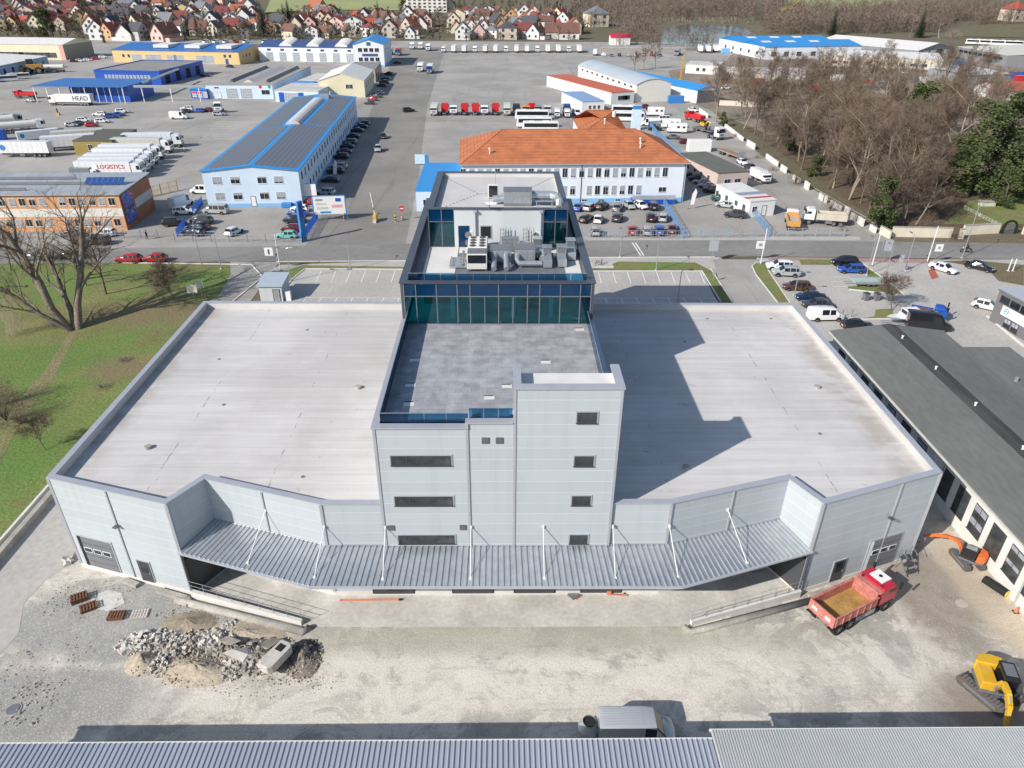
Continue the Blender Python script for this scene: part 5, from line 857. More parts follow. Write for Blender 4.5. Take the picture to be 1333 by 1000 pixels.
def car_proto(kind):
    st = SPEC[kind]; t = thing(kind if kind not in ('suv', 'van') else {'suv': 'suv', 'van': 'transporter_van'}[kind], '', ''); bd = MB(); gl = MB(); secs = []
    for (x, zb, zs, zt, w, wt, k) in st:
        half = [(w*.80, zb), (w*.97, zb+.10), (w, (zb+zs)*.5), (w*.985, zs), (wt+.05, zt-.08), (wt-.08, zt), (0, zt+.02)]
        secs.append([(x, y, z) for y, z in half] + [(x, -y, z) for y, z in half[-2::-1]])
    m_ = len(secs[0])
    for i, (A, B) in enumerate(zip(secs, secs[1:])):
        kd = st[i][6]
        for j in range(m_-1):
            jj = min(j, m_-2-j); g = (kd == 'c' and jj == 3) or (kd == 'w' and jj in (4, 5)) or (kd == 'w' and jj == 3 and False)
            q = [A[j], B[j], B[j+1], A[j+1]]
            if g: gl.face(q)
            else: bd.face(q)
        bd.face([A[0], A[m_-1], B[m_-1], B[0]], 1)
    bd.face(secs[0]); bd.face(secs[-1][::-1])
    fx, rx, r = WB[kind]; hw = max(s[4] for s in st)
    for x in (fx, rx):
        for sy in (-1, 1):
            n = 12; yy = sy*(hw*.99+.012); P = [(x+(r+.06)*math.cos(math.pi*i/n), yy, max(r+(r+.06)*math.sin(math.pi*i/n), .26)) for i in range(n+1)]; bd.face(P if sy < 0 else P[::-1], 1)
    L0 = st[0][0]; L1 = st[-1][0]; bd.box(L0-.12, L0+.02, -.62, .62, st[0][1]+.02, st[0][1]+.14, 1)
    bd.box(L0-.02, L0+.03, -.26, .26, st[0][1]+.16, st[0][1]+.27, 2); bd.box(L1-.03, L1+.02, -.26, .26, st[-1][2]-.12, st[-1][2], 2)
    b_ = bd.build('body', [paint, black, white], t, fix=True, smooth=False); b_.data.polygons.foreach_set('use_smooth', [True]*len(b_.data.polygons)); b_.data.set_sharp_from_angle(angle=R(38))
    o = gl.build('windows', cargl, t, fix=True)
    for sy in (-1, 1):
        b = MB(); z = st[1][2]; b.box(st[1][0]-.22, st[1][0]+.07, sy*st[1][4]*.66-.16, sy*st[1][4]*.66+.16, z-.10, z+.04); b.build('headlight', lampw, t, bevel=.03)
        b = MB(); z = st[-2][2]; b.box(L1+.0, L1+.18, sy*st[-2][4]*.84-.10, sy*st[-2][4]*.84+.10, z-.22, z+.02); b.build('tail_light', lampr, t, bevel=.02)
        b = MB(); ci = [i for i, s in enumerate(st) if s[6] == 'w'][0]; b.box(st[ci][0]-.35, st[ci][0]-.2, sy*(st[ci][4]+.02), sy*(st[ci][4]+.2), st[ci][2]+.02, st[ci][2]+.16); 
        b.v = [(x, y, z) for x, y, z in b.v]; b.build('mirror', paint, t)
    wm = wheel_mesh(r, .22)
    for x in (fx, rx):
        for sy in (-1, 1): link('wheel', wm, t, (x, sy*(hw-.10), r))
    PROTO[kind] = t
for k in SPEC: car_proto(k)
CN = {'hatchback': 'car', 'saloon': 'car', 'estate': 'car', 'suv': 'car', 'van': 'van', 'minibus': 'minibus', 'panel_van': 'van'}
def car(kind, col, px, py, deg, label, group=None, sc=1.0, loc=None):
    p = loc or at(px, py); nm = {'silver': 'silver', 'mint': 'mint'}.get(col, col)
    return spawn(kind, (p.x, p.y, .02), R(deg), label, CN[kind], group, {'car_paint': PC[col]}, sc)
# -- forecourt on the right
G = 'cars parked on the right forecourt'
for a in [('suv', 'white', 1014, 351, 172, 'white suv first in the forecourt row, nose towards the grass island'), ('suv', 'silver', 1022, 359, 172, 'silver suv parked between the white suv and the brown car'), ('estate', 'brown', 1036, 377, 176, 'brown estate car alone between silver suv and black cars'),
          ('saloon', 'navy', 1054, 391, 174, 'dark navy saloon parked just behind the brown estate car'), ('saloon', 'dkgrey', 1062, 400, 174, 'dark grey saloon tucked against the white transporter van'), ('van', 'white', 1073, 416, 2, 'white transporter van with one side window beside the warehouse roof corner'),
          ('saloon', 'black', 1115, 428, 4, 'black saloon half hidden behind the felt roof gable'), ('suv', 'black', 1098, 345.5, 178, 'black suv parked at the kerb lawn beside the bright blue car'), ('estate', 'blue', 1107, 354.5, 178, 'bright blue estate car beside the black suv'),
          ('saloon', 'white', 1227, 353, -58, 'white saloon by the red gravel patch and flagpole'), ('saloon', 'black', 1274, 351, -45, 'black saloon beside the dry grass verge'), ('hatchback', 'white', 1283, 402, -38, 'white car in front of the dark grey showroom'), ('panel_van', 'black', 1206, 428, -12, 'long black van behind the boat and the blue pickup')]:
    car(*a, group=G)
# -- cars in front of the orange roofed office
G = 'cars parked before the orange roofed office'
row = [('saloon', 'blue', 753, 273, 70), ('estate', 'silver', 768, 273, 60), ('suv', 'black', 783, 272, 60), ('saloon', 'grey', 804, 274, 70), ('hatchback', 'silver', 819, 271, -80), ('hatchback', 'white', 834, 271, -70), ('suv', 'black', 850, 272, 85)]
for (k, c, x, y, d), l in zip(row, ['blue saloon at the blue base wall, partly behind the office tower', 'silver estate car between the blue saloon and a black suv at the wall', 'black suv between two silver grey cars at the pale blue base wall', 'grey saloon between the black suv and a silver hatchback at the wall', 'silver hatchback facing out from the wall beside the white hatchback', 'white hatchback facing out from the wall beside the silver one', 'black suv last at the wall beside the blue fence corner']): car(k, c, x, y, d, l, G)
row = [('estate', 'black', 763, 288, 60), ('hatchback', 'white', 779, 289, 75), ('suv', 'dkgrey', 803, 287, 75), ('suv', 'black', 847, 287, 80), ('estate', 'silver', 863, 286.5, 75)]
for (k, c, x, y, d), l in zip(row, ['black estate car in the middle row beside a small white car', 'white hatchback in the middle row of the fenced car park', 'dark grey suv standing alone in the middle row of the car park', 'black suv beside a silver estate car in the middle row', 'silver estate car at the blue fence in the middle row']): car(k, c, x, y, d, l, G)
row = [('hatchback', 'silver', 775, 305, 85), ('hatchback', 'red', 823, 303.5, 80), ('estate', 'silver', 842, 304, 80), ('suv', 'blue', 858, 304, 80), ('saloon', 'maroon', 875, 302, 75)]
for (k, c, x, y, d), l in zip(row, ['silver hatchback alone behind the street fence', 'bright red hatchback behind the street fence', 'silver blue estate car behind the street fence beside the red hatchback', 'blue suv behind the street fence beside a maroon car', 'maroon saloon at the fence corner of the car park']): car(k, c, x, y, d, l, G)
G = 'cars along the pink garage block'
row = [('hatchback', 'red', 901, 225, 150), ('suv', 'navy', 905, 231, 155), ('suv', 'dkgrey', 908, 236, 155), ('estate', 'silver', 914, 240, 155), ('estate', 'silver', 921, 245, 155), ('suv', 'black', 927, 251, 155), ('suv', 'bgreen', 938, 262, 155), ('saloon', 'silver', 945, 270, 155), ('suv', 'dkgrey', 956, 283, 160)]
for (k, c, x, y, d), l in zip(row, ['red hatchback farthest in the shaded row beside the pink garage block', 'navy suv beside the red hatchback in the shaded row', 'dark grey suv behind two silver estate cars in the shaded row', 'silver estate car next to the dark grey suv in the shaded row', 'silver estate car next to the black suv in the shaded row', 'black suv at the sunny end of the shaded row', 'dark green suv in the sun beside a silver saloon', 'silver saloon in the sun between two dark suvs', 'dark grey suv closest to the street in the gated yard']): car(k, c, x, y, d, l, G)
# -- row along the solar office
G = 'cars parked beside the solar office'
row = [('hatchback', 'dkgrey', 474, 163, 165), ('saloon', 'navy', 470, 167, 165), ('saloon', 'black', 464, 172, 168), ('saloon', 'black', 459, 180, 170), ('suv', 'grey', 455, 188, 170), ('saloon', 'navy', 451, 193, 168), ('saloon', 'maroon', 448, 200, 168), ('suv', 'black', 444, 207, 168), ('estate', 'silver', 441, 219, 168), ('suv', 'black', 437, 226, 168), ('saloon', 'navy', 430, 237, 168), ('suv', 'silver', 424, 254, 168), ('hatchback', 'red', 405, 266, 170)]
ls = ['dark grey hatchback farthest in the shaded row along the solar office', 'navy saloon second from the far end of the row along the solar office', 'black saloon third from the far end of the row along the solar office', 'black saloon fourth from the far end of the row along the solar office', 'grey suv in the middle of the row along the solar office', 'navy saloon between the grey suv and a maroon saloon', 'maroon saloon in the shaded row along the solar office', 'black suv beside the maroon saloon along the solar office', 'silver estate car in the row along the solar office', 'black suv beside the silver estate car along the solar office', 'navy saloon standing apart with a flag banner beside it', 'silver suv behind the white gate board', 'red hatchback at the corner of the solar office']
for (k, c, x, y, d), l in zip(row, ls): car(k, c, x, y, d, l, G)
G = 'cars in the gate corner yard'
for a in [('hatchback', 'mint', 374, 310, 178, 'mint green hatchback behind the street fence'), ('hatchback', 'maroon', 380, 301, 175, 'dark red hatchback beside the mint green one'), ('suv', 'navy', 384, 290, 175, 'dark navy suv beside the blue gate pylon'), ('saloon', 'blue', 388, 281, 172, 'blue saloon behind the navy suv in the gate yard'), ('hatchback', 'white', 391, 275, 172, 'white hatchback farthest back in the gate yard'),
          ('hatchback', 'white', 305, 305, 70, 'small white hatchback standing alone behind the street fence'), ('minibus', 'silver', 282, 278, 176, 'silver people carrier before the solar office entrance'), ('van', 'white', 264, 252, 175, 'white transporter van at the corner of the solar office'),
          ('suv', 'dkgrey', 263, 291, 170, 'dark grey suv farthest in the row of three dark cars'), ('saloon', 'black', 259, 299, 168, 'black saloon in the middle of three dark cars'), ('estate', 'navy', 252, 306, 168, 'navy estate car closest to the street of three dark cars'), ('suv', 'black', 228, 294, 8, 'black suv in the blue gate opening'), ('suv', 'white', 241, 279, 8, 'white suv in the gate yard beside the orange block'), ('panel_van', 'white', 238, 269, 70, 'white panel van behind the white suv in the gate yard')]: car(*a, group=G)
G = 'cars on the main street'
for a in [('estate', 'red', 168, 341, 178, 'bright red estate car with a white patch parked on the street'), ('hatchback', 'red', 203, 340.5, 178, 'bright red hatchback parked on the street before the shrub'), ('estate', 'silver', 95, 307, 178, 'silver estate car before the orange block, first behind the big bare tree'), ('estate', 'white', 136, 307, 178, 'white estate car before the orange block, close to its mural end'), ('suv', 'dkgrey', 128, 318, 178, 'dark grey suv on the street behind the young bare tree'), ('saloon', 'grey', 48, 338, 178, 'grey saloon on the street behind the big bare tree trunks'), ('saloon', 'dkgrey', 92, 336, 178, 'dark grey saloon on the street between the big tree limbs')]: car(*a, group=G)
G = 'cars moving along the driveway'
for a in [('suv', 'silver', 492.5, 197, -85, 'silver suv driving along the middle of the driveway'), ('hatchback', 'black', 499, 180, -80, 'black hatchback driving just behind the silver suv'), ('suv', 'black', 532, 146, 25, 'black suv turning far up the driveway')]: car(*a, group=G)
G = 'cars beside the cream hall'
for a in [('suv', 'dkgrey', 506, 98, 160, 'dark grey suv farthest beside the grey roof store'), ('saloon', 'bgreen', 502, 104, 160, 'dark green saloon beside the grey roof store'), ('suv', 'black', 500, 109, 160, 'black suv in shade beside the cream hall'), ('estate', 'navy', 497, 113, 160, 'navy estate car in shade beside the cream hall'), ('estate', 'silver', 493, 123, 160, 'silver estate car in sun beside the cream hall'), ('saloon', 'dkgrey', 490, 127, 160, 'dark grey saloon between the silver and the red car'), ('hatchback', 'red', 485, 131, 165, 'red hatchback beside the cream hall corner'), ('hatchback', 'dkgrey', 481, 136, 170, 'dark grey hatchback closest to the cream hall corner'), ('saloon', 'black', 517, 83, 175, 'black saloon in the shade of the white office block')]: car(*a, group=G)
G = 'cars on the truck yard'
for a in [('estate', 'white', 130, 151, 178, 'white estate car farthest right of the loose yard cars'), ('suv', 'blue', 146, 154, 15, 'blue suv beside a second blue car on the truck yard'), ('saloon', 'blue', 155, 151.5, 15, 'blue saloon behind the blue suv on the truck yard'), ('suv', 'white', 160, 147.5, 15, 'white suv at the far end of the loose yard cars'), ('estate', 'white', 134, 160, 10, 'white estate car in the near row of loose yard cars'), ('estate', 'white', 110, 158.5, 12, 'white estate car behind a dark car on the truck yard'), ('saloon', 'dkgrey', 104, 163, 12, 'dark grey saloon beside the yellow brown cabin'), ('hatchback', 'silver', 94, 165, 12, 'silver hatchback behind the yellow brown cabin roof'), ('hatchback', 'red', 120, 165, 12, 'red hatchback behind the cabin roof'),
          ('saloon', 'black', 240, 147, 175, 'black saloon behind the tall white van'), ('suv', 'white', 244, 144, 175, 'white suv behind the tall white van'), ('estate', 'blue', 258, 146.5, 178, 'blue estate car on the far yard by the garage'), ('hatchback', 'maroon', 270, 145.5, 175, 'maroon hatchback beside the lone white tractor unit'), ('estate', 'silver', 286, 150.5, 3, 'silver estate car on the stall lines of the yard'), ('panel_van', 'white', 234, 155, 2, 'tall white panel van standing broadside on the yard'), ('hatchback', 'silver', 41, 133, 178, 'silver hatchback by the truck under the shelter'), ('suv', 'navy', 267, 100, 178, 'navy suv on the yard before the yellow hall'), ('saloon', 'navy', 299, 88, 150, 'navy saloon at the corner of the yellow hall')]: car(*a, group=G)
G = 'cars by the cream depot'
for (k, c, x, y), l in zip([('hatchback', 'maroon', 96, 81), ('estate', 'white', 105, 80.5), ('estate', 'white', 115, 79.5), ('hatchback', 'red', 125, 78), ('suv', 'white', 135, 76)], ['maroon hatchback first in the row under the cream depot end', 'white estate car beside the maroon hatchback by the depot', 'white estate car beside the red hatchback by the depot', 'red hatchback in the row by the depot', 'white suv closest to the yellow hall in the depot row']): car(k, c, x, y, 10, l, G)
G = 'parked vehicles beside the blue fence line'
for a in [('hatchback', 'white', 902, 145.5, -60, 'white hatchback on the lane by the rubble wall'), ('minibus', 'white', 862, 158, 175, 'white minibus beside the camper vans'), ('saloon', 'black', 852, 170, 172, 'black saloon under the pale blue pylon'), ('saloon', 'grey', 875, 181, 170, 'grey saloon before the white caravan'), ('saloon', 'maroon', 893, 187, 5, 'maroon saloon behind the white box container'), ('panel_van', 'white', 845, 164, 172, 'white panel van beside the pale blue pylon'), ('hatchback', 'maroon', 838, 141, 172, 'maroon hatchback behind the coaches'), ('hatchback', 'white', 966, 214, -80, 'white hatchback behind the flatbed trailer by the lane'), ('saloon', 'dkgrey', 977, 221, -75, 'dark grey saloon between white cars on the lane edge'), ('hatchback', 'silver', 983, 228, -75, 'silver hatchback before the white lorry on the lane edge')]: car(*a, group=G)
cols = ['white', 'silver', 'red', 'grey', 'white', 'blue', 'black', 'beige']; rq = random.Random(12)
for i in range(20): x = 945+i*19+rq.uniform(-6, 6); c = cols[i % 8]; car(['estate', 'van', 'suv', 'panel_van'][i % 4], c, x, rq.uniform(94, 128), rq.uniform(-40, 40), '%s vehicle standing in the scrap yard, %s counted from the lane' % (c, ORD[i]), 'vehicles standing in the scrap yard')
for i in range(8): car(['van', 'estate', 'suv'][i % 3], cols[(i*3) % 8], 785+i*10.5, 73.5+rq.uniform(-.6, .6), rq.uniform(70, 110), '%s vehicle on the far yard, %s from its left end' % (cols[(i*3) % 8], ORD[i]), 'vehicles on the far yard')
# vans along the back of the yellow hall
for i in range(8):
    x = 268+i*13+(12 if i > 4 else 0); car('panel_van', ['white', 'white', 'white', 'red', 'white', 'white', 'silver', 'white'][i], x, 56.5, -100, '%s van, %s in the row of vans behind the yellow hall' % (['white', 'white', 'white', 'red', 'white', 'white', 'silver', 'white'][i], ORD[i]), 'vans behind the yellow hall')
# -- lorries
def lorry_cab(t, x0, x1, w, zb, h, m, sleeper=.5):
    """cab over engine: rounded box, raked screen; x1 is the front"""
    b = MB(); hw = w/2; r = .10; prof = [(x0, zb), (x1, zb), (x1+.04, zb+.9), (x1-.02, zb+1.15), (x1-.28, zb+h-.25), (x1-.55, zb+h), (x0+.1, zb+h+sleeper*.3), (x0, zb+h-.1)]
    for i in range(len(prof)): p, q = prof[i], prof[(i+1) % len(prof)]; b.face([(p[0], -hw, p[1]), (q[0], -hw, q[1]), (q[0], hw, q[1]), (p[0], hw, p[1])])
    b.face([(p[0], -hw, p[1]) for p in prof[::-1]]); b.face([(p[0], hw, p[1]) for p in prof]); c = b.build('cab', m, t, bevel=.07, fix=True)
    b = MB(); b.face([(x1+.005, -hw+.12, zb+1.2), (x1+.005, hw-.12, zb+1.2), (x1-.245, hw-.16, zb+h-.32), (x1-.245, -hw+.16, zb+h-.32)]); b.face([(x1+.0, -hw+.12, zb+1.2), (x1-.25, -hw+.16, zb+h-.32), (x1-.25, hw-.16, zb+h-.32), (x1+.0, hw-.12, zb+1.2)]); b.build('windscreen', cargl, c)
    for s in (-1, 1): b = MB(); y = s*(hw+.012); P = [(x1-.22, y, zb+1.15), (x1-.42, y, zb+h-.4), (x1-1.1, y, zb+h-.4), (x1-1.1, y, zb+1.15)]; b.face(P if s > 0 else P[::-1]); b.build('side_window', cargl, c)
    for s in (-1, 1): b = MB(); b.box(x1-.02, x1+.06, s*(hw-.45)-.22, s*(hw-.45)+.22, zb+.12, zb+.38); b.build('headlight', lampw, c)
    b = MB(); b.box(x1-.05, x1+.08, -hw+.02, hw-.02, zb-.22, zb+.06); b.box(x1+.035, x1+.06, -hw+.5, hw-.5, zb+.4, zb+.85); b.build('bumper', galv_d, c)
    for s in (-1, 1): b = MB(); b.box(x1-.1, x1+.1, s*(hw+.12)-.08, s*(hw+.12)+.08, zb+1.2, zb+1.9); b.build('mirror', black, c)
    return c
WM = wheel_mesh(.5, .34)
def axles(t, xs, w, r=.5):
    for x in xs:
        for s in (-1, 1): link('wheel', WM, t, (x, s*(w/2-.18), r))
def chassis(t, x0, x1): b = MB(); [b.box(x0, x1, y-.12, y+.12, .62, .95) for y in (-.45, .45)]; [b.box(x, x+.15, -.5, .5, .62, .9) for x in (x0, (x0+x1)/2, x1-.15)]; b.box((x0+x1)/2-.6, (x0+x1)/2+.6, -1.15, -.6, .45, 1.0); b.box((x0+x1)/2-.6, (x0+x1)/2+.6, .6, 1.15, .45, 1.0); b.build('chassis', galv_d, t)
boxp = mat('lorry_box', (.72, .72, .71), .55, var=.06, scale=.5); cabp = mat('cab_paint', (.76, .76, .76), .35, var=.03, coat=.5)
def semi_proto():
    t = thing('semi_truck', '', ''); chassis(t, -1, 6.2); chassis(t, -8.2, 0); lorry_cab(t, 4.1, 6.4, 2.45, .95, 2.5, cabp)
    b = MB(); b.box(-9.2, 3.9, -1.27, 1.27, 1.2, 3.95); bx = b.build('trailer_box', boxp, t, bevel=.05); b = MB(); b.box(-9.25, -9.19, -1.2, 1.2, 1.25, 3.9); b.box(-9.27, -9.24, -.03, .03, 1.3, 3.85); b.build('rear_door', boxp, bx); b = MB(); b.box(3.9, 4.0, -1.1, 1.1, 2.4, 3.7); b.build('cooler', off, bx)
    b = MB(); [b.box(-9.1+i*1.3, -9.04+i*1.3, s*1.285-.012, s*1.285+.012, 1.3, 3.85) for i in range(1, 10) for s in (-1, 1)]; b.build('side_rib', boxp, bx); b = MB(); b.box(-8, 2, -1.26, -1.2, .5, .95); b.box(-8, 2, 1.2, 1.26, .5, .95); b.build('side_guard', galv_d, t)
    axles(t, (5.5, 1.6, -5.2, -6.5, -7.8), 2.45); PROTO['semi'] = t
def trailer_proto():
    t = thing('box_trailer', '', ''); chassis(t, -6, 5); b = MB(); b.box(-6.6, 6.6, -1.27, 1.27, 1.15, 3.95); bx = b.build('trailer_box', boxp, t, bevel=.05); b = MB(); b.box(6.6, 6.66, -1.2, 1.2, 1.2, 3.9); b.box(6.66, 6.69, -.02, .02, 1.25, 3.85); b.build('rear_door', off, bx); b = MB(); [b.box(-6.5+i*1.3, -6.44+i*1.3, s*1.285-.012, s*1.285+.012, 1.25, 3.85) for i in range(1, 10) for s in (-1, 1)]; b.build('side_rib', boxp, bx)
    b = MB(); b.box(-4.2, -4.0, -.8, -.6, 0, .7); b.box(-4.2, -4.0, .6, .8, 0, .7); b.build('landing_leg', galv_d, t); axles(t, (2.6, 3.9, 5.2), 2.45); PROTO['trailer'] = t
def tractor_proto(key, h, sleeper):
    t = thing('tractor_unit', '', ''); chassis(t, -3.2, 2.4); lorry_cab(t, .4, 2.6, 2.45, .95, h, cabp, sleeper); b = MB(); b.box(-2.4, -.8, -.5, .5, .95, 1.1); b.build('fifth_wheel', black, t); axles(t, (1.7, -1.9), 2.45); PROTO[key] = t
def box_lorry_proto():
    t = thing('box_lorry', '', ''); chassis(t, -4, 2.4); lorry_cab(t, 1.9, 3.9, 2.3, .85, 2.1, cabp, .2); b = MB(); b.box(-4.2, 1.7, -1.2, 1.2, 1.0, 3.4); bx = b.build('cargo_box', boxp, t, bevel=.05); b = MB(); b.box(-4.26, -4.2, -1.1, 1.1, 1.05, 3.3); b.build('rear_door', off, bx); axles(t, (2.9, -2.6), 2.3); PROTO['boxlorry'] = t
def coach_proto():
    t = thing('coach', '', ''); b = MB(); prof = [(-6, .4), (5.9, .4), (6.0, 1.2), (5.75, 3.0), (5.4, 3.4), (-5.8, 3.4), (-6, 3.1)]; hw = 1.25
    for i in range(len(prof)): p, q = prof[i], prof[(i+1) % len(prof)]; b.face([(p[0], -hw, p[1]), (q[0], -hw, q[1]), (q[0], hw, q[1]), (p[0], hw, p[1])])
    b.face([(p[0], -hw, p[1]) for p in prof[::-1]]); b.face([(p[0], hw, p[1]) for p in prof]); bd = b.build('body', cabp, t, bevel=.1, fix=True)
    for s in (-1, 1):
        b = MB(); b.box(-5.7, 5.3, s*1.262-.012, s*1.262+.012, 1.75, 2.95); b.build('window_band', cargl, bd); b = MB(); [b.box(-5.6+i*1.55, -5.54+i*1.55, s*1.275-.012, s*1.275+.012, 1.8, 2.9) for i in range(1, 7)]; b.build('window_post', black, bd)
    b = MB(); b.face([(5.99, -1.1, 1.3), (5.99, 1.1, 1.3), (5.79, 1.1, 2.9), (5.79, -1.1, 2.9)]); b.build('windscreen', cargl, bd); b = MB(); b.box(-3, -.8, -.7, .7, 3.4, 3.6); b.box(2, 3.6, -.7, .7, 3.4, 3.55); b.build('roof_unit', off, bd)
    axles(t, (4, -3.2, -4.4), 2.5); PROTO['coach'] = t
semi_proto(); trailer_proto(); tractor_proto('tractor', 2.6, .6); tractor_proto('lowtractor', 2.2, .2); box_lorry_proto(); coach_proto()
CB_ = {k: mat('cab_'+k, v, .35, var=.03, coat=.5) for k, v in dict(white=(.78, .78, .78), red=(.55, .015, .02), blue=(.02, .07, .35), navy=(.015, .02, .06), dark=(.03, .02, .025), orange=(.75, .2, .02), grey=(.2, .22, .25), cream=(.6, .57, .5)).items()}
def lorry(key, cab, box, px, py, deg, label, cat, group=None, sc=1.0):
    p = at(px, py); return spawn(key, (p.x, p.y, .02), R(deg), label, cat, group, {'cab_paint': CB_[cab], 'lorry_box': CB_[box]}, sc)
G = 'white articulated lorries in the truck row'
ends = [(152, 193, 246, 191), (138, 199, 233, 199), (121, 208, 223, 207), (116, 213, 213, 214), (106, 221, 207, 220), (102, 226, 200, 225), (101, 231, 191, 231)]
for i, (xa, ya, xb, yb) in enumerate(ends):
    a, c = at(xa, ya), at(xb, yb); d = c-a; p = a.lerp(c, .595)
    o = spawn('semi', (p.x, p.y, .02), math.atan2(d.y, d.x), 'white articulated lorry, %s from the far end of the truck row' % ORD[i] if i < 6 else 'white articulated lorry with red lettering, closest to the orange block', 'lorry', G, {'cab_paint': CB_['white'], 'lorry_box': CB_['white' if i != 1 else 'cream']})
text_mesh('LOGISTICS', 1.35, red_p, 'lettering', o, (-.6, -1.31, 2.75), (R(90), 0, 0))
lorry('boxlorry', 'white', 'grey', 114, 233, 2, 'short lorry with grey cargo box before the lettered lorry', 'lorry', None, .8); lorry('boxlorry', 'blue', 'white', 152, 241, 0, 'flat white box lorry with blue cab behind the orange block', 'lorry', None, .8)
G = 'white box trailers on the truck yard'
o = lorry('trailer', 'white', 'white', 36, 204, 2, 'long white box trailer with a round blue emblem', 'trailer', G)
b = MB(); b.sweep([(-5.0+.75*math.cos(k*.524), 2.6+.75*math.sin(k*.524)) for k in range(12)], 'y', -1.32, -1.28); b.build('emblem', sky_b, o)
lorry('trailer', 'white', 'white', 93, 195, 22, 'white box trailer standing behind the emblem trailer', 'trailer', G); lorry('trailer', 'white', 'cream', 105, 188, 22, 'greyish white box trailer beside the yellow brown cabin', 'trailer', G); lorry('trailer', 'white', 'white', 52, 184, 38, 'short looking white trailer between the tanker and the cabin', 'trailer', G, .8)
def tanker(px, py, deg, label, cabm):
    p = at(px, py); t = thing('tanker_lorry', label, 'tanker', (p.x, p.y, .02), R(deg), 'tanker lorries on the truck yard'); chassis(t, -6, 5); lorry_cab(t, 3.6, 5.8, 2.4, .95, 2.4, cabm)
    b = MB(); n = 14; A = [(1.15*math.cos(6.283*i/n), 2.35+1.1*math.sin(6.283*i/n)) for i in range(n)]; b.sweep(A, 'x', -6.4, 3.3); tk = b.build('tank', off, t, smooth=False)
    b = MB(); b.box(-5.5, 2.5, -.35, .35, 3.42, 3.5); [b.box(x, x+.5, -.3, .3, 3.5, 3.7) for x in (-4, -1.5, 1)]; b.build('walkway', galv, tk); axles(t, (4.9, 1.2, -3.2, -4.5, -5.7), 2.4); return t
tanker(33, 172, 32, 'white tanker lorry with white cab behind the trailers', CB_['white']); tanker(4, 165, 32, 'grey tanker lorry cut by the picture edge', CB_['grey'])
b = MB(); p = at(-2, 182); t = thing('blue_container', 'dark blue container at the picture edge behind the emblem trailer', 'container', (p.x, p.y, 0), R(20)); b.box(-5, 2.2, -1.2, 1.2, .1, 2.8); b.build('container_box', blue_p, t, bevel=.04); b = MB(); [b.box(-4.9+k*.6, -4.7+k*.6, -1.24, -1.2, .2, 2.7) for k in range(12)]; b.build('side_rib', blue_p, t); b = MB(); b.box(2.2, 2.24, -1.1, 1.1, .2, 2.7); b.build('container_door', blue_p, t)
o = lorry('semi', 'white', 'white', 90, 137, 178, 'white articulated lorry with black lettering under the blue shelter', 'lorry'); text_mesh('HEAD', 2.2, black, 'lettering', o, (-5.5, 1.31, 2.5), (R(90), 0, R(180)))
def tipper_far(px, py, deg, label, cabm, boxm, sc=1.0):
    p = at(px, py); t = thing('tipper_lorry', label, 'tipper lorry', (p.x, p.y, .02), R(deg)); chassis(t, -3.5, 2.2); lorry_cab(t, 2.0, 3.8, 2.3, .95, 2.0, cabm, .1); b = MB(); b.box(-3.8, 1.7, -1.2, 1.2, 1.1, 1.25); b.box(-3.8, 1.7, -1.2, -1.1, 1.25, 2.3); b.box(-3.8, 1.7, 1.1, 1.2, 1.25, 2.3); b.box(1.6, 1.7, -1.1, 1.1, 1.25, 2.6); b.box(-3.8, -3.7, -1.1, 1.1, 1.25, 2.2); tb = b.build('tipper_body', boxm, t); b = MB(); b.box(-3.65, 1.55, -1.08, 1.08, 1.26, 1.8); b.build('load', mat('pale_load', (.5, .42, .33), .95), tb); axles(t, (2.9, -1.6, -2.8), 2.3); t.scale = (sc,)*3; return t
tipper_far(35, 128, 180, 'orange red tipper lorry beyond the blue truck shelter', CB_['red'], red_p); tipper_far(904, 158, 120, 'red tipper lorry ahead of the low loader on the lane', CB_['red'], red_p); tipper_far(1072, 292, 165, 'white tipper lorry with beige body and pale load by the street', CB_['white'], mat('beige_steel', (.55, .5, .42), .6, var=.12), 1.05); tipper_far(1030, 295, 75, 'orange bodied tipper trailer lorry beside the white tipper', CB_['white'], mat('orange_steel', (.6, .30, .09), .6, var=.15), .95); tipper_far(889, 118, 80, 'grey tipper lorry beside the blue gable shed', CB_['white'], mat('grey_tip', (.4, .38, .34), .6))
lorry('tractor', 'white', 'white', 286, 146, -80, 'lone white tractor unit before the pale blue garage', 'lorry')
# row of tractor units and vans behind the orange roof
G = 'tractor units in the row behind the coach yard'
row = [(566, 'cream', 'boxlorry'), (579, 'red', 'tractor'), (591, 'white', 'lowtractor'), (605, 'red', 'tractor'), (619, 'red', 'tractor'), (631, 'white', 'lowtractor'), (645, 'red', 'tractor'), (660, 'cream', 'boxlorry'), (672, 'dark', 'tractor'), (685, 'orange', 'lowtractor'), (692, 'red', 'tractor'), (700, 'grey', 'lowtractor'), (712, 'cream', 'lowtractor'), (737, 'blue', 'tractor')]
for i, (x, c, k) in enumerate(row): lorry(k, c, 'cream', x, 149, 90 if c == 'red' else -90, '%s lorry, %s from the left in the row behind the coach yard' % ({'cream': 'cream', 'dark': 'dark maroon'}.get(c, c), ORD[i]), 'lorry', G)
for x, l, k in ((725, 'white box van beside the blue lorry in the back row', 'boxlorry'), (738, 'white box van standing before the blue lorry', 'boxlorry')): lorry(k, 'white', 'white', x, 152, -92, l, 'van', None, .75)
car('van', 'white', 750, 150, -75, 'small white van at the right end of the back row')
G = 'coaches on the coach yard'
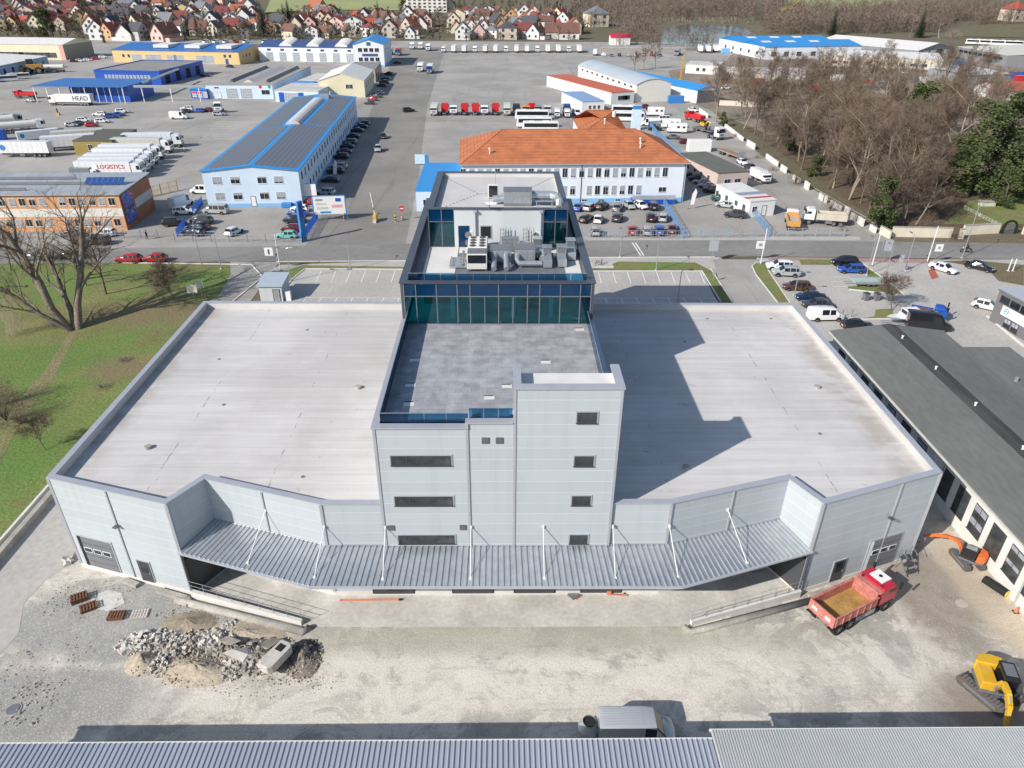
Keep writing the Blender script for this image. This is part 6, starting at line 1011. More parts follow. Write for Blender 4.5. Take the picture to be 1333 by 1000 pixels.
lorry('coach', 'white', 'white', 692, 156, 180, 'white coach with black windows farthest on the coach yard', 'coach', G, .95); lorry('coach', 'white', 'white', 695, 166, 180, 'white coach just above the orange roof ridge', 'coach', G, .95); lorry('coach', 'white', 'white', 703, 172, 180, 'white coach mostly hidden behind the orange roof ridge', 'coach', G, .95)
lorry('coach', 'white', 'white', 815, 149, 175, 'white coach behind the pale blue pylon, farther one', 'coach', G, .9); lorry('coach', 'white', 'white', 817, 158, 175, 'white coach behind the pale blue pylon, closer one', 'coach', G, .9)
for x, y, l in ((9, 106, 'white bus at the picture edge before the pale blue hall'), (25, 103, 'white bus behind the first one before the pale blue hall')): lorry('coach', 'white', 'white', x, y, -148, l, 'bus', 'white buses by the pale blue hall', .75)
lorry('tractor', 'white', 'white', 931, 181, -62, 'white tractor unit pulling the low loader on the lane', 'lorry'); lorry('boxlorry', 'white', 'white', 989, 236, -75, 'white box lorry parked behind the white prefab office', 'lorry', None, .8)
for x, y, c, l in ((519, 72, 'red', 'red box lorry beside the white office block'), (508, 71, 'white', 'white box lorry beside the red one'), (548, 93, 'white', 'white box lorry alone on the wide driveway end'), (560, 95, 'blue', 'blue cab lorry beside the lone white one'), (537, 64, 'white', 'white lorry in the far row at the driveway end'), (548, 64, 'white', 'white lorry second in the far row at the driveway end'), (558, 66, 'white', 'white lorry third in the far row at the driveway end')): lorry('boxlorry', c if c != 'red' else 'blue', 'red' if c == 'red' else 'white', x, y, -90, l, 'lorry', None, 1.15)
for x, y, l in ((911, 68, 'first white trailer with black shadow side by the pond'), (921, 68, 'second white trailer by the pond'), (931, 67.5, 'third white trailer by the pond')): lorry('trailer', 'white', 'white', x, y, 80, l, 'trailer', 'trailers by the pond')
lorry('boxlorry', 'white', 'white', 775, 72, 80, 'white lorry by the grey far yard wall', 'lorry')
for i in range(14): lorry('trailer' if i % 3 else 'boxlorry', 'white', 'white' if i % 4 else 'cream', 578+i*13.5, 68, -92, 'lorry or trailer in the far driveway row, %s from its left end' % ORD[i], 'lorry', 'lorries in the far driveway row')
car('van', 'white', 848, 71, -90, 'white van on the far yard before the pond'); tanker(882, 72, -110, 'grey tanker on the far yard before the pond', CB_['grey'])
for i, x in enumerate((1268, 1285, 1300, 1318)): lorry('coach', 'white', 'white', x, 58+i*.7, 160, 'white bus, %s in the group beyond the long grey works' % ORD[i], 'bus', 'white buses beyond the grey works')
def camper(px, py, deg, label):
    p = at(px, py); t = thing('camper_van', label, 'camper van', (p.x, p.y, .02), R(deg), 'camper vans behind the blue fence'); lorry_cab(t, 1.5, 2.9, 2.0, .5, 1.6, cabp, 0); b = MB(); b.box(-3.2, 1.6, -1.1, 1.1, .5, 2.9); b.box(1.6, 2.5, -1.0, 1.0, 2.1, 2.9); c = b.build('living_box', white, t, bevel=.12); b = MB(); [b.box(x, x+.8, s*1.11-.012, s*1.11+.012, 1.6, 2.2) for x in (-2.6, -.9) for s in (-1, 1)]; b.build('side_window', cargl, c); b = MB(); b.box(-1.5, -.9, -.3, .3, 2.9, 3.02); b.build('roof_hatch', off, c); axles(t, (2.2, -1.9), 2.0, .42)
camper(852, 151, 175, 'white camper van farthest behind the blue fence'); camper(872, 167, 170, 'white camper van behind the grey saloon'); camper(880, 173, 170, 'white camper van beside the grey saloon')
def container(px, py, deg, L, m_, label, h=2.6):
    p = at(px, py); t = thing('container', label, 'container', (p.x, p.y, 0), R(deg)); b = MB(); b.box(-L/2, L/2, -1.2, 1.2, .05, h); b.build('container_box', m_, t, bevel=.03); b = MB(); n = int(L/.5); [b.box(-L/2+.1+k*.5, -L/2+.3+k*.5, -1.24, -1.2, .2, h-.15) for k in range(n)]; b.build('side_rib', m_, t); b = MB(); b.box(L/2, L/2+.04, -1.1, 1.1, .15, h-.1); b.build('container_door', m_, t); return t
container(909, 197, 2, 6.5, white, 'white box container behind the felt roofed garage', 3.2); container(879, 134, 3, 6, MC['sky_blue_paint'], 'pale blue container before the vaulted hall'); container(914, 92, 4, 9, mat('rust_steel', (.24, .09, .05), .8, var=.25), 'rusty brown container before the white flat store'); container(1246, 87, 10, 7, sky_b, 'bright blue container beside the pale panel works', 3); container(955, 96, 70, 6, sky_b, 'blue container at the corner of the low white store'); container(944, 69, 5, 5, lbl2, 'small blue container by the trailers at the pond'); container(1331, 106, 5, 8, red_p, 'red container at the picture edge above the red tiled house'); container(1326, 101, 5, 9, blue_p, 'blue container behind the red one at the picture edge')
# flatbed trailer, low loader with small yellow excavator
p = at(951, 204); t = thing('flatbed_trailer', 'empty flatbed trailer with brown deck parked on the lane', 'trailer', (p.x, p.y, .02), R(108)); chassis(t, -4.5, 4.5); b = MB(); b.box(-5, 5, -1.2, 1.2, 1.0, 1.18); b.build('deck', wood_m, t); b = MB(); b.box(-5.1, -5, -1.2, 1.2, 1.0, 2.3); b.build('headboard', galv, t); b = MB(); [b.box(-5, 5, s*1.24-.04, s*1.24+.04, .95, 1.2) for s in (-1, 1)]; b.build('side_rail', galv, t); axles(t, (2.4, 3.6), 2.4)
p = at(916, 172); t = thing('low_loader', 'low loader trailer carrying a small yellow excavator on the lane', 'trailer', (p.x, p.y, .02), R(118)); chassis(t, -4.5, 4); b = MB(); b.box(-4.5, 4.5, -1.25, 1.25, .75, .95); b.build('deck', galv_d, t); axles(t, (2.2, 3.3), 2.4, .42)
def excavator(name, label, loc, deg, turn, body_m, arm_m, pts, s=1.0, bucket=True, cabside=1, group=None):
    """crawler excavator: tracks, turntable, counterweight house, cab, boom, stick, bucket. pts: boom polyline in house frame (x forward, z up)"""
    t = thing(name, label, 'excavator', loc, R(deg), group); t.scale = (s,)*3
    for sy in (-1, 1):
        b = MB(); y = sy*1.0; P = []; n = 8
        for i in range(n+1): a = math.pi/2+math.pi*i/n; P.append((-1.5+.42*math.cos(a), .42+.42*math.sin(a)))
        for i in range(n+1): a = -math.pi/2+math.pi*i/n; P.append((1.5+.42*math.cos(a), .42+.42*math.sin(a)))
        b.sweep([(q[0], q[1]) for q in P], 'y', y-.28, y+.28); k = b.build('track', mat('track_steel', (.10, .09, .08), .8, var=.3, scale=3), t, fix=True)
        b = MB(); [b.box(-1.7+i*.26, -1.6+i*.26, y-.3, y+.3, .83, .87) for i in range(14)]; b.build('track_pad', galv_d, k); b = MB(); b.box(-1.3, 1.3, y+sy*.28-.02, y+sy*.28+.02, .3, .55); b.build('track_frame', galv_d, k)
    tr = Matrix.Rotation(R(turn), 4, 'Z')
    def bb(b): b.v = [tuple(tr @ Vector(v)) for v in b.v]; return b
    b = MB(); b.box(-.9, .9, -.7, .7, .45, .8); b.tube([(0, 0, .8), (0, 0, 1.0)], .6, 12); b.build('turntable', galv_d, t)
    b = MB(); A = [(.95, -1.15), (.95, 1.15), (-1.1, 1.2), (-1.75, .8), (-1.95, 0), (-1.75, -.8), (-1.1, -1.2)]; b.prism(A, 1.0, 1.25); hs = bb(b).build('house_floor', galv_d, t)
    b = MB(); A = [(-.9, -1.15), (-.9, 1.15), (-1.1, 1.22), (-1.8, .85), (-2.0, 0), (-1.8, -.85), (-1.1, -1.22)]; b.prism(A[::-1], 1.25, 2.25); bb(b).build('counterweight', body_m, t, bevel=.1, fix=True)
    b = MB(); b.box(-.9, .9, -cabside*1.15 if cabside > 0 else .1, -.1 if cabside > 0 else 1.15, 1.25, 2.05); b.box(-.9, .1, -.1, .1, 1.25, 1.8); bb(b).build('engine_cover', body_m, t, bevel=.06)
    y0, y1 = (.15, 1.15) if cabside > 0 else (-1.15, -.15); b = MB(); b.box(-.75, .95, y0, y1, 1.25, 1.65); [b.box(x, x+.08, y, y+.08, 1.65, 2.8) for x in (-.75, .87) for y in (y0, y1-.08)]; b.box(-.8, 1.0, y0-.03, y1+.03, 2.8, 2.92); cb = bb(b).build('cab', mat('cab_dark', (.04, .045, .05), .4) if body_m is not yel_p else black, t)
    b = MB(); b.box(-.68, .9, y0+.03, y1-.03, 1.65, 2.8); bb(b).build('cab_window', cargl, cb); b = MB(); b.box(-.6, .6, y0+.1, y1-.1, 2.92, 2.96); bb(b).build('roof_hatch', galv if body_m is not yel_p else galv_d, cb)
    P = [Vector((x, -.05, z)) for x, z in pts]; ya = -.05
    b = MB(); [b.beam(P[i], P[i+1], .34, .42) for i in range(0, len(P)-2)]; bm_ = bb(b).build('boom', arm_m, t); b = MB(); b.beam(P[-2]+(P[-2]-P[-1]).normalized()*.35, P[-1], .28, .32); bb(b).build('stick', arm_m, t)
    b = MB(); m0 = P[0].lerp(P[1], .75); [b.tube([(P[0].x+.2, sy*.28, P[0].z-.25), (m0.x, sy*.28, m0.z-.1)], .06, 6) for sy in (-1, 1)]; q0 = P[-3].lerp(P[-2], .4); b.tube([q0+Vector((0, 0, .36)), P[-2]+(P[-2]-P[-1]).normalized()*.3+Vector((0, 0, .1))], .06, 6); bb(b).build('hydraulic_ram', galv, t)
    e = P[-1]; b = MB(); w = .5; prof = [(0, .1), (.45, .05), (.6, -.45), (.1, -.75), (-.35, -.55), (-.2, -.1)]
    if bucket: b.sweep([(e.x+x, e.z+z) for x, z in prof], 'y', -w-.05, w-.05); [b.box(e.x-.42, e.x-.3, y, y+.1, e.z-.66, e.z-.55) for y in (-.5, -.2, .1, .35)]; bb(b).build('bucket', galv_d if body_m is yel_p else galv, t, fix=True)
    return t
BK = [(.6, 1.5), (1.6, 3.4), (3.2, 3.9), (4.4, 3.3), (4.8, 1.4)]
excavator('excavator', 'small yellow excavator riding on the low loader', (p.x, p.y, .98), 118, 180, yel_p, yel_p, [(.6, 1.5), (1.4, 2.8), (2.4, 2.9), (2.9, 2.2), (2.5, 1.2)], .85)
# -- the building site machines close by
pc = at(1291, 908); excavator('excavator', 'big yellow crawler excavator with boom lowered at the shaded strip', (pc.x-.1, pc.y+.35, .02), 116, 138, yel_p, yel_p, [(.6, 1.5), (1.3, 2.7), (2.2, 2.8), (3.1, 2.2), (3.6, .9)], .9, group='excavators on the building site')
pc = at(1259, 734); excavator('excavator', 'small orange excavator with dark cab reaching into the gap', (pc.x, pc.y+.2, .02), 94, 45, org_p, org_p, [(.7, 1.2), (1.5, 2.5), (2.9, 2.7), (4.2, 2.2), (5.4, 1.2)], .66, cabside=1, group='excavators on the building site')
def dump_truck():
    a, c = at(1078, 822), at(1150, 785); d = (c-a); ang = math.atan2(d.y, d.x); p = at(1108, 803); t = thing('dump_truck', 'red dump truck with faded red tipping body and ochre dusted floor', 'dump truck', (p.x, p.y+.4, .0), ang); t.scale = (.95,)*3
    chassis(t, -3.4, 3.0); rp_ = mat('faded_red_steel', (.50, .185, .15), .7, var=.3, scale=1.6, fine=(6, .2)); rd = mat('truck_red', (.48, .008, .03), .35, var=.05, coat=.5)
    b = MB(); b.box(-3.7, 1.25, -1.22, 1.22, 1.25, 1.40); b.box(-3.7, 1.25, -1.25, -1.13, 1.40, 2.35); b.box(-3.7, 1.25, 1.13, 1.25, 1.40, 2.35); b.box(1.13, 1.25, -1.13, 1.13, 1.40, 2.75); b.box(1.25, 1.75, -1.25, 1.25, 2.6, 2.72); tb = b.build('tipping_body', rp_, t, bevel=.03)
    b = MB(); b.box(-3.82, -3.71, -1.25, 1.25, 1.3, 2.4); tg = b.build('tailgate', rp_, tb); b = MB(); [b.box(-3.86, -3.82, y, y+.5, 1.7, 2.0) for y in (-.9, .4)]; b.build('white_plate', off, tg)
    b = MB(); [b.box(-3.6+k*.8, -3.5+k*.8, s*1.27-.04, s*1.27+.04, 1.4, 2.32) for k in range(6) for s in (-1, 1)]; [b.box(-3.7, 1.25, s*1.26-.05, s*1.26+.05, 2.3, 2.4) for s in (-1, 1)]; b.build('side_rib', rp_, tb)
    b = MB(); b.box(-3.65, 1.1, -1.11, 1.11, 1.405, 1.44); b.build('floor_dust', mat('ochre_dust', (.40, .235, .07), .95, var=.3, scale=.9, fine=(6, .15)), tb)
    c = lorry_cab(t, 1.75, 3.75, 2.35, 1.0, 1.85, rd, 0); b = MB(); b.box(2.2, 3.3, -.62, .62, 2.87, 2.97); b.tube([(2.75, 0, 2.97), (2.75, 0, 3.0)], .16, 10, 1); b.build('roof_panel', [white, black], c)
    b = MB(); b.tube([(1.6, .85, 1.4), (1.6, .85, 2.6)], .16, 8); b.tube([(1.6, .85, 2.6), (1.9, .85, 2.75)], .13, 8); b.tube([(1.55, -.7, 1.5), (1.62, -.7, 2.45), (2.1, -.75, 2.85)], .14, 8); b.build('exhaust', black, c)
    b = MB(); b.box(.3, 1.3, -1.2, -.7, .6, 1.1); b.box(.3, 1.3, .7, 1.2, .6, 1.1); b.build('fuel_tank', galv, t); b = MB(); b.box(-3.9, -2.2, -1.28, -.8, 1.08, 1.14); b.box(-3.9, -2.2, .8, 1.28, 1.08, 1.14); b.box(2.2, 3.4, -1.22, -.9, 1.0, 1.06); b.build('mudguard', black, t)
    W_ = wheel_mesh(.55, .42)
    for x in (2.75, -1.45, -2.75):
        for s in (-1, 1): link('wheel', W_, t, (x, s*1.02, .55))
dump_truck()
# silver van seen from above at the shed edge, duct part behind it
pv = at(829, 963); vx = spawn('panel_van', (pv.x-.1, pv.y+.15, .02), 0, 'silver panel van with ribbed roof beside the ribbed shed', 'van', None, {'car_paint': PC['silver']}, (.86, .92, .88))
b = MB(); [b.box(-2.6+.0, .3, y-.025, y+.025, 2.505, 2.535) for y in [-.6+.2*k for k in range(7)]]; b.build('roof_rib', PC['silver'], vx)
pv = at(766, 957); t = thing('duct_cone', 'galvanised conical duct piece standing behind the silver van', 'duct piece', (pv.x, pv.y+.05, .02)); b = MB(); n = 16
rr = [(0, .55), (.5, .55), (.55, .75), (.8, .75), (1.25, .45), (1.4, .45)]
for (z0, r0), (z1, r1) in zip(rr, rr[1:]):
    for k in range(n): a0, a1 = 6.283*k/n, 6.283*(k+1)/n; b.face([(r0*math.cos(a0), r0*math.sin(a0), z0), (r0*math.cos(a1), r0*math.sin(a1), z0), (r1*math.cos(a1), r1*math.sin(a1), z1), (r1*math.cos(a0), r1*math.sin(a0), z1)])
b.build('cone', galv, t); b = MB(); b.prism([(.44*math.cos(6.283*k/n), .44*math.sin(6.283*k/n)) for k in range(n)], 1.2, 1.3); b.build('opening', dark, t)
# boat trailer, blue pickup, car trailer on the forecourt
p = at(1178, 422); t = thing('motor_boat', 'white motor boat with wheelhouse on a trailer behind the bare tree', 'boat', (p.x, p.y, 0), R(186)); b = MB()
S_ = [(3.2, 0.02, 1.35, 1.4), (2.2, .62, .85, 1.35), (.8, 1.0, .65, 1.25), (-1.5, 1.1, .62, 1.2), (-2.9, 1.05, .65, 1.2)]
for (x0, w0, k0, g0), (x1, w1, k1, g1) in zip(S_, S_[1:]):
    for s in (-1, 1): b.face([(x0, 0, k0), (x1, 0, k1), (x1, s*w1, g1), (x0, s*w0, g0)], 0)
    b.face([(x0, -w0, g0), (x0, w0, g0), (x1, w1, g1), (x1, -w1, g1)], 1)
b.face([(-2.9, -1.05, 1.2), (-2.9, 0, .65), (-2.9, 1.05, 1.2)]); b.build('hull', [mat('pale_hull', (.55, .68, .74), .4), white], t, fix=True); b = MB(); b.box(-1.6, .9, -.8, .8, 1.2, 1.7); b.box(-1.5, .7, -.75, .75, 2.25, 2.35); [b.box(x, x+.06, s*.72-.03, s*.72+.03, 1.7, 2.25) for x in (-1.5, -.4, .62) for s in (-1, 1)]; wv = b.build('wheelhouse', white, t); b = MB(); b.box(-1.45, .62, -.7, .7, 1.7, 2.25); b.build('cabin_window', cargl, wv); b = MB(); [b.box(-2.8, 3.6, y-.05, y+.05, .4, .5) for y in (-.5, .5)]; b.build('trailer_frame', galv, t); [link('wheel', WM, t, (x, s*1.0, .38)) for x in (-.6,) for s in (-1, 1)]
p = at(1207, 414); t = thing('pickup_truck', 'bright blue pickup with rusty load bed behind the boat', 'pickup', (p.x, p.y, .02), R(-30)); lorry_cab(t, .6, 2.2, 1.9, .6, 1.5, blue_p, 0); b = MB(); b.box(-2.4, .5, -.95, .95, .75, .85); [b.box(-2.4, .5, s*.92-.03, s*.92+.03, .85, 1.3) for s in (-1, 1)]; b.box(-2.4, -2.34, -.9, .9, .85, 1.3); b.build('load_bed', blue_p, t); b = MB(); b.box(-2.3, .4, -.85, .85, .86, 1.1); b.build('load', MC['rust_steel'], t); axles(t, (1.5, -1.5), 1.9, .42)
p = at(1128, 371); t = thing('car_trailer', 'empty flat car trailer with pale tarpaulin deck on the forecourt', 'trailer', (p.x, p.y, .0), R(178)); b = MB(); b.box(-2.6, 2.4, -1.1, 1.1, .62, .74); b.build('deck', mat('tarpaulin', (.40, .50, .47), .6, var=.12, scale=1), t); b = MB(); [b.box(-2.65, 2.45, s*1.14-.04, s*1.14+.04, .55, .95) for s in (-1, 1)]; b.beam((2.4, 0, .55), (3.9, 0, .5), .1); b.build('frame', galv, t); WS = wheel_mesh(.34, .22); [link('wheel', WS, t, (x, s*.85, .34)) for x in (-.7, .1) for s in (-1, 1)]
# mobile crane by the blue shed and yellow loader far left
p = at(883, 114); t = thing('mobile_crane', 'yellow mobile crane with raised lattice boom between the halls', 'crane', (p.x, p.y, .02), R(85)); chassis(t, -4, 4); lorry_cab(t, 2.4, 4.2, 2.4, .9, 2.0, yel_p, 0); b = MB(); b.box(-3.5, .5, -1.2, 1.2, 1.0, 2.3); b.build('crane_house', yel_p, t); b = MB(); b.beam((-2.5, 0, 2.2), (-5.5, 0, 13.5), .55); b.build('boom', yel_p, t); axles(t, (3, 1.6, -1.5, -2.9), 2.4)
p = at(44, 96); t = thing('wheel_loader', 'ochre wheel loader with big tyres beside the pale blue hall', 'loader', (p.x, p.y, .02), R(200)); b = MB(); b.box(-4.5, 2, -1.8, 1.8, 2, 4.2); b.build('body', mat('ochre_paint', (.50, .27, .06), .6, var=.15), t, bevel=.15); b = MB(); b.box(-.8, 1.6, -1.3, 1.3, 4.2, 6.4); b.build('cab', cargl, t); b = MB(); b.sweep([(3.6, .4), (6.0, .5), (6.2, 2.8), (4.4, 3.2), (3.4, 1.6)], 'y', -2.2, 2.2); b.beam((1.5, 0, 3), (4, 0, 2), .8, .8); b.build('bucket', MC['ochre_paint'], t); WL = wheel_mesh(1.5, 1.0); [link('wheel', WL, t, (x, s*1.9, 1.5)) for x in (-2.8, 1.6) for s in (-1, 1)]
tanker(66, 94, 190, 'pale grey tanker beside the ochre wheel loader', CB_['grey'])
# ================================================================ 5 trees
def frame_of(d):
    a = d.cross(Vector((0, 0, 1)) if abs(d.z) < .95 else Vector((1, 0, 0))).normalized(); return a, d.cross(a)
def grow(rnd, tb, cb, p, d, L, r, lev, maxlev, opt):
    n = 4 if lev < 2 else 3; pts = [p]; rad = [r]; q = p; dd = d
    for i in range(n):
        dd = (dd + Vector((rnd.gauss(0, opt['wob']), rnd.gauss(0, opt['wob']), rnd.gauss(0, opt['wob']*.6)+opt['up']*(.5 if lev else 1)-opt.get('droop', 0)*(lev > 1)))).normalized(); q = q+dd*(L/n); pts.append(q); rad.append(r*(1-.72*(i+1)/n) if lev else r*(1-.5*(i+1)/n))
    (tb if lev < 2 else cb).tube(pts, [max(x, .006) for x in rad], 6 if lev < 2 else 3, cap=False)
    if lev >= maxlev:
        for i in range(opt['twigs']):
            o = pts[rnd.randint(1, n)].lerp(pts[rnd.randint(1, n)], rnd.random()); e = (dd+Vector((rnd.gauss(0, .7), rnd.gauss(0, .7), rnd.gauss(.1, .5)-opt.get('droop', 0)*2))).normalized()*rnd.uniform(.4, 1.0)*opt['tl']; w = Vector((rnd.gauss(0, 1), rnd.gauss(0, 1), rnd.gauss(0, 1))).normalized()*opt['tw']
            cb.face([o-w, o+w, o+e])
        return
    k = opt['kids'][lev]
    for i in range(k):
        t = opt['from'][lev]+(1-opt['from'][lev])*(i+rnd.random())/k; f = t*n; j = min(int(f), n-1); o = pts[j].lerp(pts[j+1], f-j); a, c = frame_of(dd); an = rnd.uniform(0, 6.283) if lev else (i*2.4+rnd.uniform(-.4, .4)); sp = opt['spread'][lev]*rnd.uniform(.7, 1.25); nd = (dd*math.cos(sp)+(a*math.cos(an)+c*math.sin(an))*math.sin(sp)).normalized()
        grow(rnd, tb, cb, o, nd, L*opt['len'][lev]*rnd.uniform(.75, 1.15)*(1.15-.4*t), rad[j]*opt['rr'], lev+1, maxlev, opt)
BASE = dict(wob=.12, up=.06, twigs=10, tl=1.1, tw=.013, kids=[8, 6, 5], spread=[.7, .7, .7], len=[.55, .55, .55], rr=.55)
BASE['from'] = [.3, .25, .2]
def tree_proto(key, name, seed, H, r, tm=bark, cm=twig, **k):
    rnd = random.Random(seed); o = dict(BASE); o.update(k); tb, cb = MB(), MB(); grow(rnd, tb, cb, Vector((0, 0, -.1)), Vector((rnd.gauss(0, .05), rnd.gauss(0, .05), 1)).normalized(), H*.62, r, 0, 3, o)
    t = thing(name, '', ''); tb.build('trunk', tm, t, smooth=True); cb.build('crown', cm, t); PROTO[key] = t
bark_p = mat('pale_bark', (.30, .25, .19), .95, var=.3, scale=2); twig_b = mat('brown_twigs', (.19, .14, .10), .95, var=.25, scale=.8)
for i in range(4): tree_proto('bare%d' % i, 'bare_tree', 11+i, 13+1.5*i, .2, bark_p if i % 2 else bark, twig_b if i % 2 else twig, wob=.10+.025*i, up=.10, spread=[.55+.08*i, .6, .7], kids=[9, 6, 5], twigs=13, tw=.018)
for i in range(2): tree_proto('shrubby%d' % i, 'bare_tree', 31+i, 9, .11, kids=[12, 7, 5], twigs=16, tw=.018, tl=.9, spread=[.6, .8, .8], len=[.7, .5, .5], wob=.14); PROTO['shrubby%d' % i]
for i in range(1): tree_proto('birch%d' % i, 'birch_tree', 41+i, 14, .14, mat('birch_bark', (.45, .42, .38), .9, var=.3, scale=2), twig, kids=[10, 5, 4], twigs=12, tw=.014, spread=[.5, .6, .7], len=[.4, .5, .5])
def leafy(rnd, b, c, rad, n, s, k=.55):
    for i in range(n):
        d = Vector((rnd.gauss(0, 1), rnd.gauss(0, 1), rnd.gauss(0, 1))).normalized()*(rnd.random()**k); p = c+Vector((d.x*rad[0], d.y*rad[1], d.z*rad[2])); u = Vector((rnd.gauss(0, 1), rnd.gauss(0, 1), rnd.gauss(0, 1))).normalized(); a, w = frame_of(u); z = s*rnd.uniform(.5, 1.3); b.face([p-a*z, p+w*z*.6, p+a*z, p-w*z*.6])
def conifer_proto(key, seed, H, R0):
    rnd = random.Random(seed); t = thing('conifer_tree', '', ''); b = MB(); b.tube([(0, 0, 0), (0, 0, H*.95)], [H*.018, .03], 6); b.build('trunk', bark, t); c = MB(); n = 26
    for i in range(n):
        z = H*(.08+.9*i/n); R1 = R0*(1-i/n)**.85+.15; k = max(5, int(13*(1-i/n)+5)); a0 = rnd.random()*6
        for j in range(k):
            a = a0+6.283*j/k+rnd.uniform(-.2, .2); L = R1*rnd.uniform(.7, 1.15); d = Vector((math.cos(a), math.sin(a), 0)); e = Vector((-d.y, d.x, 0))
            for q in range(4): u = (q+.5)/4; p = Vector((0, 0, z-.25*L*u))+d*L*u; s = (.42*(1-u)+.14)*max(.5, R1*.5); c.face([p-e*s+Vector((0, 0, -.15)), p+d*L*.2, p+e*s+Vector((0, 0, -.15)), p-d*L*.12+Vector((0, 0, .12))])
    c.build('crown', leaf_c, t); PROTO[key] = t
conifer_proto('conifer0', 3, 14, 3.2); conifer_proto('conifer1', 4, 16, 2.6)
def ivy_proto(key, seed, H, W_):
    rnd = random.Random(seed); t = thing('evergreen_tree', '', ''); b = MB(); b.tube([(0, 0, 0), (.2, .1, H*.5), (0, .3, H*.9)], [.3, .2, .06], 6)
    for i in range(7): a = i*2.4; z = H*rnd.uniform(.25, .7); b.tube([(0, 0, z), (math.cos(a)*W_*.6, math.sin(a)*W_*.6, z+H*.18)], [.12, .03], 5)
    b.build('trunk', bark, t); c = MB()
    for i in range(22): a = rnd.uniform(0, 6.283); z = H*(.06+.9*rnd.random()); rr = W_*(1-.75*(z/H)**1.6)*rnd.uniform(.3, 1); leafy(rnd, c, Vector((math.cos(a)*rr, math.sin(a)*rr, z)), (W_*.33*rnd.uniform(.7, 1.3), W_*.33, H*.10), 230, .24)
    c.build('crown', leaf_g, t); PROTO[key] = t
ivy_proto('ivy0', 5, 14, 4.2); ivy_proto('ivy1', 6, 10, 4.0)
def bush_proto(key, seed, m_, H, W_, name):
    rnd = random.Random(seed); t = thing(name, '', ''); b = MB(); c = MB()
    for i in range(26): a = rnd.uniform(0, 6.283); e = Vector((math.cos(a)*W_*rnd.random(), math.sin(a)*W_*rnd.random(), H*rnd.uniform(.6, 1))); b.tube([(0, 0, 0), e*.5+Vector((0, 0, .2)), e], [.04, .025, .01], 3, cap=False)
    b.build('trunk', bark, t)
    for i in range(1500): 
        a = rnd.uniform(0, 6.283); rr = W_*math.sqrt(rnd.random()); o = Vector((math.cos(a)*rr, math.sin(a)*rr, H*rnd.random()*(1.05-.5*(rr/W_)**2))); e = Vector((rnd.gauss(0, 1), rnd.gauss(0, 1), abs(rnd.gauss(.6, .8)))).normalized()*rnd.uniform(.3, .8); w = Vector((rnd.gauss(0, 1), rnd.gauss(0, 1), rnd.gauss(0, 1))).normalized()*.016; c.face([o-w, o+w, o+e])
    c.build('crown', m_, t); PROTO[key] = t
bush_proto('bush', 8, twig, 4.0, 2.2, 'bare_bush'); bush_proto('reed', 9, twig_p, 2.0, 2.4, 'dry_bush')
def plant(key, px, py, s, label, cat='tree', group=None, rot=None, T=False):
    p = atT(px, py) if T else at(px, py); return spawn(key, (p.x, p.y, p.z-.02), random.uniform(0, 6.28) if rot is None else rot, label, cat, group, None, s)
# the big old tree with two leaning trunks on the lawn
def big_tree():
    rnd = random.Random(77); p0 = at(96, 430); t = thing('old_tree', 'huge old bare tree with two leaning dark trunks on the lawn', 'tree', (p0.x, p0.y, 0)); tb, cb = MB(), MB()
    opt = dict(BASE); opt.update(wob=.13, up=.05, kids=[7, 6, 5], twigs=8, tw=.012, tl=1.0, spread=[.5, .65, .75], len=[.6, .55, .5], rr=.5); opt['from'] = [.35, .2, .2]
    for dx, dy, L, r, lean in ((-.5, 0, 15, .62, (-.55, .15)), (.4, .5, 15, .6, (-.16, .25)), (0, .3, 12, .42, (-.42, .5)), (-.2, -.2, 10, .34, (-.75, -.05))):
        grow(rnd, tb, cb, Vector((dx, dy, -.2)), Vector((lean[0], lean[1], 1)).normalized(), L, r, 0, 3, opt)
    tb.build('trunk', mat('dark_bark', (.20, .16, .125), .95, var=.35, scale=2, fine=(8, .3), bump=.6, stretch=(1, 1, .3)), t, smooth=True); cb.build('crown', twig, t)
    c = MB()
    for i in range(420): a = rnd.uniform(0, 6.283); r = 1.5*math.sqrt(rnd.random()); x, y = -7.2+r*math.cos(a)*.8, -1.2+r*math.sin(a)*.8; z = rnd.uniform(.5, 5.5); w = .02; e = Vector((rnd.gauss(0, .15), rnd.gauss(0, .15), -rnd.uniform(.6, 1.6))); c.face([(x-w, y, z), (x+w, y, z), (x+e.x, y+e.y, max(.05, z+e.z))])
    b = MB(); b.tube([(-4.2, 0, 6.6), (-6.3, -.6, 6.9), (-7.2, -1.1, 5.4)], [.16, .1, .05], 6); b.build('limb', MC['dark_bark'], t); c.build('hanging_twigs', twig_p, t)
big_tree()
plant('bare0', 138, 383, .95, 'bare tree with a forked dark trunk on the lawn close to the two red cars', rot=1.0); plant('bare1', 112, 372, .8, 'slim bare tree leaning behind the huge old tree', rot=2.0); plant('shrubby0', 228, 394, .85, 'dense brown shrubby tree on the lawn close to the warehouse roof corner')
plant('shrubby1', 60, 586, .55, 'small bare tree with a crooked trunk on the lawn by the sandy path'); plant('bush', 8, 548, 1.0, 'brown thicket bush at the picture edge beyond the small crooked tree', 'bush'); plant('bush', -8, 530, 1.2, 'taller brown thicket bush at the picture edge', 'bush'); plant('shrubby1', 1161, 405, .72, 'small dark bare tree on the forecourt behind the waste bins', rot=.5)
plant('bare2', 14, 352, .7, 'thin bare tree at the picture edge behind the old tree'); plant('reed', 160, 470, .35, 'tuft of dry stalks on the lawn, one closer to the warehouse', 'plant'); plant('reed', 132, 505, .35, 'tuft of dry stalks on the lawn, one farther from the warehouse', 'plant'); plant('reed', 72, 425, .5, 'low dry brush pile at the foot of the old tree', 'brush')
